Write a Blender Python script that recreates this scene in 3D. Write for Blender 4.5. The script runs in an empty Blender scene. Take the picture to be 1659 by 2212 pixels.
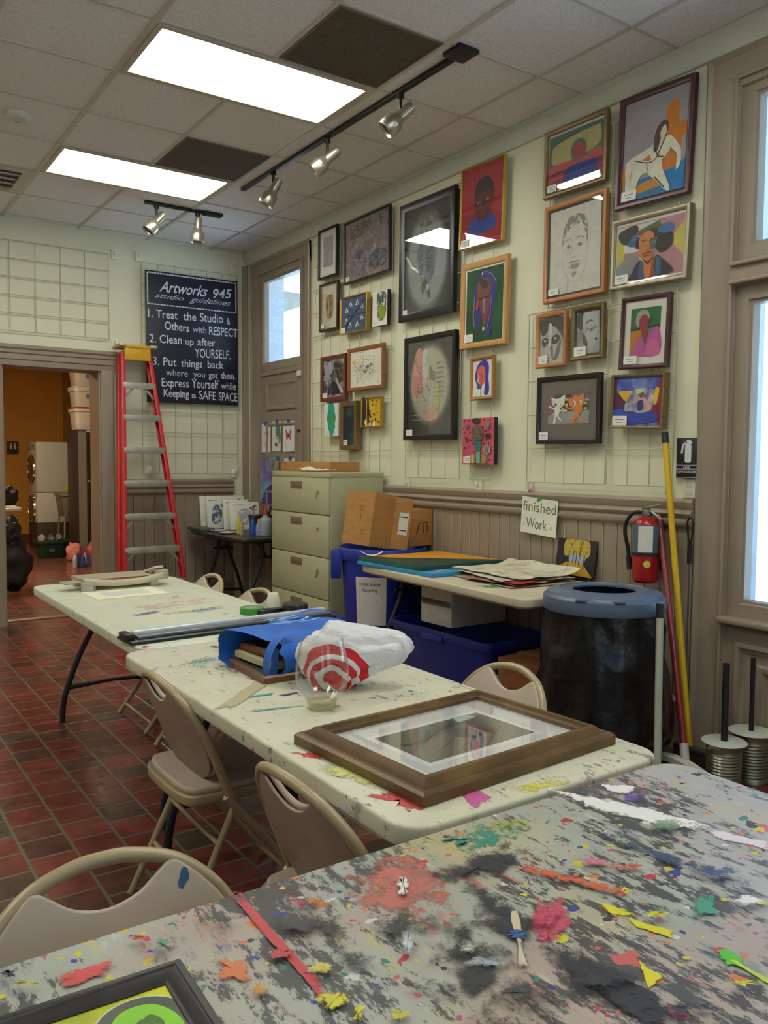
import bpy, bmesh, math, random
from mathutils import Vector, Matrix, noise as mnoise
from math import sin, cos, pi, radians as rad
sc = bpy.context.scene
COL = sc.collection
# ------------------------------------------------------------------ camera
CAM = Vector((-3.5704, -7.6094, 1.42))
yaw, pitch, roll = 0.6019207721, -0.0595394333, 0.0074904431
f = Vector((sin(yaw)*cos(pitch), cos(yaw)*cos(pitch), sin(pitch)))
r0 = Vector((cos(yaw), -sin(yaw), 0)); u0 = r0.cross(f)
rr = r0*cos(roll)+u0*sin(roll); uu = -r0*sin(roll)+u0*cos(roll)
cd = bpy.data.cameras.new('camera'); cam = bpy.data.objects.new('camera', cd); COL.objects.link(cam)
cam.matrix_world = Matrix(((rr.x, uu.x, -f.x, CAM.x), (rr.y, uu.y, -f.y, CAM.y), (rr.z, uu.z, -f.z, CAM.z), (0, 0, 0, 1)))
cd.sensor_fit = 'VERTICAL'; cd.sensor_height = 24; cd.lens = 1794.75*24/2212; cd.clip_start = .05; cd.clip_end = 200
sc.camera = cam
# ------------------------------------------------------------------ world / exposure
LAMP = 9.0          # ceiling panels
HALL = 36
EXPO = 0.6
sc.view_settings.view_transform = 'Standard'; sc.view_settings.look = 'None'
sc.view_settings.exposure = EXPO; sc.view_settings.gamma = 1; sc.view_settings.use_curve_mapping = False
w = bpy.data.worlds.new('sky'); sc.world = w; w.use_nodes = True
nt = w.node_tree; nt.nodes.clear()
tc = nt.nodes.new('ShaderNodeTexCoord'); sx = nt.nodes.new('ShaderNodeSeparateXYZ'); cr = nt.nodes.new('ShaderNodeValToRGB')
bg = nt.nodes.new('ShaderNodeBackground'); wo = nt.nodes.new('ShaderNodeOutputWorld')
nt.links.new(tc.outputs['Generated'], sx.inputs[0]); nt.links.new(sx.outputs['Z'], cr.inputs[0])
nt.links.new(cr.outputs[0], bg.inputs[0]); nt.links.new(bg.outputs[0], wo.inputs[0])
el = cr.color_ramp.elements
el[0].position = 0.0; el[0].color = (.8, .85, .9, 1)
el[1].position = .5; el[1].color = (.10, .30, .85, 1)
for p, c in ((.02, (1, 1, 1, 1)), (.205, (.95, 1, 1, 1)), (.235, (.20, .72, 1, 1)), (.30, (.09, .46, .92, 1)), (.40, (.13, .42, .9, 1))):
    e = el.new(p); e.color = c
bg.inputs[1].default_value = 1.3
sl = bpy.data.lights.new('sun', 'SUN'); sl.energy = 22; sl.angle = .01; sl.color = (1, .97, .92)
so = bpy.data.objects.new('sun', sl); COL.objects.link(so)
so.rotation_euler = Vector((.55, .28, -.8)).to_track_quat('-Z', 'Y').to_euler()      # sun over the roof, from behind-left

# ------------------------------------------------------------------ materials
def lin(c):
    return tuple(((v/255)/12.92 if v/255 <= .04045 else ((v/255+.055)/1.055)**2.4) for v in c[:3]) + (1.0,)
_M = {}
def new(name):
    m = bpy.data.materials.new(name); m.use_nodes = True
    return m, m.node_tree, m.node_tree.nodes['Principled BSDF']
def M(c, rough=.55, metal=0., var=.06, vs=14., bump=0., bs=60., spec=.5, emit=None, alpha=None):
    """plain procedural paint: base colour with a little noise variation"""
    k = (c, rough, metal, var, vs, bump, bs, spec, emit, alpha)
    if k in _M: return _M[k]
    m, t, b = new('paint_%d_%d_%d' % c)
    N = t.nodes; L = t.links
    tx = N.new('ShaderNodeTexCoord'); n = N.new('ShaderNodeTexNoise'); n.inputs['Scale'].default_value = vs; n.inputs['Detail'].default_value = 4
    L.new(tx.outputs['Object'], n.inputs['Vector'])
    rp = N.new('ShaderNodeValToRGB'); l = lin(c)
    rp.color_ramp.elements[0].position = .3; rp.color_ramp.elements[1].position = .7
    rp.color_ramp.elements[0].color = tuple(max(0, v*(1-var)) for v in l[:3])+(1,)
    rp.color_ramp.elements[1].color = tuple(min(1, v*(1+var)) for v in l[:3])+(1,)
    L.new(n.outputs[0], rp.inputs[0]); L.new(rp.outputs[0], b.inputs['Base Color'])
    b.inputs['Roughness'].default_value = rough; b.inputs['Metallic'].default_value = metal
    b.inputs['Specular IOR Level'].default_value = spec
    if bump:
        n2 = N.new('ShaderNodeTexNoise'); n2.inputs['Scale'].default_value = bs; n2.inputs['Detail'].default_value = 3
        L.new(tx.outputs['Object'], n2.inputs['Vector'])
        bp = N.new('ShaderNodeBump'); bp.inputs['Strength'].default_value = bump; bp.inputs['Distance'].default_value = .01
        L.new(n2.outputs[0], bp.inputs['Height']); L.new(bp.outputs[0], b.inputs['Normal'])
    if emit:
        b.inputs['Emission Color'].default_value = l; b.inputs['Emission Strength'].default_value = emit
    if alpha is not None: b.inputs['Alpha'].default_value = alpha
    _M[k] = m
    return m
def ramp(t, stops, const=False):
    rp = t.nodes.new('ShaderNodeValToRGB'); e = rp.color_ramp.elements
    if const: rp.color_ramp.interpolation = 'CONSTANT'
    e[0].position = stops[0][0]; e[0].color = lin(stops[0][1]); e[1].position = stops[-1][0]; e[1].color = lin(stops[-1][1])
    for p, c in stops[1:-1]:
        q = e.new(p); q.color = lin(c)
    return rp
def mapped(t, scale=(1, 1, 1), rot=(0, 0, 0), loc=(0, 0, 0)):
    tx = t.nodes.new('ShaderNodeTexCoord'); mp = t.nodes.new('ShaderNodeMapping')
    mp.inputs['Scale'].default_value = scale; mp.inputs['Rotation'].default_value = rot; mp.inputs['Location'].default_value = loc
    t.links.new(tx.outputs['Object'], mp.inputs[0]); return mp
def MN(name, stops, scale=8, detail=6, stretch=(1, 1, 1), rough=.6, const=False, dist=0., rot=(0, 0, 0), loc=(0, 0, 0), bump=0., nr=.6, metal=0.):
    """noise ramp paint (abstract paintings, wood grain, stains)"""
    if name in _M: return _M[name]
    m, t, b = new(name)
    mp = mapped(t, stretch, rot, loc)
    n = t.nodes.new('ShaderNodeTexNoise'); n.inputs['Scale'].default_value = scale; n.inputs['Detail'].default_value = detail
    n.inputs['Roughness'].default_value = nr; n.inputs['Distortion'].default_value = dist
    t.links.new(mp.outputs[0], n.inputs['Vector'])
    rp = ramp(t, stops, const); t.links.new(n.outputs[0], rp.inputs[0]); t.links.new(rp.outputs[0], b.inputs['Base Color'])
    b.inputs['Roughness'].default_value = rough; b.inputs['Metallic'].default_value = metal
    if bump:
        bp = t.nodes.new('ShaderNodeBump'); bp.inputs['Strength'].default_value = bump; bp.inputs['Distance'].default_value = .01
        t.links.new(n.outputs[0], bp.inputs['Height']); t.links.new(bp.outputs[0], b.inputs['Normal'])
    _M[name] = m
    return m
def dry(c, scale=40, thr=.5, stretch=(1, 1, 1)):
    """dry-brush paint: colour broken up by noise, the surface below shows through"""
    k = ('dry', c, scale, thr, stretch)
    if k in _M: return _M[k]
    m, t, b = new('dry_paint_%d_%d_%d' % c)
    mp = mapped(t, stretch)
    n = t.nodes.new('ShaderNodeTexNoise'); n.inputs['Scale'].default_value = scale; n.inputs['Detail'].default_value = 8; n.inputs['Roughness'].default_value = .7
    t.links.new(mp.outputs[0], n.inputs['Vector'])
    rp = t.nodes.new('ShaderNodeValToRGB'); rp.color_ramp.elements[0].position = thr-.04; rp.color_ramp.elements[1].position = thr+.04
    t.links.new(n.outputs[0], rp.inputs[0]); t.links.new(rp.outputs[0], b.inputs['Alpha'])
    b.inputs['Base Color'].default_value = lin(c); b.inputs['Roughness'].default_value = .5
    _M[k] = m
    return m
def wood(name, a, b_, axis=0, rough=.4):
    s = [9, 9, 9]; s[axis] = .8
    return MN(name, [(.3, a), (.7, b_)], 6, 6, tuple(s), rough)
def glass_mat(name='clear_glass', tint=(255, 255, 255), rough=.02, ior=1.45, boost=1.0):
    if name in _M: return _M[name]
    m, t, b = new(name); t.nodes.remove(b)
    out = [n for n in t.nodes if n.type == 'OUTPUT_MATERIAL'][0]
    fr = t.nodes.new('ShaderNodeFresnel'); ge = t.nodes.new('ShaderNodeNewGeometry'); io = t.nodes.new('ShaderNodeMapRange')
    io.inputs[3].default_value = ior; io.inputs[4].default_value = 1/ior
    t.links.new(ge.outputs['Backfacing'], io.inputs[0]); t.links.new(io.outputs[0], fr.inputs[0])
    tr = t.nodes.new('ShaderNodeBsdfTransparent'); tr.inputs[0].default_value = lin(tint)
    gl = t.nodes.new('ShaderNodeBsdfGlossy'); gl.inputs['Roughness'].default_value = rough
    mu = t.nodes.new('ShaderNodeMath'); mu.operation = 'MULTIPLY'; mu.inputs[1].default_value = boost; mu.use_clamp = True
    mx = t.nodes.new('ShaderNodeMixShader')
    t.links.new(fr.outputs[0], mu.inputs[0]); t.links.new(mu.outputs[0], mx.inputs[0])
    t.links.new(tr.outputs[0], mx.inputs[1]); t.links.new(gl.outputs[0], mx.inputs[2]); t.links.new(mx.outputs[0], out.inputs[0])
    _M[name] = m
    return m
GLASS = glass_mat(boost=1.6)
PANE = glass_mat('window_pane', (235, 245, 250))
def emis(name, c, s):
    m, t, b = new(name); t.nodes.remove(b); out = [n for n in t.nodes if n.type == 'OUTPUT_MATERIAL'][0]
    e = t.nodes.new('ShaderNodeEmission'); e.inputs[0].default_value = lin(c); e.inputs[1].default_value = s
    t.links.new(e.outputs[0], out.inputs[0]); return m

# ------------------------------------------------------------------ mesh helpers
def T(x=0, y=0, z=0): return Matrix.Translation((x, y, z))
def RX(a): return Matrix.Rotation(rad(a), 4, 'X')
def RY(a): return Matrix.Rotation(rad(a), 4, 'Y')
def RZ(a): return Matrix.Rotation(rad(a), 4, 'Z')
class P:
    """collects shapes and links them as ONE mesh object"""
    def __init__(s, xf=None):
        s.bm = bmesh.new(); s.mats = []; s.xf = xf or Matrix()
    def slot(s, m):
        if m not in s.mats: s.mats.append(m)
        return s.mats.index(m)
    def _fin(s, verts, m, smooth=False, mat=None):
        X = s.xf @ (mat or Matrix())
        fs = set()
        for v in verts:
            v.co = X @ v.co
            fs.update(v.link_faces)
        i = s.slot(m)
        for q in fs: q.material_index = i; q.smooth = smooth
        return s
    def box(s, c, d, m, bev=0, rot=None, seg=2):
        b2 = bmesh.new(); bmesh.ops.create_cube(b2, size=1)
        for v in b2.verts: v.co = Vector((v.co.x*d[0], v.co.y*d[1], v.co.z*d[2]))
        if bev: bmesh.ops.bevel(b2, geom=list(b2.edges), offset=min(bev, min(d)*.49), segments=seg, affect='EDGES', profile=.5)
        return s.merge(b2, m, T(*c) @ (rot or Matrix()), bool(bev))
    def merge(s, b2, m, mat=None, smooth=False):
        X = s.xf @ (mat or Matrix()); i = s.slot(m)
        b2.verts.ensure_lookup_table(); b2.verts.index_update()
        vs = [s.bm.verts.new(X @ v.co) for v in b2.verts]
        for q in b2.faces:
            try: nf = s.bm.faces.new([vs[v.index] for v in q.verts])
            except ValueError: continue
            nf.material_index = i; nf.smooth = smooth
        b2.free()
        return s
    def face(s, pts, m, smooth=False):
        vs = [s.bm.verts.new(s.xf @ Vector(p)) for p in pts]
        q = s.bm.faces.new(vs); q.material_index = s.slot(m); q.smooth = smooth
        return s
    def grid(s, rows, m, closed_u=False, closed_v=False, smooth=True, cap=False):
        i = s.slot(m); V = [[s.bm.verts.new(s.xf @ Vector(p)) for p in r] for r in rows]
        nu = len(V); nv = len(V[0])
        for a in range(nu if closed_u else nu-1):
            for b in range(nv if closed_v else nv-1):
                q = [V[a][b], V[a][(b+1) % nv], V[(a+1) % nu][(b+1) % nv], V[(a+1) % nu][b]]
                try: fc = s.bm.faces.new(q)
                except ValueError: continue
                fc.material_index = i; fc.smooth = smooth
        if cap:
            for r in (V[0][::-1], V[-1]):
                fc = s.bm.faces.new(r); fc.material_index = i
        return s
    def lathe(s, prof, m, n=28, mat=None, cap=True, sq=None):
        rows = []
        X = mat or Matrix()
        for r, z in prof:
            rows.append([X @ Vector((max(r, 1e-4)*cos(2*pi*k/n), max(r, 1e-4)*sin(2*pi*k/n), z)) for k in range(n)])
        return s.grid(rows, m, closed_v=True, cap=cap)
    def cyl(s, a, b, r, m, r2=None, n=14):
        a = Vector(a); b = Vector(b); d = b-a; q = d.to_track_quat('Z', 'Y').to_matrix().to_4x4()
        return s.lathe([(r, 0), (r if r2 is None else r2, d.length)], m, n, T(*a) @ q)
    def tube(s, pts, r, m, n=10, closed=False, flat=None):
        pts = [Vector(p) for p in pts]; N = len(pts); rows = []
        up = None
        for k, p in enumerate(pts):
            a = pts[(k-1) % N] if (closed or k) else p; b = pts[(k+1) % N] if (closed or k < N-1) else p
            t = (b-a).normalized()
            if up is None:
                up = Vector((0, 0, 1)) if abs(t.z) < .9 else Vector((1, 0, 0))
            up = (up-t*up.dot(t)).normalized(); sd = t.cross(up)
            rk = r[k] if isinstance(r, (list, tuple)) else r
            rows.append([p+(sd*cos(2*pi*j/n)+up*sin(2*pi*j/n)*(flat or 1))*rk for j in range(n)])
        return s.grid(rows, m, closed_u=closed, closed_v=True, cap=not closed)
    def prism(s, pts, d, m, bev=0, mat=None, smooth=False):
        """pts: 2D outline in local XY, extruded 0..d along Z"""
        b2 = bmesh.new(); vs = [b2.verts.new((x, y, 0)) for x, y in pts]
        fc = b2.faces.new(vs); r = bmesh.ops.extrude_face_region(b2, geom=[fc])
        for v in r['geom']:
            if isinstance(v, bmesh.types.BMVert): v.co.z += d
        bmesh.ops.recalc_face_normals(b2, faces=list(b2.faces))
        if bev:
            es = [e for e in b2.edges if abs(e.verts[0].co.z-e.verts[1].co.z) < 1e-6]
            bmesh.ops.bevel(b2, geom=es, offset=bev, segments=3, affect='EDGES', profile=.5)
        return s.merge(b2, m, mat, smooth or bool(bev))
    def rectloop(s, w, h, prof, m, mat=None, smooth=False):
        """mitred frame: prof = [(inset, z)...] swept round a w x h rectangle in local XY"""
        X = mat or Matrix(); rows = []
        for ins, z in prof:
            a = w/2-ins; b = h/2-ins
            rows.append([X @ Vector(p) for p in ((-a, -b, z), (a, -b, z), (a, b, z), (-a, b, z))])
        return s.grid(rows, m, closed_u=True, closed_v=True, smooth=smooth)
    def blob(s, c, rad_, m, amp=.1, freq=2., seed=0, sub=4, mat=None, flat=None):
        b2 = bmesh.new(); bmesh.ops.create_icosphere(b2, subdivisions=sub, radius=1)
        o = Vector((seed*7.3, seed*3.1, seed*1.7))
        for v in b2.verts:
            k = 1+amp*mnoise.fractal(v.co*freq+o, 1.0, 2.0, 4)
            v.co = Vector((v.co.x*rad_[0], v.co.y*rad_[1], v.co.z*rad_[2]))*k
            if flat is not None and v.co.z < flat: v.co.z = flat+(v.co.z-flat)*.05
        return s.merge(b2, m, T(*c) @ (mat or Matrix()), True)
    def text(s, string, x0, x1, y, h, m, z=0., shear=0., bold=0., y1=None):
        """lettering fitted between x0 and x1, baseline y, cap height h, in local XY"""
        cu = bpy.data.curves.new('lettering', 'FONT'); cu.body = string; cu.size = 1; cu.shear = shear; cu.offset = bold; cu.resolution_u = 3
        o = bpy.data.objects.new('lettering', cu); COL.objects.link(o)
        bpy.context.view_layer.update()
        me = bpy.data.meshes.new_from_object(o.evaluated_get(bpy.context.evaluated_depsgraph_get()))
        bpy.data.objects.remove(o); bpy.data.curves.remove(cu)
        xs = [v.co.x for v in me.vertices]; a, b = min(xs), max(xs)
        sx_ = (x1-x0)/(b-a); sy_ = h/.70; dy = 0 if y1 is None else (y1-y)
        b2 = bmesh.new(); b2.from_mesh(me); bpy.data.meshes.remove(me)
        for v in b2.verts:
            xx = (v.co.x-a)*sx_; v.co = Vector((x0+xx, y+v.co.y*sy_+dy*xx/(x1-x0), z))
        return s.merge(b2, m)
    def done(s, name, parent=None, label=None, angle=40, recalc=True, **props):
        if recalc: bmesh.ops.recalc_face_normals(s.bm, faces=list(s.bm.faces))
        me = bpy.data.meshes.new(name); s.bm.to_mesh(me); s.bm.free()
        for m in s.mats: me.materials.append(m)
        try: me.set_sharp_from_angle(angle=rad(angle))
        except Exception: pass
        o = bpy.data.objects.new(name, me); COL.objects.link(o)
        if parent is not None: o.parent = parent
        if label: o['label'] = label
        for k, v in props.items(): o[k] = v
        return o
def thing(name, label, cat, loc=(0, 0, 0), rz=0, group=None, mat=None):
    o = bpy.data.objects.new(name, None); COL.objects.link(o); o.empty_display_size = .05
    o.matrix_world = mat if mat is not None else T(*loc) @ RZ(rz)
    o['label'] = label; o['category'] = cat
    if group: o['group'] = group
    return o
def tag(o, label, cat, group=None):
    o['label'] = label; o['category'] = cat
    if group: o['group'] = group
    return o
def struct(p, name): return p.done(name, kind='structure')
def copy_tree(root, mat, label, group=None):
    c = root.copy(); COL.objects.link(c); c.matrix_world = mat; c['label'] = label
    if group: c['group'] = group
    for ch in root.children:
        d = ch.copy(); COL.objects.link(d); d.parent = c
        for g in ch.children:
            e = g.copy(); COL.objects.link(e); e.parent = d
    return c
def smoothpoly(pts, n=6, closed=True):
    N = len(pts); out = []
    for i in range(N if closed else N-1):
        p0 = pts[(i-1) % N] if (closed or i) else pts[i]; p1 = pts[i]; p2 = pts[(i+1) % N]; p3 = pts[(i+2) % N] if (closed or i < N-2) else p2
        for k in range(n):
            t = k/n
            out.append(tuple(.5*((2*p1[j])+(-p0[j]+p2[j])*t+(2*p0[j]-5*p1[j]+4*p2[j]-p3[j])*t*t+(-p0[j]+3*p1[j]-3*p2[j]+p3[j])*t**3) for j in range(len(p1))))
    if not closed: out.append(tuple(pts[-1]))
    return out
def ell(cx, cy, rx, ry, n=22, a0=0): return [(cx+rx*cos(a0+2*pi*k/n), cy+ry*sin(a0+2*pi*k/n)) for k in range(n)]
def jag(pts, amp, seed, n=5):
    """rough painted outline"""
    rnd = random.Random(seed); q = []
    N = len(pts)
    for i in range(N):
        a = pts[i]; b = pts[(i+1) % N]
        for k in range(n):
            t = k/n; q.append((a[0]+(b[0]-a[0])*t+rnd.uniform(-amp, amp), a[1]+(b[1]-a[1])*t+rnd.uniform(-amp, amp)))
    return q
def stroke(pts, wd):
    """2D ribbon outline"""
    L_ = []; R_ = []
    for i, p in enumerate(pts):
        a = pts[max(0, i-1)]; b = pts[min(len(pts)-1, i+1)]
        dx, dy = b[0]-a[0], b[1]-a[1]; l = math.hypot(dx, dy) or 1
        nx, ny = -dy/l*wd/2, dx/l*wd/2
        L_.append((p[0]+nx, p[1]+ny)); R_.append((p[0]-nx, p[1]-ny))
    return L_+R_[::-1]
def paint(p, w_, h_, layers, z0=0., dz=.0003, rough=.55, ox=0, oy=0):
    """flat painted layers over a w x h sheet, unit coordinates, origin bottom-left"""
    asp = w_/h_
    def U(q): return [(ox+(x-.5)*w_, oy+(y-.5)*h_) for x, y in q]
    for i, l in enumerate(layers):
        k, g, c = l[0], l[1], l[-1]
        m = c if not isinstance(c, tuple) else M(c, rough, var=.08, vs=25)
        if k == 'r': q = [(g[0], g[1]), (g[2], g[1]), (g[2], g[3]), (g[0], g[3])]
        elif k == 'e': q = ell(*g)
        elif k == 'p': q = g
        elif k == 's': q = smoothpoly(g)
        elif k == 'l':
            sp = smoothpoly(g, 5, False) if len(g) > 2 else g
            q2 = [(x*asp, y) for x, y in sp]; q = [(x/asp, y) for x, y in stroke(q2, l[2])]
        z = z0+dz*(i+1)
        p.face([(x, y, z) for x, y in U(q)], m)
    return p
# ------------------------------------------------------------------ the setting
H = 3.444; TILE = .6096; GX = -2.214; GY = -3.76
XL, YF = -7.2, -11.2
CREAM = M((220, 216, 188), .6, var=.03, vs=3, bump=.02, bs=30)
TAUPE = M((148, 132, 114), .38, var=.05, vs=4, bump=.03, bs=25)
TAUPE_D = M((144, 129, 112), .42, var=.05, vs=4)
# floor: square quarry tiles laid in staggered columns
def floor_mat():
    m, t, b = new('quarry_tile_floor')
    tx = t.nodes.new('ShaderNodeTexCoord'); mp = t.nodes.new('ShaderNodeMapping')
    mp.inputs['Rotation'].default_value = (0, 0, rad(90)); mp.inputs['Location'].default_value = (.02, .039, 0)
    t.links.new(tx.outputs['Object'], mp.inputs[0])
    def brick(c1, c2, mo):
        br = t.nodes.new('ShaderNodeTexBrick'); br.inputs['Color1'].default_value = c1; br.inputs['Color2'].default_value = c2; br.inputs['Mortar'].default_value = mo
        br.inputs['Scale'].default_value = 1; br.inputs['Brick Width'].default_value = .160; br.inputs['Row Height'].default_value = .1635
        br.inputs['Mortar Size'].default_value = .0065; br.inputs['Mortar Smooth'].default_value = .25; br.offset = .5
        t.links.new(mp.outputs[0], br.inputs['Vector']); return br
    ids = brick((0, 0, 0, 1), (1, 1, 1, 1), (.5, .5, .5, 1))
    rp = ramp(t, [(0, (92, 76, 66)), (.13, (108, 64, 54)), (.4, (134, 62, 54)), (.65, (146, 74, 62)), (.88, (120, 58, 50)), (1, (104, 86, 74))])
    t.links.new(ids.outputs['Color'], rp.inputs[0])
    n = t.nodes.new('ShaderNodeTexNoise'); n.inputs['Scale'].default_value = 9; n.inputs['Detail'].default_value = 8; t.links.new(tx.outputs['Object'], n.inputs['Vector'])
    rn = ramp(t, [(.3, (150, 150, 150)), (.7, (255, 255, 255))]); t.links.new(n.outputs[0], rn.inputs[0])
    mu = t.nodes.new('ShaderNodeMix'); mu.data_type = 'RGBA'; mu.blend_type = 'MULTIPLY'; mu.inputs[0].default_value = .7
    t.links.new(rp.outputs[0], mu.inputs[6]); t.links.new(rn.outputs[0], mu.inputs[7])
    mx = t.nodes.new('ShaderNodeMix'); mx.data_type = 'RGBA'; t.links.new(ids.outputs['Fac'], mx.inputs[0])
    t.links.new(mu.outputs[2], mx.inputs[6]); mx.inputs[7].default_value = lin((108, 102, 82))
    t.links.new(mx.outputs[2], b.inputs['Base Color'])
    n3 = t.nodes.new('ShaderNodeTexNoise'); n3.inputs['Scale'].default_value = 5; t.links.new(tx.outputs['Object'], n3.inputs['Vector'])
    r3 = t.nodes.new('ShaderNodeMapRange'); r3.inputs[3].default_value = .08; r3.inputs[4].default_value = .34; t.links.new(n3.outputs[0], r3.inputs[0])
    t.links.new(r3.outputs[0], b.inputs['Roughness'])
    sub = t.nodes.new('ShaderNodeMath'); sub.operation = 'MULTIPLY_ADD'; sub.inputs[1].default_value = -1.; sub.inputs[2].default_value = 1
    t.links.new(ids.outputs['Fac'], sub.inputs[0])
    n2 = t.nodes.new('ShaderNodeTexNoise'); n2.inputs['Scale'].default_value = 14; n2.inputs['Detail'].default_value = 2; t.links.new(tx.outputs['Object'], n2.inputs['Vector'])
    ad = t.nodes.new('ShaderNodeMath'); ad.operation = 'ADD'; t.links.new(sub.outputs[0], ad.inputs[0]); t.links.new(n2.outputs[0], ad.inputs[1])
    bp = t.nodes.new('ShaderNodeBump'); bp.inputs['Strength'].default_value = .35; bp.inputs['Distance'].default_value = .006
    t.links.new(ad.outputs[0], bp.inputs['Height']); t.links.new(bp.outputs[0], b.inputs['Normal'])
    return m
FLOOR = floor_mat()
struct(P().box(((XL+1.2)/2, (YF+8.4)/2, -.06), (1.2-XL, 8.4-YF, .12), FLOOR), 'floor')
struct(P().box((-1.84, .2, .006), (.81, .09, .012), M((120, 100, 78), .5), .003), 'trim_1')          # threshold strip
CT = MN('ceiling_tile', [(.30, (206, 204, 196)), (.5, (228, 227, 221)), (.7, (234, 233, 228))], 130, 2, rough=.9, bump=.1)
struct(P().box(((XL+.3)/2, YF/2+.15, H+.05), (.3-XL, -YF+.3, .1), CT), 'ceiling')
BAR = M((196, 191, 176), .45, var=.05)
g = P()
for k in range(-8, 4):
    x = GX+k*TILE
    g.box((x, YF/2, H-.003), (.019 if k not in (0, 2) else .028, -YF, .008), BAR)
k = -12
while GY+k*TILE < 0:
    y = GY+k*TILE
    if y > YF: g.box((XL/2, y, H-.0025), (-XL, .017, .007), BAR)
    k += 1
struct(g, 'trim_2')
# right wall with a far and a near glazed doorway
def openwall(ranges, zlo, zhi): pass
p = P()
for a, b in ((YF, -6.45), (-5.28, -1.16), (-.30, .02)): p.box((.12, (a+b)/2, H/2), (.24, b-a, H), CREAM)
for a, b in ((-6.45, -5.28), (-1.16, -.30)): p.box((.12, (a+b)/2, (3.2+H)/2), (.24, b-a, H-3.2), CREAM)
struct(p, 'wall_right')
p = P()
DX0, DX1, DZ = -2.245, -1.44, 2.225
p.box(((XL+DX0)/2, .14, H/2), (DX0-XL, .28, H), CREAM); p.box(((DX1)/2, .14, H/2), (-DX1, .28, H), CREAM)
p.box(((DX0+DX1)/2, .14, (DZ+H)/2), (DX1-DX0, .28, H-DZ), CREAM)
struct(p, 'wall_back')
struct(P().box((XL-.1, YF/2, H/2), (.2, -YF, H), CREAM), 'wall_left')
p = P()
for a, b in ((XL, -6.2), (-4.4, -3.2), (-1.4, .0)): p.box(((a+b)/2, YF-.1, H/2), (b-a, .2, H), CREAM)
for a, b in ((-6.2, -4.4), (-3.2, -1.4)):
    p.box(((a+b)/2, YF-.1, .4), (b-a, .2, .8), CREAM); p.box(((a+b)/2, YF-.1, (3.1+H)/2), (b-a, .2, H-3.1), CREAM)
struct(p, 'wall_front')
for i, xx in enumerate((-5.3, -2.3)):  # unseen windows added behind the camera to bring daylight onto the ceiling
    p = P().rectloop(1.8, 2.3, [(0, -.05), (0, .05), (.08, .05), (.08, -.05)], TAUPE, T(xx, YF-.1, 1.95) @ RX(90))
    p.box((xx, YF-.1, 2.1), (1.7, .07, .07), TAUPE); p = struct(p, 'window_%d' % (4+i))
    P().box((xx, YF-.1, 1.95), (1.7, .006, 2.2), PANE).done('pane', p)
# crown along the right wall
pr = [(0, H-.003), (-.05, H-.003), (-.05, H-.03), (-.035, H-.045), (-.03, H-.095), (-.018, H-.115), (0, H-.118)]
def run_y(p, prof, y0, y1, m): return p.grid([[(x, y0, z) for x, z in prof], [(x, y1, z) for x, z in prof]], m, closed_v=True, cap=True, smooth=False)
def run_x(p, prof, x0, x1, m): return p.grid([[(x0, y, z) for y, z in prof], [(x1, y, z) for y, z in prof]], m, closed_v=True, cap=True, smooth=False)
struct(run_y(P(), pr, YF, 0, M((196, 198, 178), .5, var=.04)), 'trim_3')
# wainscot: beaded boards, chair rail, baseboard
def wains(p, a, b, axis):
    n = int((b-a)/.092); s = (b-a)/n
    for i in range(n):
        c = a+(i+.5)*s
        if axis == 'y': p.box((-.012, c, .62), (.022, s-.0035, 1.0), TAUPE, .004, seg=1)
        else: p.box((c, -.012, .62), (s-.0035, .022, 1.0), TAUPE, .004, seg=1)
    return p
struct(wains(P(), -5.12, -1.30, 'y'), 'trim_4'); struct(wains(P(), YF, -6.62, 'y'), 'trim_5'); struct(wains(P(), -1.25, -.16, 'x'), 'trim_6')
rail = [(0, 1.252), (-.03, 1.25), (-.042, 1.235), (-.036, 1.205), (-.03, 1.197), (-.043, 1.19), (-.05, 1.178), (-.043, 1.166), (-.03, 1.16), (-.034, 1.15), (-.048, 1.142), (-.05, 1.128), (-.042, 1.115), (-.026, 1.105), (0, 1.10)]
struct(run_y(P(), rail, -5.12, -1.30, TAUPE), 'trim_7'); struct(run_y(P(), rail, YF, -6.62, TAUPE), 'trim_8'); struct(run_x(P(), rail, -1.25, -.16, TAUPE), 'trim_9')
base = [(0, 0), (-.032, 0), (-.032, .215), (-.04, .225), (-.04, .24), (-.028, .252), (-.022, .262), (0, .262)]
struct(run_y(P(), base, -5.12, -1.30, TAUPE_D), 'baseboard_right'); struct(run_x(P(), base, -1.25, -.16, TAUPE_D), 'baseboard_back')
# casings
def casing_right(y0, y1, wd, ztop, zsplit):
    """flat casing with outer bead and stepped inner edge round an opening in the right wall"""
    p = P()
    pf = [(0, 0), (0, .022), (.010, .029), (.022, .024), (.03, .016), (wd-.05, .016), (wd-.045, .012), (wd-.005, .010), (wd, 0)]
    for ya, sg in ((y0, -1), (y1, 1)):
        p.grid([[(-d, ya+sg*i, 0) for i, d in pf], [(-d, ya+sg*i, ztop) for i, d in pf]], TAUPE, closed_v=True, cap=True, smooth=False)
    p.grid([[(-d*1.02, y1, ztop-i) for i, d in pf], [(-d*1.02, y0, ztop-i) for i, d in pf]], TAUPE, closed_v=True, cap=True, smooth=False)
    return p
struct(casing_right(-.12, -1.285, .17, 3.31, 0), 'trim_10')
struct(casing_right(-5.125, -6.60, .17, 3.325, 0), 'trim_11')
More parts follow.
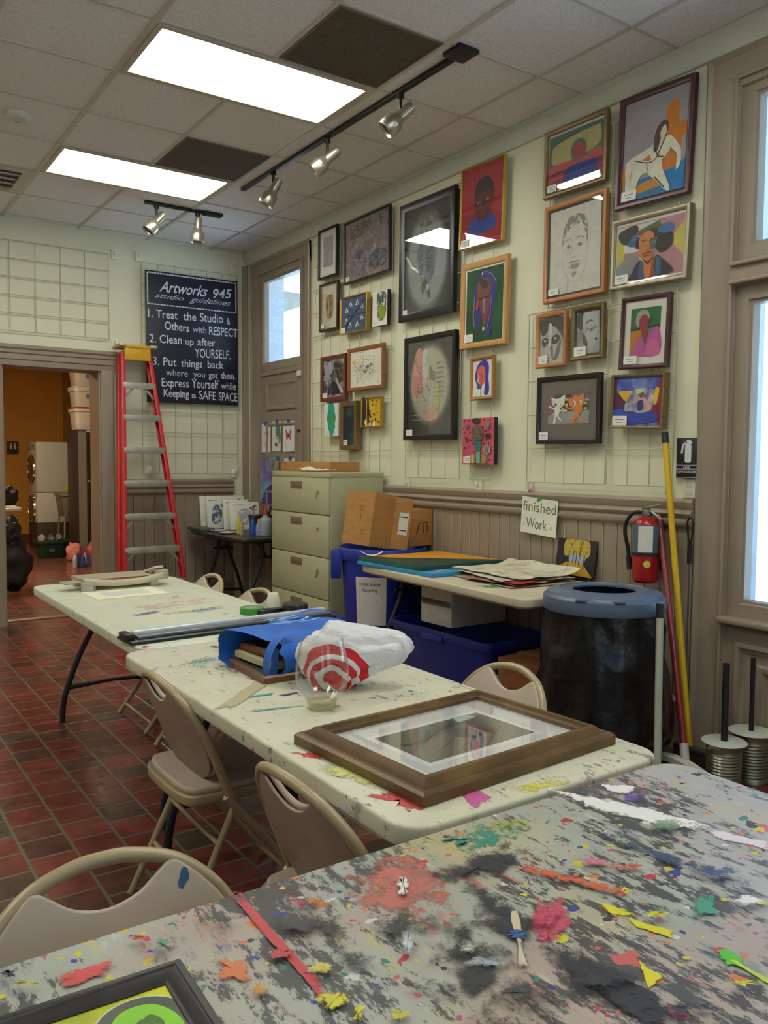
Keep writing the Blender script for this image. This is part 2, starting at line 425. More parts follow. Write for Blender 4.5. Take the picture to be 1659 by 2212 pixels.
# jamb linings
p = P()
REV = M((226, 228, 226), .7)
for a in (-.295, -1.165, -5.285, -6.445): p.box((.02, a, 1.6), (.10, .014, 3.2), TAUPE); p.box((.16, a, 1.6), (.18, .016, 3.2), REV)
p.box((.10, -.73, 3.193), (.26, .86, .014), TAUPE); p.box((.10, -5.865, 3.193), (.26, 1.16, .014), TAUPE)
struct(p, 'trim_12')
def wpanel(p, y0, y1, z0, z1, x, fr, dep=.045, m=TAUPE, glaze=False):
    """rails and stiles of a sash or panel standing in a right-wall doorway"""
    p.rectloop(y1-y0, z1-z0, [(0, -dep), (0, dep), (fr-.018, dep), (fr-.012, dep-.012), (fr, dep-.014), (fr, -dep)], m,
               Matrix(((0, 0, -1, x), (1, 0, 0, (y0+y1)/2), (0, 1, 0, (z0+z1)/2), (0, 0, 0, 1))))
    return p
# far door (boarded leaf with a transom window over it)
o = struct(wpanel(P(), -1.155, -.305, 2.28, 3.185, .02, .075, .03), 'window_1')
P().box((.025, -.73, 2.74), (.006, .72, .78), PANE).done('pane', o)
p = P().box((.027, -.73, 1.13), (.04, .84, 2.24), TAUPE_D)
MR = lambda y, z, x: Matrix(((0, 0, -1, x), (1, 0, 0, y), (0, 1, 0, z), (0, 0, 0, 1)))
for z0, z1 in ((1.90, 2.16), (1.32, 1.78), (.25, 1.15)):
    p.rectloop(.60, z1-z0, [(0, 0), (.004, .016), (.02, .018), (.035, .004), (.05, 0)], TAUPE_D, MR(-.73, (z0+z1)/2, .006))
p.box((.02, -.73, 2.255), (.06, .86, .045), TAUPE)
d = struct(p, 'door_1')
P().box((-.005, -1.09, 2.20), (.03, .07, .05), M((214, 208, 186), .5), .006).done('closer_block', d)
P().box((.0, -1.06, 1.70), (.02, .05, .02), M((70, 60, 48), .4), .004).done('latch', d)
# near door / window
o = struct(wpanel(P(), -6.44, -5.29, 2.36, 3.185, .04, .085, .035), 'window_2')
P().box((.045, -5.865, 2.77), (.006, .99, .68), PANE).done('pane', o)
p = wpanel(P(), -6.44, -5.29, .70, 2.25, .04, .085, .035)
p.box((.02, -5.865, 2.305), (.11, 1.15, .11), TAUPE); p.box((.0, -5.865, 2.345), (.12, 1.15, .022), TAUPE, .008); p.box((-.01, -5.865, 2.262), (.10, 1.15, .02), TAUPE, .008)
o = struct(p, 'window_3')
P().box((.045, -5.865, 1.47), (.006, .99, 1.39), PANE).done('pane', o)
p = P().box((.03, -5.865, .34), (.06, 1.15, .68), TAUPE); p.box((-.012, -5.865, .69), (.10, 1.17, .03), TAUPE, .01)
p.rectloop(1.02, .50, [(0, 0), (.006, .02), (.02, .022), (.035, .004), (.05, 0)], TAUPE, MR(-5.865, .34, -.001))
p.rectloop(.80, .34, [(0, 0), (.01, .012), (.03, .012), (.045, 0)], TAUPE, MR(-5.865, .33, -.001))
struct(p, 'door_2')
# back doorway casing with stepped header
p = P()
for x, sg, wd in ((DX1+.005, 1, .115), (DX0-.005, -1, .115)):
    pf = [(0, 0), (0, .028), (.03, .034), (.085, .034), (.10, .045), (.115, .04), (.115, 0)]
    p.grid([[(x+sg*i, -d, 0) for i, d in pf], [(x+sg*i, -d, 2.22) for i, d in pf]], TAUPE, closed_v=True, cap=True, smooth=False)
hd = [(0, 2.215), (-.03, 2.215), (-.034, 2.26), (-.044, 2.268), (-.044, 2.31), (-.056, 2.32), (-.056, 2.345), (-.07, 2.36), (-.07, 2.378), (-.05, 2.39), (0, 2.392)]
run_x(p, hd, DX0-.15, DX1+.15, TAUPE)
for x in (DX0+.004, DX1-.004): p.box((x, .14, DZ/2), (.012, .285, DZ), TAUPE)
p.box(((DX0+DX1)/2, .14, DZ-.004), (DX1-DX0, .285, .012), TAUPE)
struct(p, 'trim_13')
struct(P().box((-.03, -.02, 1.66), (.055, .035, 3.32), TAUPE, .006), 'trim_14')               # corner post beside the far door
# corridor behind the doorway
OCH = M((196, 140, 56), .6, var=.06, vs=2)
struct(P().box((-1.5, 8.1, 1.6), (5.6, .2, 3.2), OCH), 'wall_hallway_far')
struct(P().box((.20, 4.2, 1.6), (.1, 7.8, 3.2), M((150, 122, 84), .6)), 'wall_hallway_right')
struct(P().box((-3.9, 4.2, 1.6), (.2, 7.9, 3.2), OCH), 'wall_hallway_left')
struct(P().box((-1.5, 4.2, 3.25), (5.2, 7.9, .1), M((190, 186, 170), .8)), 'ceiling_hallway')
t = thing('ceiling_light', 'lit ceiling panel in the corridor beyond the doorway', 'light', (-2.3, 3.0, 3.2), group='fluorescent ceiling panels')
P().box((0, 0, -.02), (.6, 1.2, .03), emis('corridor_diffuser', (255, 236, 200), HALL)).done('diffuser', t)
P().rectloop(.64, 1.24, [(0, 0), (0, -.03), (.018, -.03), (.018, 0)], M((188, 182, 160), .45)).done('frame', t)
struct(P().box((-1.5, 7.985, .06), (5.4, .03, .12), M((96, 58, 34), .5)), 'baseboard_hallway')
# ------------------------------------------------------------------ outdoors, seen through the panes
p = P().box((33, 0, -.3), (64, 120, .2), M((196, 208, 218), .9, var=.05, vs=.5)); p.box((-24, -40, -.3), (50, 56, .2), M((196, 208, 218), .9, var=.05, vs=.5))
struct(p, 'ground')
# ------------------------------------------------------------------ ceiling fittings
LFR = M((188, 182, 160), .45); LON = emis('lit_diffuser', (253, 254, 241), LAMP)
def tile_c(u, v): return (GX+(u+.5)*TILE, GY+(v+.5)*TILE)
def ceil_light(u, v, label):
    x = GX+(u+1)*TILE; y = GY+(v+.5)*TILE
    t = thing('ceiling_light', label, 'light', (x, y, H), group='fluorescent ceiling panels')
    P().rectloop(2*TILE-.03, TILE-.03, [(0, .0), (0, -.012), (.028, -.012), (.034, -.004), (.034, 0)], LFR).done('frame', t)
    P().box((0, 0, -.006), (2*TILE-.1, TILE-.1, .006), LON).done('diffuser', t)
ceil_light(0, 0, 'large lit ceiling panel nearest the camera, beside the long track')
ceil_light(0, 3, 'lit ceiling panel farther back, above the short track with two spotlights')
for u, v, l in ((0, -4, 'added lit ceiling panel over the front table, unseen behind the camera'), (0, -7, 'added lit ceiling panel, unseen, at the rear of the studio'), (-5, 0, 'added lit ceiling panel, unseen, over the left side of the studio'), (-5, -4, 'added lit ceiling panel, unseen, at the rear left of the studio'), (-5, 3, 'added lit ceiling panel, unseen, at the far left of the studio')): ceil_light(u, v, l)  # unseen panels added to help light the room
BRN = MN('brown_mesh', [(.3, (74, 64, 50)), (.7, (98, 86, 68))], 60, 3, rough=.8)
for u, v, l in ((1, -1, 'large brown mesh ceiling tile beside the nearer lit panel'), (1, 2, 'smaller brown mesh ceiling tile touching the farther lit panel')):
    x, y = tile_c(u, v); t = thing('ceiling_tile', l, 'ceiling tile', (x, y, H), group='brown mesh ceiling tiles')
    P().box((0, 0, -.004), (TILE-.026, TILE-.026, .006), BRN).done('mesh_panel', t)
    P().rectloop(TILE-.024, TILE-.024, [(0, 0), (0, -.01), (.008, -.01), (.008, 0)], M((120, 108, 86), .5)).done('edge', t)
x, y = tile_c(-1, 4); t = thing('ceiling_vent', 'brown slotted air vent in the ceiling at the far left', 'vent', (x, y, H))
P().rectloop(TILE-.03, TILE-.03, [(0, 0), (0, -.012), (.07, -.014), (.075, 0)], LFR).done('frame', t)
for k in range(4): P().box((0, -.165+.11*k, -.008), (TILE-.18, .075, .006), M((86, 66, 44), .5), rot=RX(18)).done('slat', t)
t = thing('smoke_detector', 'round white smoke detector on the ceiling at left', 'smoke detector', (-2.524, -2.25, H))
P().lathe([(.001, 0), (.075, 0), (.075, -.012), (.062, -.028), (.05, -.036), (.001, -.038)], M((206, 204, 194), .5), 28).done('housing', t)
P().lathe([(.018, -.034), (.018, -.043), (.001, -.045)], M((180, 178, 168), .5), 14).done('sensor_cap', t)
# track lights
BLK = M((22, 20, 22), .4); ALU = M((186, 178, 160), .32, .85, var=.04)
def spot_part(t, loc, aim, tilt):
    """one spotlight head hanging from its track"""
    h = P(T(*loc)); h.cyl((0, 0, -.012), (0, 0, -.035), .02, BLK); h.cyl((0, 0, -.03), (0, 0, -.125), .009, BLK)
    h = h.done('spotlight_stem', t)
    X = T(loc[0], loc[1], loc[2]-.135) @ RZ(aim) @ RY(tilt)
    b = P(X).lathe([(.001, .085), (.028, .085), (.031, .06), (.031, .0), (.034, -.015), (.05, -.035), (.055, -.055), (.055, -.10), (.05, -.112), (.044, -.105), (.04, -.06), (.001, -.05)], ALU, 24)
    b.done('spotlight_head', t)
    P(X).lathe([(.042, -.10), (.042, -.085), (.001, -.07)], M((40, 36, 32), .3), 20).done('lens', t)
t = thing('track_light', 'long black ceiling track with three silver spotlights', 'track light', (-.885, -3.05, H))
P().box((0, 0, -.012), (.035, 2.46, .022), BLK, .003).done('track', t)
P().box((0, -1.29, -.012), (.13, .13, .022), BLK, .004).done('canopy', t)
for y, a, tl in ((-.78, -30, -48), (0, -35, -50), (.735, -35, -30)): spot_part(t, (0, y, -.012), a+180, tl)
t = thing('track_light', 'short black ceiling track with two silver spotlights near the back wall', 'track light', (-1.075, -1.105, H))
P().box((0, 0, -.012), (.62, .035, .022), BLK, .003).done('track', t)
P().box((.25, 0, -.014), (.16, .07, .024), BLK, .004).done('canopy', t)
spot_part(t, (-.215, 0, -.012), 0, 40); spot_part(t, (.125, 0, -.012), 0, 3)
# ------------------------------------------------------------------ gridwall panels that carry the pictures
WIRE = M((176, 176, 150), .45)  # darkened so the colour also carries the shading and shadows of the wires
def wire_panel(label, wall, a0, a1, z0, z1, da, dz, brackets):
    """wall 'R': a = y on the right wall; wall 'B': a = x on the back wall"""
    L_ = (lambda a, z, d=.026: (-d, a, z)) if wall == 'R' else (lambda a, z, d=.026: (a, -d, z))
    t = thing('wire_grid_panel', label, 'wire grid', L_((a0+a1)/2, z0, 0), group='white wire grids on the walls')
    o = Vector(t.location); p = P(T(*(-o)))
    n = max(1, round((a1-a0)/da))
    for i in range(n+1): p.cyl(L_(a0+(a1-a0)*i/n, z0), L_(a0+(a1-a0)*i/n, z1), 0.0034, WIRE, n=6)
    m_ = max(1, round((z1-z0)/dz))
    for i in range(m_+1): p.cyl(L_(a0, z0+(z1-z0)*i/m_, .031), L_(a1, z0+(z1-z0)*i/m_, .031), 0.0034, WIRE, n=6)
    p.done('wire_mesh', t)
    for a, z in brackets:
        b = P(T(*(-o)))
        sz = (.02, .05, .085) if wall == 'R' else (.05, .02, .085)
        b.box(L_(a, z, .011), sz, M((228, 226, 206), .5), .004)
        b.box(L_(a, z+.01, .03), (.025, .016, .03) if wall == 'R' else (.016, .025, .03), M((216, 214, 190), .5), .003)
        b.done('bracket', t)
wire_panel('narrow wire grid behind the leftmost group of pictures, by the far door', 'R', -2.535, -1.36, 1.315, 3.25, .145, .2, ())
wire_panel('wire grid behind the two big black framed pictures', 'R', -3.33, -2.72, 1.315, 3.25, .15, .2, ((-2.73, 1.275), ))
wire_panel('slim wire grid behind the column under the red portrait', 'R', -3.64, -3.44, 1.315, 3.25, .16, .2, ((-3.52, 1.275), ))
wire_panel('wire grid behind the cat picture, low at the right of the wall', 'R', -4.565, -3.965, 1.31, 2.302, .15, .2, ((-3.975, 1.275), ))
wire_panel('wire grid behind the pictures nearest the bright window', 'R', -4.995, -4.575, 1.31, 3.22, .14, .2, ((-4.96, 1.275), ))
wire_panel('wire grid behind the melon landscape and the pencil portrait', 'R', -4.565, -4.12, 2.32, 3.22, .15, .2, ())
wire_panel('bare wire grid over the corridor doorway', 'B', -3.4, -1.356, 2.50, 3.25, .2045, .148, ((-1.30, 3.26), (-1.30, 2.47)))
wire_panel('wire grid behind the chalkboard', 'B', -1.06, -.117, 1.30, 3.22, .149, .2, ((-1.08, 3.27), (-.15, 3.30), (-.15, 1.30), (-1.0, 1.32)))
# ------------------------------------------------------------------ framed pictures
CARD = M((226, 222, 212), .7)
INK = M((120, 116, 112), .7)
def pic(name, label, y, z, w_, h_, ang, fw, fm, art, depth=.03, mat=None, glass=False, card=None, liner=None, cat='picture', white=(224, 220, 205), side=None, group=None):
    X = Matrix(((0, 0, -1, -.0355), (-1, 0, 0, y), (0, 1, 0, z), (0, 0, 0, 1))) @ RZ(ang)
    t = thing(name, label, cat, mat=X, group=group)
    if fw:
        P().rectloop(w_, h_, [(0, 0), (0, depth-.004), (.004, depth), (fw*.45, depth), (fw*.8, depth-.004), (fw, depth-.009), (fw, 0)], fm).done('frame', t)
        iw, ih = w_-2*fw, h_-2*fw; za = depth-.016
        P().box((0, 0, za/2-.001), (iw+.004, ih+.004, za-.003), M(white, .8)).done('backing', t)
        if liner:
            P().rectloop(iw, ih, [(0, za), (0, za+.006), (liner[0], za+.003), (liner[0], za)], liner[1]).done('liner', t); iw -= 2*liner[0]; ih -= 2*liner[0]
    else:
        iw, ih = w_, h_; za = depth
        P().box((0, 0, depth/2), (w_, h_, depth-.0005), side or M((30, 27, 26), .6), .002).done('canvas', t)
    aw, ah = iw, ih; oy = 0
    if mat:
        mt, mb, ms, mc = mat
        aw = iw-2*ms; ah = ih-mt-mb; oy = (mb-mt)/2
        q = P(); q.face([(-iw/2, -ih/2, za+.0002), (iw/2, -ih/2, za+.0002), (iw/2, ih/2, za+.0002), (-iw/2, ih/2, za+.0002)], mc)
        q.done('mount_board', t)
        q = P(); paint(q, aw, ah, art, za+.0004, oy=oy); q.done('artwork', t, recalc=False)
    else:
        q = P(); paint(q, aw, ah, art, za); q.done('artwork', t, recalc=False)
    if glass: P().box((0, 0, depth-.0085), (w_-2*fw+.002, h_-2*fw+.002, .0016), GLASS).done('glazing', t)
    if card:
        cx, cy, cw, ch = card; zc = depth+.0012 if not fw or glass else za+.006
        if fw and glass: zc = depth-.006
        q = P(); q.box((-w_/2+cx+cw/2, -h_/2+cy+ch/2, zc), (cw, ch, .001), CARD)
        for k in range(2): q.box((-w_/2+cx+cw/2, -h_/2+cy+ch*(.62-.3*k), zc+.0006), (cw*(.6-.2*k), ch*.07, .0004), INK)
        q.done('caption_card', t)
    return t
BLACKF = M((26, 22, 24), .3, var=.1); GOLD = M((196, 164, 74), .3, .6, var=.08); MAROON = M((74, 32, 42), .32, var=.1)
PINE = wood('pine_wood', (178, 128, 66), (204, 156, 92), 1, .45); OAK = wood('oak_wood', (150, 100, 46), (178, 126, 66), 1, .4)
WALN = wood('walnut_wood', (84, 50, 34), (112, 70, 46), 1, .35); REDW = wood('red_wood', (96, 46, 32), (124, 62, 42), 1, .35)
SILV = M((150, 140, 116), .3, .55, var=.1); BRONZ = M((124, 100, 62), .35, .4, var=.12)
W = (222, 220, 210)
FULL = (0, 0, 1, 1)
pic('framed_picture', 'small black framed picture with white mount, top left of the picture wall', -1.653, 3.125, .295, .403, -.6, .02, BLACKF,
    [('r', FULL, MN('grey_pink_print', [(.3, (96, 96, 104)), (.45, (150, 142, 150)), (.55, (190, 160, 156)), (.7, (120, 110, 122))], 30, 8))], mat=(.05, .075, .05, M(W, .8)), glass=True)
GARD = MN('garden_painting', [(.28, (40, 42, 40)), (.38, (80, 82, 58)), (.43, (140, 126, 128)), (.47, (88, 80, 106)), (.5, (158, 116, 112)), (.53, (82, 98, 84)), (.57, (160, 146, 138)), (.63, (96, 82, 116)), (.72, (204, 188, 166))], 13, 5, (1.1, .9, 1), nr=.62)
pic('framed_painting', 'mottled purple and green abstract garden painting in a thin dark frame', -2.226, 3.06, .627, .477, .5, .014, M((40, 34, 32), .4),
    [('r', FULL, GARD), ('s', [(.05, .45), (.25, .5), (.5, .6), (.8, .55), (.6, .42), (.25, .36)], dry((140, 96, 116), 40, .56)), ('s', [(.1, .8), (.3, .95), (.6, .9), (.5, .75), (.2, .7)], dry((96, 90, 56), 40, .5)),
     ('s', [(.55, .3), (.75, .4), (.98, .3), (.9, .1), (.6, .1)], dry((62, 70, 84), 40, .5)), ('s', [(.2, .4), (.32, .5), (.42, .42), (.3, .34)], dry((90, 80, 128), 60, .5))], card=(.02, .02, .055, .035))
VIG = MN('charcoal_wash', [(.3, (58, 62, 60)), (.7, (46, 48, 48))], 6, 3)
def oval(cx, cy, rx, ry, c, k, n=7):
    """soft airbrushed oval in graded rings of paint"""
    a = (52, 55, 54); L_ = []
    for i in range(n):
        t = (i+1)/n; s = 1.16-.22*t
        L_.append(('e', (cx, cy, rx*s, ry*s), tuple(int(a[j]+(c[j]-a[j])*t**k) for j in range(3))))
    return L_
pic('framed_picture', 'tall black framed picture of a blue-grey hand in an oval, upper of two', -2.989, 2.828, .62, .82, -.5, .058, BLACKF,
    [('r', FULL, VIG)]+oval(.5, .47, .44, .45, (146, 152, 146), 1.0)+
    [('s', [(.3, .62), (.5, .72), (.7, .66), (.72, .45), (.64, .3), (.5, .24), (.4, .3), (.3, .45)], dry((112, 124, 132), 14, .48)),
     ('s', [(.32, .6), (.42, .62), (.42, .36), (.34, .4)], dry((96, 122, 134), 20, .47)), ('s', [(.5, .55), (.62, .58), (.62, .4), (.52, .36)], dry((88, 96, 100), 25, .5)),
     ('s', [(.4, .26), (.5, .28), (.6, .14), (.56, .1), (.48, .2), (.42, .14)], dry((84, 84, 80), 25, .42)), ('e', (.53, .21, .03, .03), (196, 190, 190)), ('s', [(.3, .9), (.55, .96), (.75, .88), (.6, .8), (.4, .8)], dry((110, 106, 98), 12, .5)),
     ('l', [(.34, .62), (.33, .4), (.45, .26)], .012, (92, 112, 122)), ('l', [(.64, .6), (.66, .42), (.6, .3)], .012, (96, 110, 116)), ('l', [(.5, .66), (.49, .46)], .01, (92, 104, 110))], glass=True, card=(.03, .035, .07, .045), depth=.035)
pic('framed_picture', 'tall black framed picture of a raised hand in a pale oval, lower of two', -3.034, 1.939, .571, .722, -.4, .038, BLACKF,
    [('r', FULL, VIG)]+oval(.5, .53, .43, .40, (180, 178, 156), 1.0)+
    [('r', (.16+.0, .44+.09*i, .3, .5+.09*i), dry((196, 110, 108), 9, .42)) for i in range(5)]+
    [('s', [(.16, .84), (.32, .9), (.36, .44), (.14, .44)], dry((206, 140, 134), 12, .45)), ('s', [(.34, .86), (.46, .88), (.44, .55), (.36, .5)], dry((196, 200, 190), 14, .42)),
     ('s', [(.5, .7), (.54, .72), (.56, .62), (.52, .56)], (132, 120, 92)), ('s', [(.57, .67), (.62, .66), (.62, .56), (.57, .55)], (136, 124, 96)),
     ('s', [(.36, .52), (.44, .56), (.58, .57), (.62, .5), (.6, .4), (.54, .34), (.44, .36), (.36, .44)], (186, 184, 168)), ('l', [(.37, .5), (.36, .42), (.44, .35)], .012, (110, 110, 98)), ('l', [(.44, .52), (.52, .46), (.53, .4)], .012, (120, 118, 108)),
     ('s', [(.44, .36), (.56, .36), (.58, .28), (.42, .28)], (176, 174, 160)), ('s', [(.4, .26), (.62, .27), (.72, .18), (.5, .14), (.4, .18)], dry((200, 160, 140), 14, .42)), ('s', [(.64, .5), (.72, .52), (.74, .3), (.66, .28)], dry((178, 176, 118), 12, .46))]+
    [('l', [(.66, .74-.05*i), (.76, .75-.05*i), (.84, .74-.05*i)], .008, (126, 130, 120)) for i in range(8)]+[('l', [(.14, .36-.05*i), (.28, .355-.05*i), (.4, .36-.05*i)], .007, (140, 144, 138)) for i in range(5)],
    glass=True, card=(.02, .03, .085, .045), depth=.035)
pic('framed_painting', 'red painting of a boy in a blue scarf, gold edged frame', -3.553, 3.046, .412, .508, -1.8, .008, GOLD,
    [('r', FULL, MN('red_ground', [(.3, (150, 26, 42)), (.7, (176, 34, 52))], 5, 4)),
     ('s', [(.16, .24), (.24, .34), (.36, .36), (.66, .38), (.78, .34), (.84, .24), (.78, .17), (.5, .14), (.26, .15)], (48, 70, 150)), ('s', [(.3, .33), (.46, .22), (.64, .37), (.5, .18)], (36, 52, 122)),
     ('s', [(.33, .42), (.31, .6), (.36, .72), (.5, .76), (.64, .74), (.74, .66), (.75, .54), (.7, .42), (.6, .32), (.45, .3)], (98, 36, 28)),
     ('s', [(.31, .56), (.32, .72), (.42, .82), (.58, .84), (.7, .79), (.77, .68), (.75, .56), (.7, .66), (.5, .66), (.38, .64)], (40, 26, 26)),
     ('e', (.42, .53, .05, .016), (176, 150, 130)), ('e', (.64, .55, .05, .018), (176, 150, 130)), ('e', (.43, .53, .014, .014), (36, 24, 20)), ('e', (.65, .55, .014, .014), (36, 24, 20)),
     ('s', [(.44, .4), (.54, .42), (.6, .41), (.52, .37)], (126, 60, 50)), ('l', [(.52, .53), (.5, .46), (.55, .45)], .01, (76, 26, 22)), ('l', [(.36, .56), (.46, .57)], .008, (36, 20, 18)), ('l', [(.58, .58), (.7, .59)], .008, (36, 20, 18))], glass=True, card=(.02, .015, .075, .045))
pic('framed_painting', 'dark green painting of a blue and red figure in a pine frame', -3.585, 2.425, .443, .54, -.9, .036, PINE,
    [('r', FULL, MN('green_ground', [(.3, (14, 52, 32)), (.55, (24, 74, 36)), (.75, (48, 94, 34))], 5, 6)),
     ('s', [(.3, .86), (.5, .97), (.72, .9), (.8, .66), (.74, .4), (.72, .16), (.62, .1), (.55, .3), (.44, .3), (.3, .2), (.22, .5), (.2, .7)], (44, 46, 112)),
     ('s', [(.3, .8), (.42, .86), (.6, .84), (.68, .72), (.58, .6), (.34, .6), (.28, .7)], (112, 62, 44)), ('s', [(.36, .58), (.64, .58), (.6, .36), (.52, .2), (.44, .36)], (124, 48, 40)), ('s', [(.46, .58), (.53, .58), (.52, .4), (.47, .4)], (92, 120, 140)),
     ('l', [(.33, .585), (.64, .6)], .02, (28, 26, 30)), ('s', [(.36, .86), (.5, .84), (.62, .78), (.54, .72), (.42, .74)], (58, 44, 40)), ('e', (.44, .93, .02, .025), (196, 180, 60)), ('l', [(.5, .95), (.68, .9), (.82, .78)], .01, (140, 140, 140)), ('l', [(.24, .66), (.22, .4), (.24, .22)], .012, (150, 130, 140)),
     ('l', [(.7, .62), (.68, .4), (.6, .16)], .014, (120, 96, 160)), ('e', (.5, .17, .03, .03), (190, 190, 176)), ('s', [(.56, .14), (.68, .14), (.7, .08), (.58, .06)], (60, 44, 110)), ('s', [(.3, .56), (.36, .58), (.34, .44), (.28, .46)], (150, 66, 56))], mat=(.012, .0, .012, M(W, .8)), card=(.038, .04, .085, .05))
pic('framed_picture', 'dark brown framed print of a golden shape on cream, left edge of the picture wall', -1.671, 2.689, .29, .389, -.9, .018, M((62, 40, 30), .35),
    [('s', [(.3, .74), (.5, .78), (.72, .76), (.74, .5), (.7, .3), (.52, .2), (.36, .28), (.28, .5)], MN('gold_brown_print', [(.36, (60, 46, 40)), (.47, (150, 112, 40)), (.55, (176, 140, 40)), (.66, (96, 72, 60))], 16, 6, (1, .6, 1))),
     ('s', [(.3, .48), (.38, .44), (.5, .28), (.46, .22), (.36, .28)], (186, 146, 38)), ('s', [(.52, .3), (.7, .4), (.7, .3), (.56, .22)], (84, 70, 72)), ('l', [(.4, .66), (.5, .52), (.46, .34)], .03, (190, 176, 150))], white=(206, 196, 176), liner=(.006, GOLD), glass=True, card=(.03, .03, .05, .03))
tri = []
for ax, ay in ((.2, .66), (.36, .8), (.62, .82), (.8, .7), (.2, .34), (.36, .2), (.64, .2), (.82, .36)):
    tri += [('p', [(ax-.08, ay-.07), (ax+.08, ay-.07), (ax, ay+.1)], dry((206, 204, 204), 30, .45)), ('p', [(ax-.03, ay-.05), (ax+.03, ay-.05), (ax, ay+.03)], (84, 92, 112))]
pic('framed_picture', 'slate blue picture of pale triangles in a gold frame', -2.068, 2.573, .39, .288, -1.2, .012, GOLD, [('r', FULL, (70, 86, 112))]+tri+[('l', [(.1, .12), (.9, .9)], .05, (74, 72, 104)), ('l', [(.1, .88), (.9, .12)], .05, (74, 78, 104)), ('l', [(.06, .5), (.94, .5)], .04, (66, 92, 116))], depth=.04, card=(.012, .008, .06, .045))
pic('canvas_painting', 'small white canvas with a green leafy smear, beside the blue triangle picture', -2.432, 2.564, .193, .256, -1.3, 0, None,
    [('r', FULL, W), ('s', [(.3, .9), (.6, .96), (.9, .9), (.94, .6), (.9, .3), (.7, .14), (.4, .2), (.3, .5)], dry((74, 90, 66), 25, .46)), ('s', [(.3, .55), (.6, .6), (.94, .5), (.9, .3), (.7, .16), (.42, .3)], dry((140, 152, 30), 22, .45))])
BW = MN('ink_face', [(.34, (34, 36, 38)), (.46, (96, 96, 100)), (.56, (170, 170, 176)), (.7, (206, 206, 206))], 7, 6, (1.2, .8, 1), dist=1.2)
pic('framed_picture', 'black and white face study in a reddish wood frame', -1.747, 2.102, .393, .37, -.4, .034, REDW,
    [('r', FULL, BW), ('s', [(.1, .9), (.36, .94), (.44, .7), (.3, .56), (.08, .6)], dry((176, 174, 184), 10, .42)), ('s', [(.5, .95), (.96, .9), (.98, .45), (.8, .38), (.6, .6)], dry((52, 64, 56), 10, .45)), ('s', [(.2, .1), (.34, .36), (.5, .42), (.66, .34), (.84, .08)], dry((50, 50, 52), 12, .4)), ('s', [(.3, .6), (.4, .62), (.42, .48), (.32, .46)], (60, 60, 66)),
     ('s', [(.04, .1), (.2, .5), (.44, .52), (.3, .34), (.16, .06)], dry((196, 196, 196), 10, .45)), ('s', [(.66, .5), (.8, .3), (.96, .14), (.86, .1), (.62, .4)], dry((196, 196, 196), 10, .45)), ('l', [(.7, .85), (.8, .6), (.95, .5)], .02, (120, 130, 112))], glass=True, card=(.035, .03, .075, .04))
rnd = random.Random(5)
spl = [('r', FULL, (218, 214, 194))]
for i in range(130):
    x = min(.96, max(.04, rnd.gauss(.5, .24))); y = min(.95, max(.05, rnd.gauss(.5, .22)))
    spl.append(('e', (x, y, rnd.uniform(.004, .016), rnd.uniform(.006, .024), 7), rnd.choice([(84, 84, 84), (120, 122, 110), (60, 54, 70), (150, 148, 130), (196, 168, 60), (128, 100, 110), (100, 110, 104)])))
spl += [('s', [(.2, .66), (.27, .73), (.32, .66), (.26, .6)], (212, 176, 70)), ('s', [(.62, .5), (.8, .6), (.78, .45), (.66, .36)], dry((92, 70, 92), 50, .5)), ('s', [(.55, .38), (.66, .44), (.64, .34)], dry((60, 40, 60), 60, .48))]
pic('framed_painting', 'speckled white splatter painting in a brown wood frame, hung crooked', -2.225, 2.142, .498, .333, -.2, .028, wood('brown_wood', (128, 80, 44), (150, 98, 56), 1, .4), spl)
pic('canvas_painting', 'small white canvas with stacked teal and green discs', -1.735, 1.764, .228, .266, -.3, 0, None,
    [('r', FULL, W), ('s', [(.32, .98), (.5, 1.0), (.66, .97), (.74, .86), (.74, .74), (.82, .56), (.76, .4), (.78, .28), (.7, .16), (.62, .02), (.42, .01), (.36, .16), (.26, .26), (.3, .4), (.2, .56), (.26, .74), (.26, .86)], (40, 158, 132)), ('e', (.5, .54, .32, .15), (96, 148, 54)), ('e', (.5, .68, .23, .13), (34, 148, 126)), ('e', (.5, .38, .24, .12), (40, 158, 132))], side=M((196, 192, 180), .7))
pic('framed_painting', 'narrow dark green painting in a deep bronze frame with black sides', -2.017, 1.708, .24, .38, .1, .04, BRONZ,
    [('r', FULL, MN('forest_dark', [(.3, (16, 20, 40)), (.48, (24, 38, 50)), (.58, (20, 66, 50)), (.72, (90, 104, 104))], 14, 9, (1.4, .6, 1), nr=.7))], depth=.05, card=(.045, .035, .06, .045))
rnd = random.Random(9)
yl = [('r', FULL, (206, 168, 30)), ('s', [(0, 1), (.14, 1), (.2, .5), (.12, 0), (0, 0)], (48, 34, 42)), ('s', [(.24, .9), (.32, .96), (.36, .4), (.3, .02), (.24, .3)], (44, 32, 40)), ('s', [(.1, 1), (.24, .98), (.2, .92)], (190, 182, 170)), ('s', [(.36, .1), (.46, .14), (.42, .0), (.36, 0)], W), ('s', [(.6, .2), (.68, .22), (.66, 0), (.56, 0)], W), ('s', [(.12, .2), (.18, .24), (.2, .04), (.12, .1)], W)]
for i in range(20): yl.append(('e', (rnd.uniform(.4, .95), rnd.uniform(.1, .92), rnd.uniform(.015, .05), rnd.uniform(.02, .05), 9), (52, 36, 40)))
pic('framed_painting', 'small yellow abstract with dark spots in a thin gold frame', -2.315, 1.801, .273, .228, -.5, .008, M((170, 136, 54), .4, .4), yl, depth=.032)
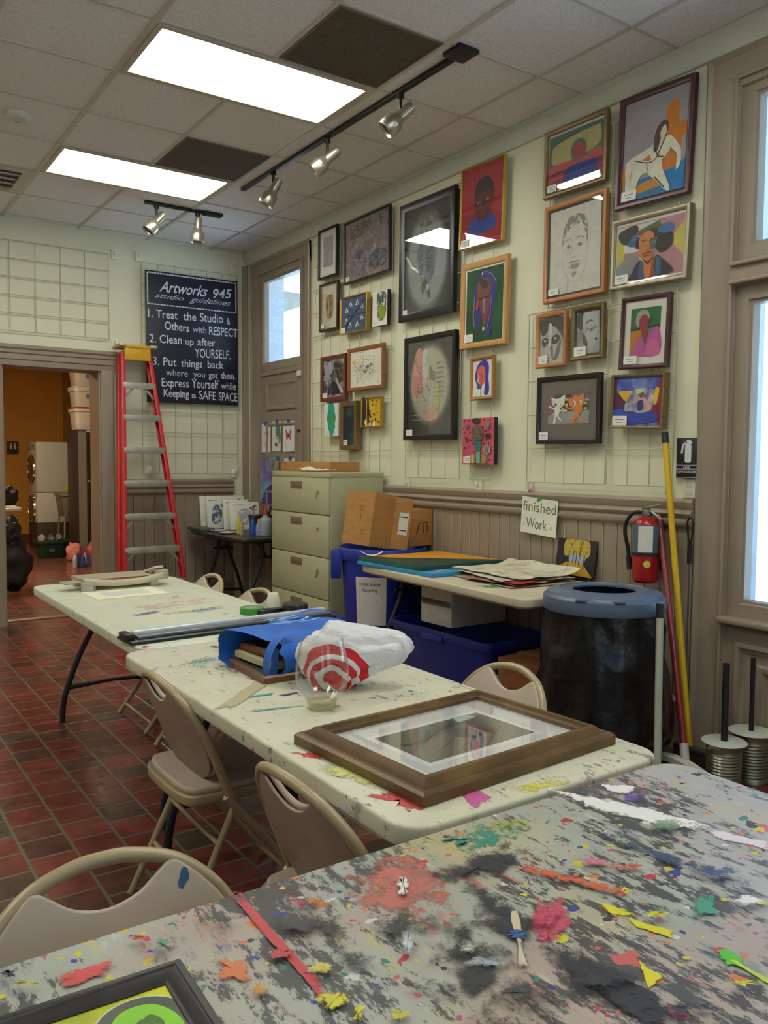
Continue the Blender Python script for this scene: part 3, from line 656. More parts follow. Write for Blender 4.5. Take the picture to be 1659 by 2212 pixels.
pic('framed_picture', 'small oak framed drawing of a red face with long blue hair', -3.579, 1.959, .226, .271, .5, .02, OAK,
    [('r', FULL, (214, 210, 200)), ('s', [(.12, .6), (.24, .86), (.46, .97), (.7, .96), (.82, .8), (.8, .5), (.84, .2), (.76, .04), (.58, .06), (.62, .3), (.64, .6), (.5, .8), (.3, .74), (.22, .5), (.26, .32), (.16, .4)], (54, 48, 156)), ('s', [(.22, .7), (.36, .84), (.56, .82), (.64, .6), (.62, .42), (.48, .3), (.3, .42), (.22, .54)], (206, 92, 78)), ('s', [(.26, .6), (.36, .66), (.36, .48), (.28, .46)], (214, 136, 88)), ('s', [(.24, .4), (.34, .36), (.46, .28), (.34, .14), (.24, .16)], (84, 76, 110)), ('e', (.36, .62, .04, .02), (130, 60, 50)), ('l', [(.46, .62), (.5, .5), (.44, .48)], .015, (160, 50, 54))], card=(.024, .022, .075, .045))
rnd = random.Random(3)
pk = [('r', FULL, MN('pink_ground', [(.3, (186, 70, 92)), (.7, (206, 92, 112))], 6, 3))]
for x, y in ((.06, .95), (.2, .95), (.7, .96), (.88, .95), (.04, .78), (.1, .7), (.26, .7), (.36, .8), (.76, .71), (.28, .53), (.78, .54), (.36, .46), (.7, .45), (.1, .36), (.38, .28), (.88, .1), (.08, .18), (.86, .46), (.3, .06), (.66, .8)): pk.append(('e', (x, y, .022, .022, 9), (64, 22, 30)))
pk += [('s', [(.34, .99), (.56, .99), (.56, .9), (.46, .87), (.36, .9)], (58, 46, 42)), ('s', [(.34, .7), (.36, .8), (.5, .84), (.66, .78), (.68, .66), (.66, .54), (.52, .5), (.36, .54)], MN('collage_leaf', [(.4, (64, 66, 52)), (.5, (92, 98, 80)), (.6, (150, 80, 84))], 40, 5)), ('p', [(.38, .5), (.64, .5), (.6, .3), (.46, .28)], (48, 112, 102)), ('p', [(.48, .28), (.6, .28), (.6, .03), (.48, .03)], (112, 164, 156)),
       ('p', [(.28, .2), (.42, .24), (.46, .03), (.28, .03)], (164, 148, 92)), ('p', [(.64, .24), (.8, .18), (.8, .03), (.62, .03)], (156, 136, 84)), ('p', [(.34, .2), (.38, .2), (.4, .03), (.34, .03)], (206, 176, 120)), ('e', (.82, .32, .11, .11), (150, 148, 140)), ('l', [(.76, .24), (.82, .42)], .02, (60, 60, 58)), ('l', [(.82, .22), (.88, .4)], .02, (60, 60, 58)),
       ('p', [(.08, .84), (.24, .9), (.22, .8), (.16, .76)], (110, 96, 96)), ('p', [(.72, .88), (.92, .9), (.88, .78), (.82, .76)], (130, 128, 108)), ('p', [(.76, .66), (.92, .66), (.92, .57), (.78, .57)], (56, 40, 40)), ('p', [(.1, .6), (.2, .6), (.18, .46)], (70, 66, 50)), ('l', [(.46, .25), (.46, .03)], .02, (120, 36, 50))]
pic('canvas_painting', 'small pink collage canvas with a plant in a teal vase, lowest of its column', -3.564, 1.559, .303, .296, .2, 0, None, pk, depth=.034, card=(.01, .01, .08, .045))
pic('framed_painting', 'landscape with a round red melon shape over a blue field, bronze frame', -4.326, 3.117, .457, .373, -.7, .026, BRONZ,
    [('r', FULL, (60, 120, 104)), ('s', [(.05, .5), (.06, .75), (.12, .84), (.5, .9), (.9, .92), (.95, .86), (.95, .62), (.7, .5), (.3, .46)], MN('straw', [(.3, (176, 164, 100)), (.7, (196, 186, 126))], 30, 4, (2, .5, 1))),
     ('s', [(.02, .42), (.3, .46), (.6, .44), (.98, .5), (.98, .03), (.02, .03)], (196, 76, 66)), ('s', [(.02, .3), (.2, .33), (.3, .3), (.1, .26)], (110, 50, 100)), ('s', [(.02, .14), (.2, .18), (.24, .13), (.1, .1)], (110, 50, 100)), ('s', [(.26, .12), (.32, .3), (.5, .36), (.86, .34), (.92, .2), (.9, .06), (.5, .03), (.24, .03)], (38, 64, 142)), ('p', [(.9, .34), (.99, .34), (.99, .16), (.9, .12)], (126, 54, 110)),
     ('e', (.56, .6, .15, .2), (48, 124, 92)), ('e', (.57, .58, .12, .165), (172, 58, 80)), ('l', [(.05, .46), (.06, .8), (.5, .92), (.95, .95)], .02, (52, 70, 120))], glass=True, mat=(.012, .012, .006, M(W, .8)), card=(.03, .03, .07, .04))
SKIN = (208, 202, 180)
pic('framed_painting', 'painting of a reclining woman in front of an orange figure, dark maroon frame', -4.856, 3.015, .448, .557, -2.3, .032, MAROON,
    [('r', FULL, MN('lilac_ground', [(.3, (134, 130, 136)), (.7, (158, 154, 158))], 5, 4, (.5, 2, 1))), ('p', [(0, 0), (1, 0), (1, .36), (.84, .28), (.6, .32), (.5, .2), (.2, .2), (0, .1)], MN('blue_cloth', [(.3, (22, 96, 160)), (.7, (40, 132, 186))], 9, 5)),
     ('e', (.77, .78, .11, .11), (190, 114, 34)), ('s', [(.68, .74), (.84, .72), (.88, .65), (1.0, .62), (1.0, .34), (.9, .25), (.6, .22), (.62, .4), (.7, .56)], (190, 114, 34)), ('p', [(.92, .5), (1, .52), (1, .3), (.9, .25)], (150, 146, 150)), ('s', [(.0, .32), (.1, .41), (.3, .42), (.5, .43), (.5, .36), (.2, .35), (.06, .2), (.0, .12)], (190, 114, 34)), ('s', [(.04, .1), (.22, .13), (.48, .17), (.66, .1), (.44, .05), (.2, .06)], (190, 122, 40)), ('p', [(0, .03), (.2, .05), (.6, .08), (.6, 0), (0, 0)], (30, 110, 150)),
     ('s', [(.45, .49), (.3, .46), (.12, .425), (.05, .38), (.09, .34), (.3, .38), (.46, .43)], SKIN), ('s', [(.42, .47), (.55, .53), (.68, .56), (.78, .5), (.74, .4), (.62, .33), (.5, .34), (.45, .4)], SKIN), ('s', [(.72, .55), (.82, .5), (.92, .38), (.92, .24), (.86, .2), (.86, .34), (.76, .43)], SKIN),
     ('s', [(.06, .37), (.2, .39), (.42, .35), (.46, .26), (.3, .22), (.2, .06), (.08, .07), (.06, .2)], SKIN), ('s', [(.4, .35), (.62, .35), (.66, .24), (.78, .04), (.72, .02), (.56, .14), (.42, .24)], SKIN),
     ('s', [(.54, .66), (.63, .715), (.7, .69), (.7, .6), (.62, .57), (.56, .44), (.5, .44), (.5, .56)], (84, 58, 56)), ('s', [(.6, .62), (.66, .67), (.69, .6), (.64, .52), (.6, .56)], (212, 196, 168)),
     ('l', [(.69, .57), (.6, .44), (.54, .36), (.42, .34), (.2, .4)], .01, (30, 24, 28)), ('l', [(.52, .46), (.58, .38), (.66, .36)], .01, (30, 24, 28)), ('l', [(.4, .35), (.42, .26)], .01, (30, 24, 28)), ('l', [(.54, .18), (.7, .05)], .012, (30, 30, 34)), ('l', [(.16, .3), (.14, .14)], .006, (110, 106, 100)), ('l', [(.85, .34), (.76, .43)], .007, (120, 90, 60))], glass=False, card=(.036, .036, .095, .05), depth=.034)
def pencil(cx, cy, s):
    g = dry((128, 128, 128), 40, .49); d = (104, 104, 106); lt = (176, 175, 168)
    L_ = [('s', [(cx-.26*s, cy+.02), (cx-.25*s, cy+.2*s), (cx-.14*s, cy+.36*s), (cx+.04*s, cy+.4*s), (cx+.22*s, cy+.33*s), (cx+.28*s, cy+.14*s), (cx+.26*s, cy), (cx+.22*s, cy+.14*s), (cx+.14*s, cy+.26*s), (cx-.06*s, cy+.24*s), (cx-.2*s, cy+.16*s)], g)]
    L_ += [('l', [(cx-.26*s, cy+.02), (cx-.26*s, cy-.2*s), (cx-.14*s, cy-.4*s), (cx+.02*s, cy-.46*s), (cx+.18*s, cy-.38*s), (cx+.26*s, cy-.18*s), (cx+.26*s, cy+.04)], .007, lt)]
    for q in (-.13, .11):
        L_ += [('s', [(cx+(q-.07)*s, cy-.0*s), (cx+q*s, cy+.03*s), (cx+(q+.07)*s, cy), (cx+q*s, cy-.025*s)], lt), ('e', (cx+q*s, cy, .018*s, .022*s), d), ('l', [(cx+(q-.09)*s, cy+.07*s), (cx+q*s, cy+.1*s), (cx+(q+.09)*s, cy+.07*s)], .010, dry((120, 120, 120), 60, .47))]
    L_ += [('l', [(cx-.05*s, cy), (cx-.07*s, cy-.13*s), (cx+.05*s, cy-.14*s)], .007, lt), ('s', [(cx-.12*s, cy-.26*s), (cx, cy-.23*s), (cx+.12*s, cy-.25*s), (cx, cy-.3*s)], dry((150, 148, 146), 40, .46)), ('l', [(cx-.11*s, cy-.21*s), (cx, cy-.2*s), (cx+.11*s, cy-.21*s)], .012, dry((140, 140, 138), 40, .45)), ('l', [(cx-.12*s, cy-.42*s), (cx-.16*s, cy-.6*s)], .007, lt), ('l', [(cx+.14*s, cy-.4*s), (cx+.2*s, cy-.5*s)], .007, lt), ('s', [(cx-.06*s, cy-.34*s), (cx+.06*s, cy-.34*s), (cx, cy-.4*s)], dry((150, 150, 148), 50, .5))]
    return L_
pic('framed_picture', 'large pencil portrait of a man in an orange wood frame', -4.335, 2.612, .453, .547, -.1, .027, wood('orange_wood', (164, 100, 44), (186, 122, 60), 1, .38), [('r', FULL, (214, 210, 198))]+pencil(.5, .54, .92), liner=(.012, BLACKF), glass=True, card=(.04, .04, .075, .035))
pic('framed_painting', 'colourful blocky portrait of a bearded man in a blue hat, silver frame', -4.85, 2.504, .47, .356, -1.7, .024, SILV,
    [('r', FULL, (184, 132, 140)), ('p', [(1, .9), (.8, .56), (1, .3)], (206, 190, 80)), ('p', [(0, .98), (.62, .98), (.6, .5), (0, .5)], (212, 210, 200)), ('p', [(0, .8), (0, .2), (.12, .4), (.1, .7)], (206, 190, 80)), ('p', [(0, .26), (.18, .5), (.36, .4), (.3, .02), (0, .02)], (140, 142, 140)), ('s', [(.03, .9), (.3, .97), (.3, .7), (.14, .66), (.04, .74)], (40, 54, 46)), ('s', [(.16, .64), (.24, .78), (.32, .8), (.32, .6)], (62, 102, 156)), ('s', [(.3, .84), (.5, .92), (.66, .9), (.62, .74), (.4, .74)], (128, 80, 48)), ('p', [(.38, .88), (.64, .98), (.64, .92), (.4, .84)], (40, 128, 72)),
     ('s', [(.52, .84), (.7, .8), (.84, .7), (.84, .5), (.7, .4), (.6, .5)], (44, 38, 42)), ('s', [(.62, .82), (.72, .9), (.84, .86), (.86, .76), (.74, .72), (.64, .76)], (64, 112, 164)), ('s', [(.3, .7), (.36, .74), (.36, .56), (.3, .56)], (44, 40, 52)), ('s', [(.36, .74), (.46, .82), (.56, .76), (.58, .5), (.54, .34), (.46, .28), (.38, .36), (.35, .56)], (206, 128, 66)), ('p', [(.5, .66), (.62, .7), (.6, .5), (.52, .48)], (104, 106, 110)), ('e', (.44, .61, .028, .018), (196, 190, 176)), ('e', (.57, .61, .026, .018), (190, 186, 176)), ('e', (.44, .61, .011, .017), (50, 44, 42)), ('e', (.57, .61, .011, .017), (50, 44, 42)),
     ('s', [(.22, .04), (.34, .3), (.46, .26), (.46, .02), (.22, .02)], (44, 40, 52)), ('s', [(.36, .04), (.38, .3), (.44, .28), (.46, .02)], (52, 92, 130)), ('s', [(.44, .28), (.5, .24), (.56, .28), (.54, .02), (.46, .02)], (206, 116, 62)), ('p', [(.56, .34), (.64, .36), (.62, .03), (.54, .03)], (128, 78, 44)), ('s', [(.62, .36), (.72, .28), (.86, .1), (.84, .03), (.62, .03)], (44, 40, 52)), ('p', [(.62, .36), (.69, .3), (.7, .03), (.62, .03)], (52, 92, 130)), ('s', [(.42, .34), (.5, .28), (.56, .34), (.5, .24)], (50, 44, 40)), ('l', [(.36, .4), (.44, .28)], .02, (180, 190, 110)), ('l', [(.43, .385), (.48, .395), (.53, .39)], .016, (120, 50, 44)), ('l', [(.49, .6), (.5, .5), (.46, .47)], .012, (150, 84, 44)), ('l', [(.41, .43), (.48, .445), (.55, .44)], .014, (60, 48, 42)), ('l', [(.39, .655), (.44, .67), (.48, .655)], .012, (54, 44, 40)), ('l', [(.53, .66), (.57, .67), (.61, .655)], .012, (40, 36, 38))],
    mat=(.014, .012, .008, M(W, .8)), glass=True, card=(.03, .026, .085, .045), depth=.045)
CHAR = MN('charcoal_grey', [(.3, (110, 112, 108)), (.7, (170, 172, 166))], 7, 6)
pic('framed_picture', 'small charcoal drawing of a pair of eyes in a tan wood frame', -4.174, 2.131, .235, .312, -.1, .024, wood('tan_wood', (164, 108, 60), (188, 130, 80), 1, .4),
    [('r', FULL, MN('charcoal_light', [(.3, (150, 150, 142)), (.7, (196, 194, 184))], 5, 5)), ('s', [(.04, .96), (.96, .96), (.98, .5), (.84, .62), (.6, .78), (.44, .76), (.16, .6), (.04, .7)], dry((62, 58, 56), 10, .42)), ('s', [(.1, .52), (.3, .56), (.36, .44), (.2, .36), (.1, .42)], dry((48, 48, 48), 16, .4)), ('s', [(.5, .54), (.74, .6), (.84, .5), (.7, .4), (.52, .42)], dry((48, 48, 48), 16, .4)), ('s', [(.44, .5), (.54, .4), (.6, .1), (.7, .3), (.9, .5), (.8, .14), (.6, .04), (.46, .2)], dry((110, 110, 106), 14, .48)), ('e', (.22, .49, .05, .025), (196, 194, 186)), ('e', (.66, .52, .05, .022), (190, 188, 180)), ('s', [(.36, .8), (.5, .82), (.48, .4), (.4, .4)], dry((206, 204, 196), 10, .4))], glass=True, card=(.024, .024, .07, .045))
pic('framed_picture', 'small charcoal profile with closed eyes in a bronze and black frame', -4.446, 2.139, .229, .291, .1, .02, BRONZ,
    [('r', FULL, CHAR), ('s', [(.02, .96), (.3, .98), (.24, .6), (.1, .62), (.02, .7)], dry((60, 66, 62), 10, .42)), ('s', [(.3, .96), (.8, .98), (.94, .7), (.98, .4), (.8, .2), (.5, .16), (.3, .5)], dry((176, 178, 174), 8, .4)), ('l', [(.4, .72), (.56, .78), (.7, .76)], .035, dry((70, 70, 70), 30, .44)), ('l', [(.44, .6), (.58, .56), (.7, .62)], .022, (92, 92, 90)), ('s', [(.24, .5), (.36, .46), (.5, .2), (.36, .18), (.26, .34)], dry((86, 86, 84), 12, .44)), ('s', [(.8, .34), (.88, .36), (.9, .3), (.82, .28)], (70, 72, 70)), ('l', [(.84, .66), (.96, .46), (.86, .38)], .014, (110, 110, 108))], liner=(.012, BLACKF), glass=True, card=(.022, .022, .085, .05))
pic('framed_picture', 'maroon framed portrait of a red face in a pink shirt with white mount', -4.825, 2.094, .301, .367, -2.1, .022, MAROON,
    [('r', FULL, (16, 104, 56)), ('p', [(0, .55), (1, .6), (1, 0), (0, 0)], (186, 120, 30)), ('p', [(0, .58), (.4, .6), (1, .64), (1, .58), (0, .53)], (24, 56, 34)), ('s', [(.1, .02), (.16, .2), (.26, .34), (.44, .4), (.62, .44), (.74, .56), (.98, .54), (1, .02)], (186, 80, 146)), ('s', [(.6, .24), (.8, .34), (.98, .2), (.96, .02), (.6, .02)], (206, 96, 150)), ('s', [(.44, .36), (.5, .24), (.44, .08), (.56, .26), (.58, .38)], (140, 56, 130)), ('s', [(.36, .38), (.44, .46), (.46, .36)], (70, 120, 160)), ('s', [(.64, .56), (.74, .56), (.68, .46), (.62, .46)], (70, 120, 160)),
     ('s', [(.18, .78), (.24, .9), (.4, .96), (.58, .92), (.64, .8), (.6, .74), (.34, .7), (.3, .6), (.2, .66)], (160, 156, 146)), ('s', [(.3, .7), (.36, .82), (.5, .86), (.62, .76), (.62, .54), (.62, .4), (.52, .3), (.44, .38), (.34, .58)], (146, 44, 48)), ('s', [(.58, .76), (.66, .74), (.64, .66), (.58, .64)], (110, 30, 34))], mat=(.038, .042, .036, M((222, 218, 204), .8)), glass=True, card=(.03, .026, .085, .04))
cats = [('r', FULL, (150, 148, 146)), ('p', [(0, 1), (.16, 1), (.16, .4), (0, .24)], (128, 62, 112)), ('p', [(.16, 1), (1, 1), (1, .44), (.16, .4)], (48, 44, 44)), ('p', [(.56, 1), (1, 1), (1, .84), (.6, .84)], (128, 62, 112)), ('p', [(.86, .8), (1, .82), (1, .74), (.86, .74)], (150, 148, 146))]
for x, y in ((.46, .82), (.46, .64), (.92, .66), (.92, .48), (.38, .5), (.82, .48), (.16, .34)): cats.append(('r', (x-.035, y-.04, x+.035, y+.04), (206, 196, 40)))
WH = (222, 220, 214); ORG = (214, 124, 40)
cats += [('s', [(.12, .66), (.12, .78), (.08, .92), (.2, .86), (.3, .88), (.42, .98), (.42, .8), (.4, .62), (.26, .54)], WH), ('s', [(.18, .56), (.3, .56), (.3, .4), (.28, .26), (.36, .12), (.3, .14), (.22, .26), (.2, .02), (.14, .04), (.18, .3)], WH), ('l', [(.2, .5), (.1, .56), (.03, .62)], .05, WH), ('l', [(.3, .46), (.4, .43), (.48, .46)], .05, WH), ('e', (.2, .66, .03, .055), (40, 36, 40)), ('l', [(.3, .62), (.34, .64), (.38, .62)], .012, (60, 56, 60)), ('e', (.1, .84, .02, .04), (196, 130, 150)),
         ('s', [(.52, .86), (.6, .84), (.7, .96), (.74, .88), (.88, .98), (.88, .8), (.88, .6), (.76, .5), (.6, .54), (.54, .66)], ORG), ('s', [(.66, .54), (.84, .54), (.84, .4), (.78, .26), (.9, .08), (.82, .06), (.74, .22), (.66, .04), (.58, .08), (.68, .28)], ORG), ('l', [(.68, .48), (.54, .5), (.46, .6)], .06, ORG), ('e', (.67, .67, .035, .08), WH), ('e', (.81, .7, .03, .075), WH), ('e', (.65, .66, .015, .045), (40, 30, 30)), ('e', (.79, .69, .014, .04), (40, 30, 30)), ('e', (.56, .8, .03, .05), (206, 120, 130))]
pic('framed_picture', 'black framed picture of a white cat and an orange cat on a grey mount', -4.311, 1.725, .477, .386, -.5, .03, BLACKF, cats, mat=(.075, .085, .055, M((96, 88, 80), .7)), glass=True, card=(.02, .02, .075, .05))
pic('framed_painting', 'blue and crimson painting of a seated figure between yellow curtains, bronze frame', -4.803, 1.743, .334, .28, -2.2, .016, BRONZ,
    [('r', FULL, MN('blue_ground', [(.3, (40, 58, 140)), (.5, (62, 84, 160)), (.7, (130, 140, 176))], 12, 6)), ('p', [(0, 1), (.05, 1), (.06, .7), (.26, .5), (.2, .36), (0, .3)], (82, 32, 66)), ('p', [(1, 1), (.94, 1), (.88, .5), (.86, .3), (.94, .02), (1, .02)], (128, 34, 60)), ('s', [(.1, .7), (.3, .72), (.44, .7), (.34, .56), (.26, .5)], (206, 160, 40)), ('s', [(.86, .76), (.94, .74), (.9, .46), (.84, .46)], (212, 172, 36)), ('s', [(.26, .3), (.3, .56), (.46, .74), (.7, .76), (.84, .7), (.82, .4), (.7, .28)], MN('lilac_drape', [(.35, (96, 84, 130)), (.5, (150, 146, 160)), (.65, (190, 184, 176))], 22, 7)),
     ('s', [(.52, .66), (.6, .7), (.64, .62), (.58, .56)], (112, 84, 62)), ('s', [(.4, .5), (.56, .56), (.62, .58), (.7, .54), (.8, .36), (.74, .32), (.66, .46), (.56, .5)], (206, 146, 138)), ('s', [(.52, .5), (.62, .52), (.64, .34), (.52, .32)], (58, 52, 100)), ('s', [(.3, .3), (.6, .26), (.9, .3), (.9, .1), (.5, .03), (.3, .1)], (52, 66, 152)), ('s', [(.82, .4), (.9, .4), (.92, .24), (.84, .26)], (124, 28, 60)), ('s', [(.52, .74), (.6, .75), (.6, .68), (.5, .66)], (196, 190, 130)), ('p', [(0, .32), (.22, .36), (.26, .12), (0, .1)], (54, 84, 170))], card=(.016, .016, .095, .05), depth=.05)
# ------------------------------------------------------------------ tables
def paint_top(name, base, dark, dthr, spat, sdens, seed=0, day_sheen=None, streak=(6, 1.2, 1), smear=.68):
    """paint-stained plastic: scuffs stretched along the table, coloured spatters, scratches"""
    m, t, b = new(name); N = t.nodes; L = t.links
    tx = N.new('ShaderNodeTexCoord'); of = N.new('ShaderNodeMapping'); of.inputs['Location'].default_value = (seed*3.1, seed*1.7, 0); L.new(tx.outputs['Object'], of.inputs[0])
    def nz(sc_, det=6, st=None, ro=.6):
        n = N.new('ShaderNodeTexNoise'); n.inputs['Scale'].default_value = sc_; n.inputs['Detail'].default_value = det; n.inputs['Roughness'].default_value = ro
        if st:
            mp = N.new('ShaderNodeMapping'); mp.inputs['Scale'].default_value = st; L.new(of.outputs[0], mp.inputs[0]); L.new(mp.outputs[0], n.inputs['Vector'])
        else: L.new(of.outputs[0], n.inputs['Vector'])
        return n.outputs[0]
    def mixc(a, c, fac):
        x = N.new('ShaderNodeMix'); x.data_type = 'RGBA'; L.new(fac, x.inputs[0])
        for s_, v in ((6, a), (7, c)):
            if isinstance(v, tuple): x.inputs[s_].default_value = lin(v)
            else: L.new(v, x.inputs[s_])
        return x.outputs[2]
    def thr(v, a, w_=.03):
        r = N.new('ShaderNodeMapRange'); r.inputs[1].default_value = a-w_; r.inputs[2].default_value = a+w_; L.new(v, r.inputs[0]); return r.outputs[0]
    def mul(a, c, op='MULTIPLY'):
        x = N.new('ShaderNodeMath'); x.operation = op; x.use_clamp = True
        for i, v in enumerate((a, c)):
            if isinstance(v, (int, float)): x.inputs[i].default_value = v
            else: L.new(v, x.inputs[i])
        return x.outputs[0]
    rp = ramp(t, base); L.new(nz(3.5, 5), rp.inputs[0]); col = rp.outputs[0]
    if day_sheen:  # daylight sheen painted in as a lavender tint towards one end
        sp = N.new('ShaderNodeSeparateXYZ'); L.new(tx.outputs['Object'], sp.inputs[0])
        g1 = mul(sp.outputs[0], mul(nz(2.2, 4), .8), 'ADD')
        col = mixc(col, day_sheen[1], mul(thr(g1, day_sheen[0], .22), .85))
    # pale tinted washes
    col = mixc(col, spat[0], mul(thr(nz(2.3, 4), .60, .08), .25)); col = mixc(col, spat[1], mul(thr(nz(2.9, 5), .62, .06), .3))
    # streaky coloured smears
    for i_, c_ in enumerate(spat[:7]):
        mp = N.new('ShaderNodeMapping'); mp.inputs['Scale'].default_value = tuple(v*1. for v in streak); mp.inputs['Location'].default_value = (i_*7.7+seed, i_*3.3, 0); mp.inputs['Rotation'].default_value = (0, 0, .5*sin(i_*2.1)); L.new(tx.outputs['Object'], mp.inputs[0])
        n = N.new('ShaderNodeTexNoise'); n.inputs['Scale'].default_value = 5; n.inputs['Detail'].default_value = 9; n.inputs['Roughness'].default_value = .66; L.new(mp.outputs[0], n.inputs['Vector'])
        col = mixc(col, c_, mul(thr(n.outputs[0], smear, .03), .62))
    # dark scuffs
    fine = nz(16, 10, streak, .78); big = nz(2.6, 3, (1.5, .8, 1))
    comb = mul(mul(fine, .62), mul(big, .42), 'ADD')
    dk = mul(thr(comb, dthr, .012), .86)
    if day_sheen: dk = mul(dk, mul(1.0, mul(thr(g1, day_sheen[0]+.12, .2), .8), 'SUBTRACT'))
    col = mixc(col, dark, dk)
    # spatters
    for sc_, rad_, keep in ((9, .10, .45), (21, .13, .5), (48, .16, .42)):
        v = N.new('ShaderNodeTexVoronoi'); v.inputs['Scale'].default_value = sc_
        w_ = N.new('ShaderNodeVectorMath'); w_.operation = 'MULTIPLY_ADD'
        nn = N.new('ShaderNodeTexNoise'); nn.inputs['Scale'].default_value = sc_*2; nn.inputs['Detail'].default_value = 3; L.new(of.outputs[0], nn.inputs['Vector'])
        L.new(nn.outputs['Color'], w_.inputs[0]); w_.inputs[1].default_value = (.7/sc_,)*3; L.new(of.outputs[0], w_.inputs[2]); L.new(w_.outputs[0], v.inputs['Vector'])
        se = N.new('ShaderNodeSeparateColor'); L.new(v.outputs['Color'], se.inputs[0])
        cr_ = ramp(t, [(i/len(spat), c) for i, c in enumerate(spat)]+[(1, spat[-1])], True); L.new(se.outputs[0], cr_.inputs[0])
        dm = N.new('ShaderNodeMath'); dm.operation = 'LESS_THAN'; L.new(v.outputs['Distance'], dm.inputs[0]); dm.inputs[1].default_value = rad_*1.6
        kp = N.new('ShaderNodeMath'); kp.operation = 'LESS_THAN'; L.new(se.outputs[1], kp.inputs[0]); kp.inputs[1].default_value = keep*sdens
        col = mixc(col, cr_.outputs[0], mul(dm.outputs[0], kp.outputs[0]))
    # scratches
    col = mixc(col, (206, 200, 186), mul(thr(nz(30, 3, (14, .35, 1), .5), .70, .012), .6*min(1, sdens*1.3)))
    L.new(col, b.inputs['Base Color'])
    rr_ = N.new('ShaderNodeMapRange'); rr_.inputs[3].default_value = .28; rr_.inputs[4].default_value = .6; L.new(nz(8, 5), rr_.inputs[0]); L.new(rr_.outputs[0], b.inputs['Roughness'])
    bp = N.new('ShaderNodeBump'); bp.inputs['Strength'].default_value = .15; bp.inputs['Distance'].default_value = .004; L.new(fine, bp.inputs['Height']); L.new(bp.outputs[0], b.inputs['Normal'])
    return m
LEGM = M((44, 44, 50), .4, .4); PLAS = M((196, 190, 170), .5, var=.06, bump=.05, bs=120)
def rrect(L_, W_, r, n=6):
    o = []
    for cx, cy, a in ((L_/2-r, W_/2-r, 0), (-L_/2+r, W_/2-r, 90), (-L_/2+r, -W_/2+r, 180), (L_/2-r, -W_/2+r, 270)):
        for k in range(n+1):
            q = rad(a+90*k/n); o.append((cx+r*cos(q), cy+r*sin(q)))
    return o
def table(label, x, y, rz, L_, W_, zt, top, edge=PLAS, marks=(), th=.045, group='plastic folding tables', leg_at=.13, cr=.07):
    t = thing('folding_table', label, 'table', (x, y, 0), rz, group)
    p = P().prism(rrect(L_, W_, cr), th, top, .008, T(0, 0, zt-th))
    p.prism(rrect(L_-.06, W_-.06, cr), .012, edge, 0, T(0, 0, zt-th-.012))
    inv = t.matrix_world.inverted()
    for i, (pts, m) in enumerate(marks):
        q = [inv @ Vector((a, b, 0)) for a, b in pts]; c = sum(q, Vector())/len(q); cov = p.bm.verts.layers.float.get('cov') or p.bm.verts.layers.float.new('cov'); si = p.slot(m)
        rings = []
        for f_, cv in ((.0, 1.), (.5, .9), (1.0, .62), (1.45, 0.)):
            r = []
            for v in q:
                w_ = c+(v-c)*f_; bv = p.bm.verts.new((w_.x, w_.y, zt+.0004+.0002*i)); bv[cov] = cv; r.append(bv)
                if f_ == 0: break
            rings.append(r)
        n = len(q)
        for k in range(n):
            fs = [p.bm.faces.new((rings[0][0], rings[1][k], rings[1][(k+1) % n]))]
            for a in (1, 2): fs.append(p.bm.faces.new((rings[a][k], rings[a+1][k], rings[a+1][(k+1) % n], rings[a][(k+1) % n])))
            for fc in fs: fc.material_index = si
    p.done('tabletop', t, recalc=False)
    for sx_ in (-1, 1):
        xx = sx_*(L_/2-leg_at)
        for sy_ in (-1, 1):
            q = P(); k = W_/.76
            q.tube(smoothpoly([(xx, sy_*.06*k, zt-th), (xx, sy_*.065*k, .60), (xx, sy_*.10*k, .50), (xx, sy_*.17*k, .36), (xx, sy_*.23*k, .2), (xx, sy_*.255*k, .1), (xx, sy_*.262*k, .002)], 5, False), .0155, LEGM, 10)
            q.done('leg', t)
        q = P(); q.tube([(xx, -.235*k, .19), (xx, 0, .2), (xx, .235*k, .19)], [.026, .017, .026], LEGM, 8, flat=.6)
        q.done('leg_brace', t)
        q = P(); q.cyl((xx, -.12*k, .60), (xx, .12*k, .60), .012, LEGM); q.done('leg_brace', t)
        q = P(); q.cyl((xx, 0, .60), (sx_*(L_/2-.36), 0, zt-th-.012), .011, LEGM); q.done('leg_brace', t)
    return t
rnd = random.Random(2)
TOP3 = paint_top('paint_covered_top', [(.3, (158, 162, 152)), (.55, (172, 174, 162)), (.75, (152, 156, 148))], (42, 45, 52), .545, [(196, 96, 90), (206, 186, 60), (190, 60, 70), (60, 128, 116), (60, 70, 140), (214, 120, 60), (206, 206, 200), (170, 90, 120), (206, 196, 40), (60, 60, 70)], .75, 1, day_sheen=(1.05, (176, 164, 184)), streak=(2.6, .9, 1), smear=.655)
TOP2 = paint_top('stained_white_top', [(.3, (198, 194, 168)), (.7, (212, 207, 184))], (78, 84, 92), .597, [(200, 190, 206), (206, 206, 150), (84, 110, 140), (206, 90, 90), (74, 150, 146), (120, 110, 130), (90, 90, 92), (206, 170, 150)], .17, 4, smear=.672, streak=(1.2, 2.6, 1))
TOP1 = paint_top('faintly_stained_top', [(.3, (200, 203, 180)), (.7, (210, 211, 190))], (116, 122, 122), .632, [(214, 196, 182), (190, 206, 180), (110, 130, 160), (200, 190, 150), (150, 150, 160), (190, 160, 170)], .10, 7, smear=.685, streak=(1.2, 2.6, 1))
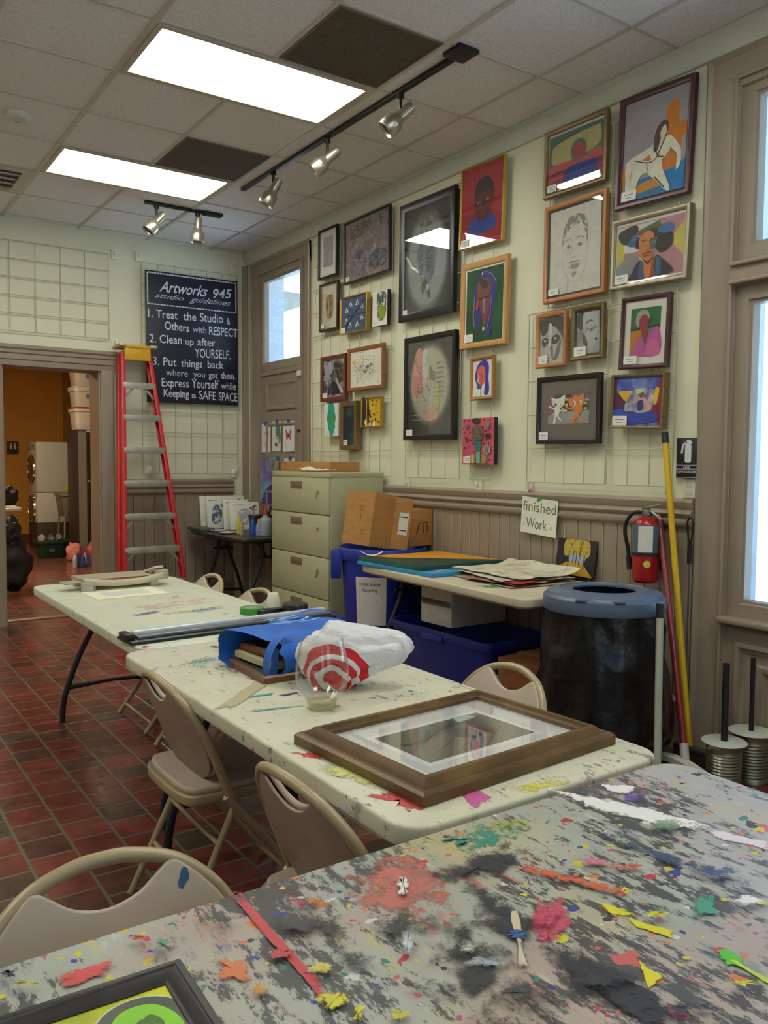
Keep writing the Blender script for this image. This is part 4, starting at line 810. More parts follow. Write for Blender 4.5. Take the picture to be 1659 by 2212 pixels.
def splash(c, scale, solid):
    k = ('splash', c, scale, solid)
    if k in _M: return _M[k]
    m, t, b = new('splash_paint_%d_%d_%d' % c)
    mp = mapped(t, (1, 1, 1)); n = t.nodes.new('ShaderNodeTexNoise'); n.inputs['Scale'].default_value = scale; n.inputs['Detail'].default_value = 10; n.inputs['Roughness'].default_value = .8
    t.links.new(mp.outputs[0], n.inputs['Vector'])
    at = t.nodes.new('ShaderNodeAttribute'); at.attribute_name = 'cov'
    a = t.nodes.new('ShaderNodeMath'); a.operation = 'MULTIPLY_ADD'; a.inputs[1].default_value = solid; t.links.new(at.outputs['Fac'], a.inputs[0]); t.links.new(n.outputs[0], a.inputs[2])
    r = t.nodes.new('ShaderNodeMapRange'); r.inputs[1].default_value = .70; r.inputs[2].default_value = .82; t.links.new(a.outputs[0], r.inputs[0]); t.links.new(r.outputs[0], b.inputs['Alpha'])
    b.inputs['Base Color'].default_value = lin(c); b.inputs['Roughness'].default_value = .45
    _M[k] = m
    return m
def wm(pts, c, amp=.012, seed=1, thr=.46, sc_=45, n=4): return (jag(pts, amp*.7, seed, n), splash(c, sc_, round(.36+(.46-thr)*1.3, 2)))
WHT = (226, 224, 222)
m3 = [wm([(-2.864, -6.496), (-2.754, -6.473), (-2.734, -6.563), (-2.782, -6.636), (-2.846, -6.625), (-2.914, -6.548)], (186, 108, 96), .014, 1, .45, 14),
      wm([(-2.69, -6.464), (-2.548, -6.454), (-2.487, -6.512), (-2.58, -6.545), (-2.66, -6.509)], (52, 138, 124), .02, 2, .5, 40), wm([(-2.60, -6.46), (-2.50, -6.45), (-2.44, -6.50), (-2.54, -6.52)], (206, 206, 70), .02, 22, .56, 50),
      wm([(-2.313, -6.424), (-2.272, -6.494), (-2.232, -6.588), (-2.2, -6.685), (-2.236, -6.685), (-2.282, -6.606), (-2.315, -6.52)], WHT, .006, 3, .36, 60), wm([(-2.207, -6.449), (-2.163, -6.493), (-2.197, -6.515), (-2.224, -6.489)], WHT, .005, 4, .36, 60),
      wm([(-2.215, -6.70), (-2.167, -6.80), (-2.193, -6.814), (-2.225, -6.75)], (220, 206, 216), .005, 5, .36, 60), wm([(-2.672, -6.725), (-2.635, -6.742), (-2.66, -6.787), (-2.727, -6.807), (-2.735, -6.778)], (196, 84, 108), .008, 6, .4, 20),
      wm([(-2.585, -6.765), (-2.572, -6.79), (-2.567, -6.819), (-2.592, -6.81)], (216, 206, 40), .004, 7, .34), wm([(-2.58, -6.826), (-2.559, -6.884), (-2.572, -6.889), (-2.589, -6.85)], (216, 206, 40), .003, 8, .34), wm([(-2.656, -6.905), (-2.663, -6.945), (-2.69, -6.945)], (216, 206, 40), .004, 9, .34),
      wm([(-2.547, -6.947), (-2.528, -6.967), (-2.552, -6.989), (-2.563, -6.975)], (90, 190, 60), .005, 10, .36), wm([(-2.552, -6.975), (-2.546, -6.975), (-2.549, -7.04), (-2.556, -7.04)], (190, 206, 50), .002, 11, .3),
      wm([(-3.05, -6.453), (-3.036, -6.455), (-3.036, -6.524), (-3.046, -6.73), (-3.058, -6.734), (-3.052, -6.524)], (190, 58, 68), .003, 12, .36), wm([(-3.32, -6.506), (-3.256, -6.495), (-3.267, -6.530), (-3.315, -6.538)], (206, 70, 70), .012, 13, .42, 60), wm([(-3.133, -6.588), (-3.105, -6.611), (-3.122, -6.650), (-3.145, -6.621)], (206, 112, 56), .007, 14, .4),
      wm([(-2.735, -6.797), (-2.70, -6.898), (-2.71, -7.0), (-2.755, -6.99), (-2.766, -6.877)], (42, 44, 52), .010, 15, .44, 22), wm([(-2.75, -6.547), (-2.556, -6.545), (-2.54, -6.60), (-2.654, -6.615), (-2.757, -6.601)], (46, 48, 54), .016, 16, .47, 22), wm([(-2.712, -6.596), (-2.70, -6.694), (-2.715, -6.79), (-2.775, -6.785), (-2.77, -6.698)], (46, 48, 54), .012, 17, .48, 20),
      wm([(-2.86, -6.66), (-2.78, -6.67), (-2.80, -6.85), (-2.86, -6.95), (-2.92, -6.90), (-2.90, -6.75)], (50, 50, 54), .02, 18, .5, 18), wm([(-2.464, -6.855), (-2.419, -6.855), (-2.46, -6.89), (-2.499, -6.88)], (76, 150, 128), .008, 19, .42), wm([(-2.215, -6.517), (-2.165, -6.536), (-2.221, -6.569), (-2.252, -6.548)], (104, 90, 160), .01, 20, .5, 60),
      wm([(-3.0, -6.5), (-2.93, -6.49), (-2.94, -6.62), (-3.0, -6.70)], (52, 52, 56), .02, 23, .52, 24), wm([(-2.42, -6.6), (-2.39, -6.6), (-2.33, -6.86), (-2.37, -6.88)], (60, 74, 104), .008, 24, .5, 30), wm([(-2.8, -6.82), (-2.72, -6.72), (-2.715, -6.725), (-2.795, -6.83)], (206, 190, 160), .003, 25, .36, 50), wm([(-2.62, -6.62), (-2.6, -6.62), (-2.52, -6.78), (-2.54, -6.79)], (206, 92, 60), .005, 26, .48, 50)]
m3 += [wm([(-3.036, -6.758), (-3.05, -6.764), (-3.064, -6.755), (-3.065, -6.738), (-3.05, -6.731), (-3.036, -6.741)], (206, 196, 50), .006, 70, 0.44, 45),
       wm([(-3.03, -6.788), (-3.039, -6.796), (-3.045, -6.792), (-3.041, -6.78), (-3.032, -6.772), (-3.026, -6.776)], (210, 200, 40), .006, 71, 0.42, 45),
       wm([(-2.981, -6.826), (-2.993, -6.83), (-3.005, -6.822), (-3.005, -6.809), (-2.993, -6.805), (-2.981, -6.813)], (200, 190, 70), .006, 72, 0.48, 45),
       wm([(-2.74, -6.777), (-2.755, -6.779), (-2.77, -6.769), (-2.771, -6.757), (-2.756, -6.754), (-2.741, -6.765)], (60, 92, 150), .006, 73, 0.44, 45),
       wm([(-2.806, -6.57), (-2.824, -6.59), (-2.83, -6.586), (-2.818, -6.562), (-2.798, -6.541), (-2.792, -6.545)], (220, 220, 214), .006, 74, 0.4, 45),
       wm([(-2.924, -6.545), (-2.931, -6.55), (-2.937, -6.546), (-2.936, -6.537), (-2.929, -6.532), (-2.923, -6.536)], (220, 220, 216), .006, 75, 0.4, 45),
       wm([(-3.014, -6.692), (-3.028, -6.695), (-3.045, -6.684), (-3.049, -6.669), (-3.035, -6.665), (-3.017, -6.677)], (206, 190, 80), .006, 76, 0.5, 30),
       wm([(-3.046, -6.633), (-3.056, -6.637), (-3.068, -6.63), (-3.07, -6.618), (-3.059, -6.613), (-3.048, -6.621)], (196, 60, 70), .006, 77, 0.44, 45),
       wm([(-3.107, -6.688), (-3.119, -6.695), (-3.131, -6.687), (-3.132, -6.671), (-3.12, -6.664), (-3.107, -6.672)], (206, 150, 60), .006, 78, 0.5, 45),
       wm([(-2.813, -6.814), (-2.836, -6.812), (-2.867, -6.791), (-2.876, -6.772), (-2.853, -6.775), (-2.822, -6.796)], (170, 178, 186), .006, 79, 0.5, 20),
       wm([(-2.894, -6.709), (-2.92, -6.736), (-2.929, -6.73), (-2.911, -6.697), (-2.884, -6.668), (-2.875, -6.674)], (190, 196, 204), .006, 80, 0.5, 24),
       wm([(-2.475, -6.698), (-2.496, -6.697), (-2.519, -6.682), (-2.522, -6.666), (-2.502, -6.666), (-2.478, -6.682)], (206, 110, 130), .006, 81, 0.48, 45),
       wm([(-2.44, -6.741), (-2.462, -6.739), (-2.487, -6.722), (-2.492, -6.706), (-2.47, -6.707), (-2.444, -6.725)], (206, 90, 70), .006, 82, 0.48, 45),
       wm([(-2.672, -6.772), (-2.706, -6.792), (-2.723, -6.781), (-2.706, -6.749), (-2.67, -6.728), (-2.652, -6.739)], (190, 70, 100), .006, 83, 0.5, 18),
       wm([(-2.236, -6.685), (-2.274, -6.688), (-2.31, -6.664), (-2.308, -6.637), (-2.27, -6.633), (-2.233, -6.658)], (120, 150, 120), .006, 84, 0.52, 30),
       wm([(-2.654, -7.035), (-2.681, -7.031), (-2.714, -7.008), (-2.721, -6.99), (-2.694, -6.993), (-2.66, -7.016)], (46, 50, 64), .006, 85, 0.5, 18),
       wm([(-2.705, -6.935), (-2.742, -6.939), (-2.776, -6.916), (-2.775, -6.887), (-2.738, -6.882), (-2.702, -6.906)], (48, 50, 58), .006, 86, 0.5, 16),
       wm([(-2.97, -6.588), (-2.999, -6.598), (-3.032, -6.576), (-3.038, -6.543), (-3.009, -6.531), (-2.974, -6.554)], (52, 54, 58), .006, 87, 0.52, 16),
       wm([(-2.953, -6.708), (-2.98, -6.716), (-3.011, -6.695), (-3.016, -6.666), (-2.989, -6.658), (-2.957, -6.679)], (50, 52, 58), .006, 88, 0.52, 16),
       wm([(-2.857, -6.663), (-2.887, -6.676), (-2.914, -6.657), (-2.913, -6.626), (-2.883, -6.612), (-2.854, -6.631)], (54, 56, 60), .006, 89, 0.52, 16),
       wm([(-2.796, -6.907), (-2.827, -6.905), (-2.866, -6.879), (-2.875, -6.855), (-2.844, -6.856), (-2.804, -6.882)], (60, 62, 68), .006, 90, 0.52, 16),
       wm([(-2.893, -6.831), (-2.923, -6.835), (-2.957, -6.813), (-2.962, -6.785), (-2.932, -6.78), (-2.897, -6.803)], (50, 52, 60), .006, 91, 0.53, 16),
       wm([(-2.818, -6.773), (-2.844, -6.778), (-2.87, -6.76), (-2.872, -6.737), (-2.846, -6.731), (-2.819, -6.749)], (200, 200, 190), .006, 92, 0.52, 22),
       wm([(-3.195, -6.534), (-3.202, -6.537), (-3.213, -6.53), (-3.216, -6.52), (-3.208, -6.516), (-3.197, -6.523)], (90, 90, 160), .006, 93, 0.48, 45),
       wm([(-3.181, -6.517), (-3.192, -6.532), (-3.201, -6.526), (-3.199, -6.505), (-3.188, -6.489), (-3.179, -6.495)], (60, 140, 110), .006, 94, 0.5, 45),
       wm([(-3.202, -6.49), (-3.208, -6.492), (-3.217, -6.487), (-3.219, -6.478), (-3.213, -6.475), (-3.204, -6.481)], (190, 70, 70), .006, 95, 0.48, 45),
       wm([(-3.342, -6.519), (-3.353, -6.52), (-3.373, -6.507), (-3.381, -6.493), (-3.37, -6.493), (-3.35, -6.506)], (200, 190, 90), .006, 96, 0.5, 45),
       wm([(-3.37, -6.478), (-3.375, -6.484), (-3.383, -6.479), (-3.386, -6.467), (-3.38, -6.461), (-3.372, -6.466)], (50, 50, 54), .006, 97, 0.46, 45),
       wm([(-3.072, -6.52), (-3.088, -6.524), (-3.11, -6.509), (-3.117, -6.49), (-3.1, -6.486), (-3.078, -6.501)], (60, 60, 62), .006, 98, 0.5, 45),
       wm([(-3.105, -6.513), (-3.123, -6.513), (-3.15, -6.495), (-3.16, -6.475), (-3.143, -6.475), (-3.114, -6.494)], (60, 120, 100), .006, 99, 0.54, 45),
       wm([(-2.536, -6.863), (-2.549, -6.862), (-2.563, -6.852), (-2.566, -6.843), (-2.553, -6.844), (-2.538, -6.854)], (216, 206, 50), .006, 100, 0.44, 45),
       wm([(-2.572, -7.035), (-2.587, -7.031), (-2.607, -7.017), (-2.613, -7.008), (-2.598, -7.012), (-2.578, -7.025)], (206, 206, 60), .006, 101, 0.44, 45),
       wm([(-2.381, -6.92), (-2.403, -6.921), (-2.42, -6.91), (-2.417, -6.896), (-2.395, -6.893), (-2.377, -6.906)], (226, 226, 226), .006, 102, 0.46, 45),
       wm([(-2.319, -6.858), (-2.35, -6.853), (-2.388, -6.828), (-2.395, -6.807), (-2.364, -6.812), (-2.326, -6.838)], (70, 84, 130), .006, 103, 0.52, 24)]
table('paint covered grey folding table nearest the camera', -2.865, -6.815, 0, 1.83, .77, .74, TOP3, M((176, 170, 152), .5), m3)
m2 = [wm([(-2.66, -5.915), (-2.62, -5.95), (-2.625, -5.99), (-2.655, -5.96)], (206, 70, 70), .008, 31, .42, 60), wm([(-2.475, -6.285), (-2.445, -6.32), (-2.455, -6.375), (-2.51, -6.385), (-2.49, -6.33)], (204, 96, 156), .007, 32, .4, 30), wm([(-2.655, -6.225), (-2.57, -6.26), (-2.60, -6.335), (-2.635, -6.33), (-2.62, -6.28)], (206, 74, 76), .012, 33, .44, 40),
      wm([(-2.40, -6.35), (-2.25, -6.375), (-2.26, -6.405), (-2.37, -6.40)], (212, 200, 80), .014, 34, .48, 40), wm([(-2.60, -5.43), (-2.478, -5.443), (-2.49, -5.455), (-2.59, -5.445)], (56, 150, 142), .004, 35, .42, 60), wm([(-2.47, -5.475), (-2.41, -5.47), (-2.41, -5.485), (-2.46, -5.49)], (64, 66, 110), .003, 36, .4, 60),
      wm([(-2.40, -4.76), (-2.18, -4.75), (-2.16, -4.80), (-2.28, -4.83), (-2.38, -4.80)], (60, 70, 84), .012, 37, .50, 40), wm([(-2.655, -5.48), (-2.615, -5.50), (-2.38, -5.29), (-2.42, -5.27)], (178, 168, 132), .003, 38, .3, 20), wm([(-2.62, -5.56), (-2.44, -5.60), (-2.45, -5.61), (-2.62, -5.575)], (110, 170, 160), .004, 39, .48, 60), wm([(-2.66, -6.05), (-2.6, -6.0), (-2.55, -6.15), (-2.63, -6.2)], (206, 206, 130), .012, 40, .46, 30),
      wm([(-2.56, -4.95), (-2.46, -4.90), (-2.42, -4.97), (-2.52, -5.02)], (116, 160, 160), .012, 41, .52, 60), wm([(-2.49, -5.08), (-2.5, -5.05), (-2.42, -5.05), (-2.43, -5.1)], (90, 94, 100), .012, 42, .55, 70)]
table('stained white folding table in the middle, with the bags and the big frame on it', -2.31, -5.545, 90, 1.73, .755, .74, TOP2, M((198, 190, 166), .5), m2)
m1 = [wm([(-2.44, -4.0), (-2.30, -3.93), (-2.28, -3.98), (-2.40, -4.05)], (72, 92, 150), .01, 51, .5, 60), wm([(-2.3, -4.02), (-2.12, -4.0), (-2.14, -4.05), (-2.3, -4.07)], (196, 180, 130), .01, 52, .48, 40), wm([(-2.2, -4.04), (-2.0, -3.96), (-2.02, -4.03), (-2.16, -4.1)], (120, 124, 160), .012, 53, .52, 50), wm([(-2.35, -3.78), (-2.0, -3.74), (-2.0, -3.86), (-2.3, -3.9)], (214, 190, 176), .02, 54, .46, 14), wm([(-2.60, -4.635), (-2.585, -4.625), (-2.57, -4.645), (-2.59, -4.655)], (200, 70, 60), .004, 55, .36, 60)]
table('faintly stained white folding table at the far end, with the paper cutter on it', -2.225, -3.765, 90, 1.83, .78, .74, TOP1, M((206, 204, 192), .45), m1)
table('low cream folding table against the right wall, for finished work', -.42, -4.0, 87, 1.58, .70, .775, M((198, 186, 158), .5, var=.08, vs=5), M((186, 172, 146), .5), [wm([(-.70, -4.30), (-.62, -4.33), (-.64, -4.42), (-.71, -4.39)], (70, 150, 100), .01, 61, .45, 40)], leg_at=.06)
t = table('small black folding table in the far corner beside the filing cabinet', -.37, -.72, 90, 1.18, .60, .775, MN('dark_laminate', [(.3, (34, 26, 24)), (.7, (50, 40, 36))], 5, 5, rough=.35), M((26, 22, 22), .4), (), .03)
# ------------------------------------------------------------------ folding chairs
CHM = M((168, 150, 116), .38, .15, var=.05); VIN = M((184, 166, 148), .42, var=.05, vs=6); PAN = M((150, 130, 116), .45, var=.05)
def build_chair(label):
    t = thing('folding_chair', label, 'chair', group='beige metal folding chairs')
    Ltilt = math.atan2(.13, .34)
    Xb = T(-.13, 0, .455) @ RY(-math.degrees(Ltilt)) @ Matrix(((0, 0, -1, 0), (1, 0, 0, 0), (0, 1, 0, 0), (0, 0, 0, 1)))   # local x->y, y->up along the back, z->backwards
    def bow(p):                    # wrap the back round the sitter
        for v in p.bm.verts: v.co.x += .55*v.co.y**2
        return p
    half = [(.222, -.02), (.222, .10), (.212, .19), (.178, .262), (.12, .312), (.05, .334), (0, .338)]
    arch = half+[(-a, b) for a, b in half[::-1][1:]]
    p = P(Xb).tube([(a, b, 0) for a, b in smoothpoly(arch, 5, False)], .0125, CHM, 10); bow(p).done('back_frame', t)
    side = [(.05, .0), (.12, .012), (.18, .05), (.212, .11), (.206, .19), (.176, .255), (.125, .308), (.104, .314), (.086, .302), (.05, .276), (0, .264)]
    out = side+[(-a, b) for a, b in side[::-1][1:]]
    p = P(Xb)
    for zz, m_, s_ in ((-.016, VIN, 1.0), (.002, PAN, .96)):
        pts = smoothpoly([(a*s_, .13+(b-.13)*s_) for a, b in out], 4)
        p.prism(pts, .014 if m_ is VIN else .008, m_, .005 if m_ is VIN else .003, T(0, 0, zz))
    bow(p).done('backrest', t)
    p = P(); pts = smoothpoly([(-.215, -.16), (-.14, -.195), (.10, -.195), (.19, -.16), (.205, 0), (.19, .16), (.10, .195), (-.14, .195), (-.215, .16), (-.23, 0)], 4)
    p.prism(pts, .03, CHM, .006, T(0, 0, .415)); p.prism([(a*.95, b*.95) for a, b in pts], .022, VIN, .009, T(0, 0, .443)); p.done('seat', t)
    for s_ in (-1, 1):
        p = P(); p.tube([(-.11, s_*.222, .44), (.03, s_*.222, .27), (.235, s_*.222, .006)], .0125, CHM, 10); p.done('leg', t)
        p = P(); p.tube([(-.06, s_*.200, .425), (-.14, s_*.200, .25), (-.262, s_*.200, .006)], .0115, CHM, 10); p.done('leg', t)
    p = P()
    for z_, xx in ((.16, -.183), (.29, -.122)):
        p = P(); p.cyl((xx, -.2, z_), (xx, .2, z_), .008, CHM); p.done('stretcher', t)
    p = P(); p.cyl((.20, -.222, .05), (.20, .222, .05), .008, CHM); p.done('stretcher', t)
    return t
ch = build_chair('beige folding chair left of the middle table, next to the far table')
ch.matrix_world = T(-2.49, -5.17, 0)
for x, y, rz, l in ((-2.535, -6.09, 2, 'beige folding chair left of the middle table, tucked beside the front table'), (-3.205, -6.515, -91, 'pale folding chair at the bottom left, its handle back facing the camera'), (-1.99, -5.68, 176, 'beige folding chair right of the middle table, behind the big frame, with green paint specks'),
                    (-1.95, -3.20, 180, 'beige folding chair right of the far table, farther of two'), (-1.96, -3.84, 182, 'beige folding chair right of the far table, nearer of two beside the white cup')):
    copy_tree(ch, T(x, y, 0) @ RZ(rz), l, 'beige metal folding chairs')
# ------------------------------------------------------------------ back wall: chalkboard and ladder
CHK = M((206, 210, 220), .9); CHK2 = M((182, 188, 204), .9)
X = Matrix(((1, 0, 0, -.575), (0, 0, -1, -.037), (0, 1, 0, 2.56), (0, 0, 0, 1))) @ RZ(.4)
t = thing('chalkboard', 'black chalkboard with handwritten studio rules on the back wall', 'chalkboard', mat=X)
bw, bh = .905, 1.195
P().box((0, 0, .010), (bw, bh, .02), MN('slate', [(.3, (20, 20, 34)), (.7, (30, 32, 50))], 5, 5, rough=.45), .002).done('board', t)
p = P()
def U(u): return (u-.5)*bw
def V(v): return (.5-v)*bh
def chalk(s_, u0_, u1_, v0_, v1_, h, shear=0., bold=.006, m=CHK): p.text(s_, U(u0_), U(u1_), V(v0_), h, m, .0215, shear, bold, V(v1_))
chalk('Artworks', .14, .66, .152, .150, .098, .45); chalk('945', .72, .93, .155, .14, .085, .2)
chalk('studio', .09, .40, .200, .205, .046, .5, .002, CHK2); chalk('guidelines', .46, .92, .205, .202, .05, .5, .002, CHK2)
chalk('1. Treat', .02, .33, .355, .352, .075); chalk('the', .39, .53, .352, .350, .075); chalk('Studio', .57, .83, .35, .345, .082); chalk('&', .87, .91, .35, .35, .06)
chalk('Others', .19, .45, .437, .44, .075, bold=.012); chalk('with', .49, .64, .44, .44, .06, m=CHK2); chalk('RESPECT', .67, .995, .446, .448, .078, bold=.014)
chalk('2. Clean', .03, .37, .545, .54, .075); chalk('up', .41, .50, .54, .54, .06); chalk('after', .54, .74, .54, .535, .07)
chalk('YOURSELF.', .51, .91, .635, .63, .085)
chalk('3. Put', .06, .31, .715, .715, .075); chalk('things', .36, .59, .715, .712, .07); chalk('back', .65, .83, .71, .71, .07)
chalk('where', .20, .43, .79, .79, .06, m=CHK2); chalk('you', .49, .62, .79, .79, .06, m=CHK2); chalk('got', .66, .76, .79, .79, .06); chalk('them.', .80, .96, .79, .79, .065)
chalk('Express', .15, .44, .875, .875, .075); chalk('Yourself', .47, .77, .875, .875, .085, bold=.01); chalk('while', .80, .97, .875, .875, .07)
chalk('Keeping', .17, .44, .953, .955, .07, bold=.012); chalk('a', .47, .52, .955, .955, .05, bold=.01); chalk('SAFE', .55, .74, .96, .965, .08); chalk('SPACE', .77, .985, .965, .968, .08)
p.done('chalk_lettering', t, 'white and pale blue chalk handwriting', recalc=False)
p = P()
for k in range(30):
    a = .02+.96*k/30; p.face([(U(a), V(.012), .0212), (U(a+.026), V(.012), .0212), (U(a+.026), V(.022), .0212), (U(a), V(.022), .0212)], CHK)
    p.face([(U(a), V(.248), .0212), (U(a+.024), V(.248), .0212), (U(a+.024), V(.257), .0212), (U(a), V(.257), .0212)], CHK)
for k in range(13):
    a = .02+.235*k/13
    for u_ in (.012, .972): p.face([(U(u_), V(a), .0212), (U(u_+.012), V(a), .0212), (U(u_+.012), V(a+.015), .0212), (U(u_), V(a+.015), .0212)], CHK)
p.done('chalk_border', t, recalc=False)
RED = MN('ladder_red', [(.3, (176, 30, 34)), (.62, (198, 40, 42)), (.78, (206, 120, 116))], 26, 6, (1, 1, .4), .4); STEP = MN('worn_aluminium', [(.3, (150, 146, 132)), (.7, (176, 172, 158))], 14, 6, rough=.42, metal=.45)
LY = lambda z: -.175-(2.42-z)/2.42*.5
t = thing('step_ladder', 'tall red step ladder with grey steps and a yellow top, leaning by the doorway', 'ladder', (-1.165, -.62, 0))
o = Vector(t.location)
def beam(p, a, b, sx_, sy_, m):
    a = Vector(a)-o; b = Vector(b)-o; d = b-a; q = d.to_track_quat('Z', 'Y').to_matrix().to_4x4()
    z = d.normalized(); y = (Vector((0, 1, 0))-z*z.y).normalized(); x = y.cross(z)
    R = Matrix(((x.x, y.x, z.x, 0), (x.y, y.y, z.y, 0), (x.z, y.z, z.z, 0), (0, 0, 0, 1)))
    return p.box((a+b)/2, (sx_, sy_, d.length), m, .003, R)
lx = lambda z: -1.455+.155*z/2.4
rx_ = lambda z: -.858-.19*z/2.4
for s_, fx in ((-1, lx), (1, rx_)):
    p = P(); beam(p, (fx(0), LY(0), 0.01), (fx(2.38), LY(2.38), 2.38), .012, .075, RED)
    beam(p, (fx(0)-s_*.012, LY(0)-.036, 0.01), (fx(2.38)-s_*.012, LY(2.38)-.036, 2.38), .034, .008, RED); beam(p, (fx(0)-s_*.012, LY(0)+.036, 0.01), (fx(2.38)-s_*.012, LY(2.38)+.036, 2.38), .034, .008, RED)
    p.box(Vector((fx(0), LY(0), .03))-o, (.045, .085, .06), M((60, 60, 60), .6), .006); p.done('rail', t)
    p = P(); beam(p, (fx(0)+s_*.012, LY(0)+.075, 0.05), (fx(2.38)+s_*.0, LY(2.38)+.07, 2.36), .03, .05, RED); p.done('rear_rail', t)
for k in range(8):
    z = 2.10-.286*k
    if z < .05: break
    p = P(); xa, xb = lx(z)+.006, rx_(z)-.006
    p.box(Vector(((xa+xb)/2, LY(z)-.004, z))-o, (xb-xa, .085, .012), STEP, .003); p.box(Vector(((xa+xb)/2, LY(z)-.045, z-.022))-o, (xb-xa, .006, .05), STEP, .002)
    for q in (-.02, .01): p.box(Vector(((xa+xb)/2, LY(z)+q, z+.007))-o, (xb-xa-.01, .006, .004), STEP)
    if k in (0, 4, 5, 6):
        for xs, sg in ((xa, 1), (xb, -1)):
            beam(p, (xs+sg*.004, LY(z)-.03, z-.13), (xs+sg*.10, LY(z)-.03, z-.03), .022, .004, STEP)
    p.done('step', t)
YEL = M((206, 158, 26), .42, var=.12, vs=20)
p = P(); p.box(Vector((-1.172, LY(2.4)+.02, 2.425))-o, (.335, .20, .03), YEL, .01); p.box(Vector((-1.172, LY(2.4)-.065, 2.37))-o, (.235, .012, .13), YEL, .006)
for xx in (-1.31, -1.035): p.box(Vector((xx, LY(2.4)-.02, 2.432))-o, (.06, .16, .024), M((186, 182, 166), .4, .3), .006)
p.done('top_cap', t)
# ------------------------------------------------------------------ filing cabinet and what stands round it
FC = M((176, 174, 140), .4, var=.03, bump=.02, bs=40)
t = thing('filing_cabinet', 'beige four drawer lateral filing cabinet against the right wall', 'cabinet', (-.262, -1.994, 0))
p = P(); p.box((0, 0, .672), (.455, .916, 1.344), FC, .004); p.box((-.004, 0, 1.325), (.468, .922, .04), FC, .006)
p.done('body', t)
LBL = M((118, 104, 84), .4); CHRO = M((200, 200, 200), .15, 1.)
for i, (a, b) in enumerate(((1.035, 1.30), (.722, 1.027), (.412, .714), (.06, .404))):
    d = P().box((-.235, 0, (a+b)/2), (.022, .902, b-a), FC, .004).done('drawer', t)
    P().box((-.2475, .035, b-.055), (.006, .185, .055), LBL, .003).done('pull', d, 'brown recessed handle with a label slot')
    q = P(); q.cyl((-.246, -.30, b-.10), (-.254, -.30, b-.10), .014, CHRO)
    if i in (0, 2): q.box((-.262, -.30, b-.125), (.004, .012, .05), CHRO, .001)
    q.done('lock', d)
CB = MN('corrugated_card', [(.3, (164, 116, 62)), (.7, (182, 134, 76))], 6, 5, (1, 1, 4), .8); CBD = M((128, 88, 48), .85)
t = thing('cardboard_tray', 'shallow cardboard tray on top of the filing cabinet', 'box', (-.20, -1.74, 1.345))
p = P(); p.box((0, 0, .004), (.26, .86, .006), CB)
for sx_ in (-1, 1): p.box((sx_*.13, 0, .04), (.005, .86, .075), CB)
for sy_ in (-1, 1): p.box((0, sy_*.43, .04), (.26, .005, .075), CB)
p.done('tray', t); P().box((-.1335, .40, .04), (.001, .03, .06), M((60, 50, 40), .8)).done('printed_mark', t)
p = P(); rows = []
for i in range(9): rows.append([(-.06+.014*j, -.20+.05*i, .002+.01*mnoise.noise(Vector((i*.7, j*.5, 3)))+.014*(i > 6)+.006*j/6) for j in range(9)])
p.grid(rows, M((226, 224, 214), .8)); o_ = p.done('paper_sheet'); o_.matrix_world = T(-.41, -2.10, 1.356); tag(o_, 'crumpled white paper on top of the filing cabinet', 'paper')
# small corner table things
def bottle(name, label, x, y, z, prof, m, capm, capprof, cat='bottle'):
    t = thing(name, label, cat, (x, y, z)); P().lathe(prof, m, 18).done('body', t); P().lathe(capprof, capm, 14).done('cap', t); return t
ZD = .7755
bottle('glue_bottle', 'big translucent grey squeeze bottle with a red nozzle on the corner table', -.33, -1.07, ZD, [(.001, 0), (.055, .002), (.058, .02), (.058, .13), (.05, .15), (.025, .165), (.022, .185)], M((150, 158, 162), .3), M((170, 30, 44), .4), [(.022, .185), (.022, .20), (.016, .215), (.01, .25), (.004, .26)])
bottle('paint_bottle', 'blue paint bottle on the corner table', -.40, -.96, ZD, [(.001, 0), (.027, .002), (.028, .11), (.018, .13), (.014, .14)], M((34, 74, 150), .35), M((40, 60, 110), .4), [(.015, .14), (.015, .165), (.001, .166)])
bottle('paint_bottle', 'pale violet squeeze bottle beside the big grey bottle', -.37, -1.01, ZD, [(.001, 0), (.024, .002), (.025, .08), (.016, .1), (.01, .11)], M((130, 140, 180), .35), M((196, 130, 70), .4), [(.011, .11), (.008, .14), (.001, .145)])
bottle('paint_bottle', 'yellow bottle in front of the leaning sheets', -.46, -.80, ZD, [(.001, 0), (.018, .002), (.019, .10), (.012, .12), (.009, .13)], M((204, 190, 44), .4), M((210, 200, 60), .4), [(.01, .13), (.007, .16), (.001, .165)])
bottle('paint_bottle', 'short beige bottle with a yellow base at the table edge', -.49, -.92, ZD, [(.001, 0), (.02, .002), (.021, .075), (.014, .095), (.01, .1)], M((170, 150, 110), .4), M((206, 180, 40), .4), [(.011, .1), (.011, .115), (.001, .116)])
for x, y, l in ((-.51, -.48, 'white paint dish, farther of two on the corner table'), (-.53, -.72, 'white paint dish, nearer of two on the corner table')):
    o_ = P(T(x, y, ZD)).lathe([(.001, .002), (.06, .002), (.085, .014), (.088, .014), (.062, 0), (.001, 0)], M((216, 212, 206), .4), 24).done('paint_dish'); tag(o_, l, 'dish', 'white paint dishes')
o_ = P(T(-.595, -.25, ZD) @ RZ(2)).box((0, 0, .014), (.14, .32, .028), M((84, 90, 80), .5), .006).done('binder'); tag(o_, 'flat grey green binder at the far end of the corner table', 'binder')
SHN = [(.36, (70, 90, 130)), (.44, (206, 204, 194)), (.6, (222, 220, 208)), (.72, (150, 120, 130))]
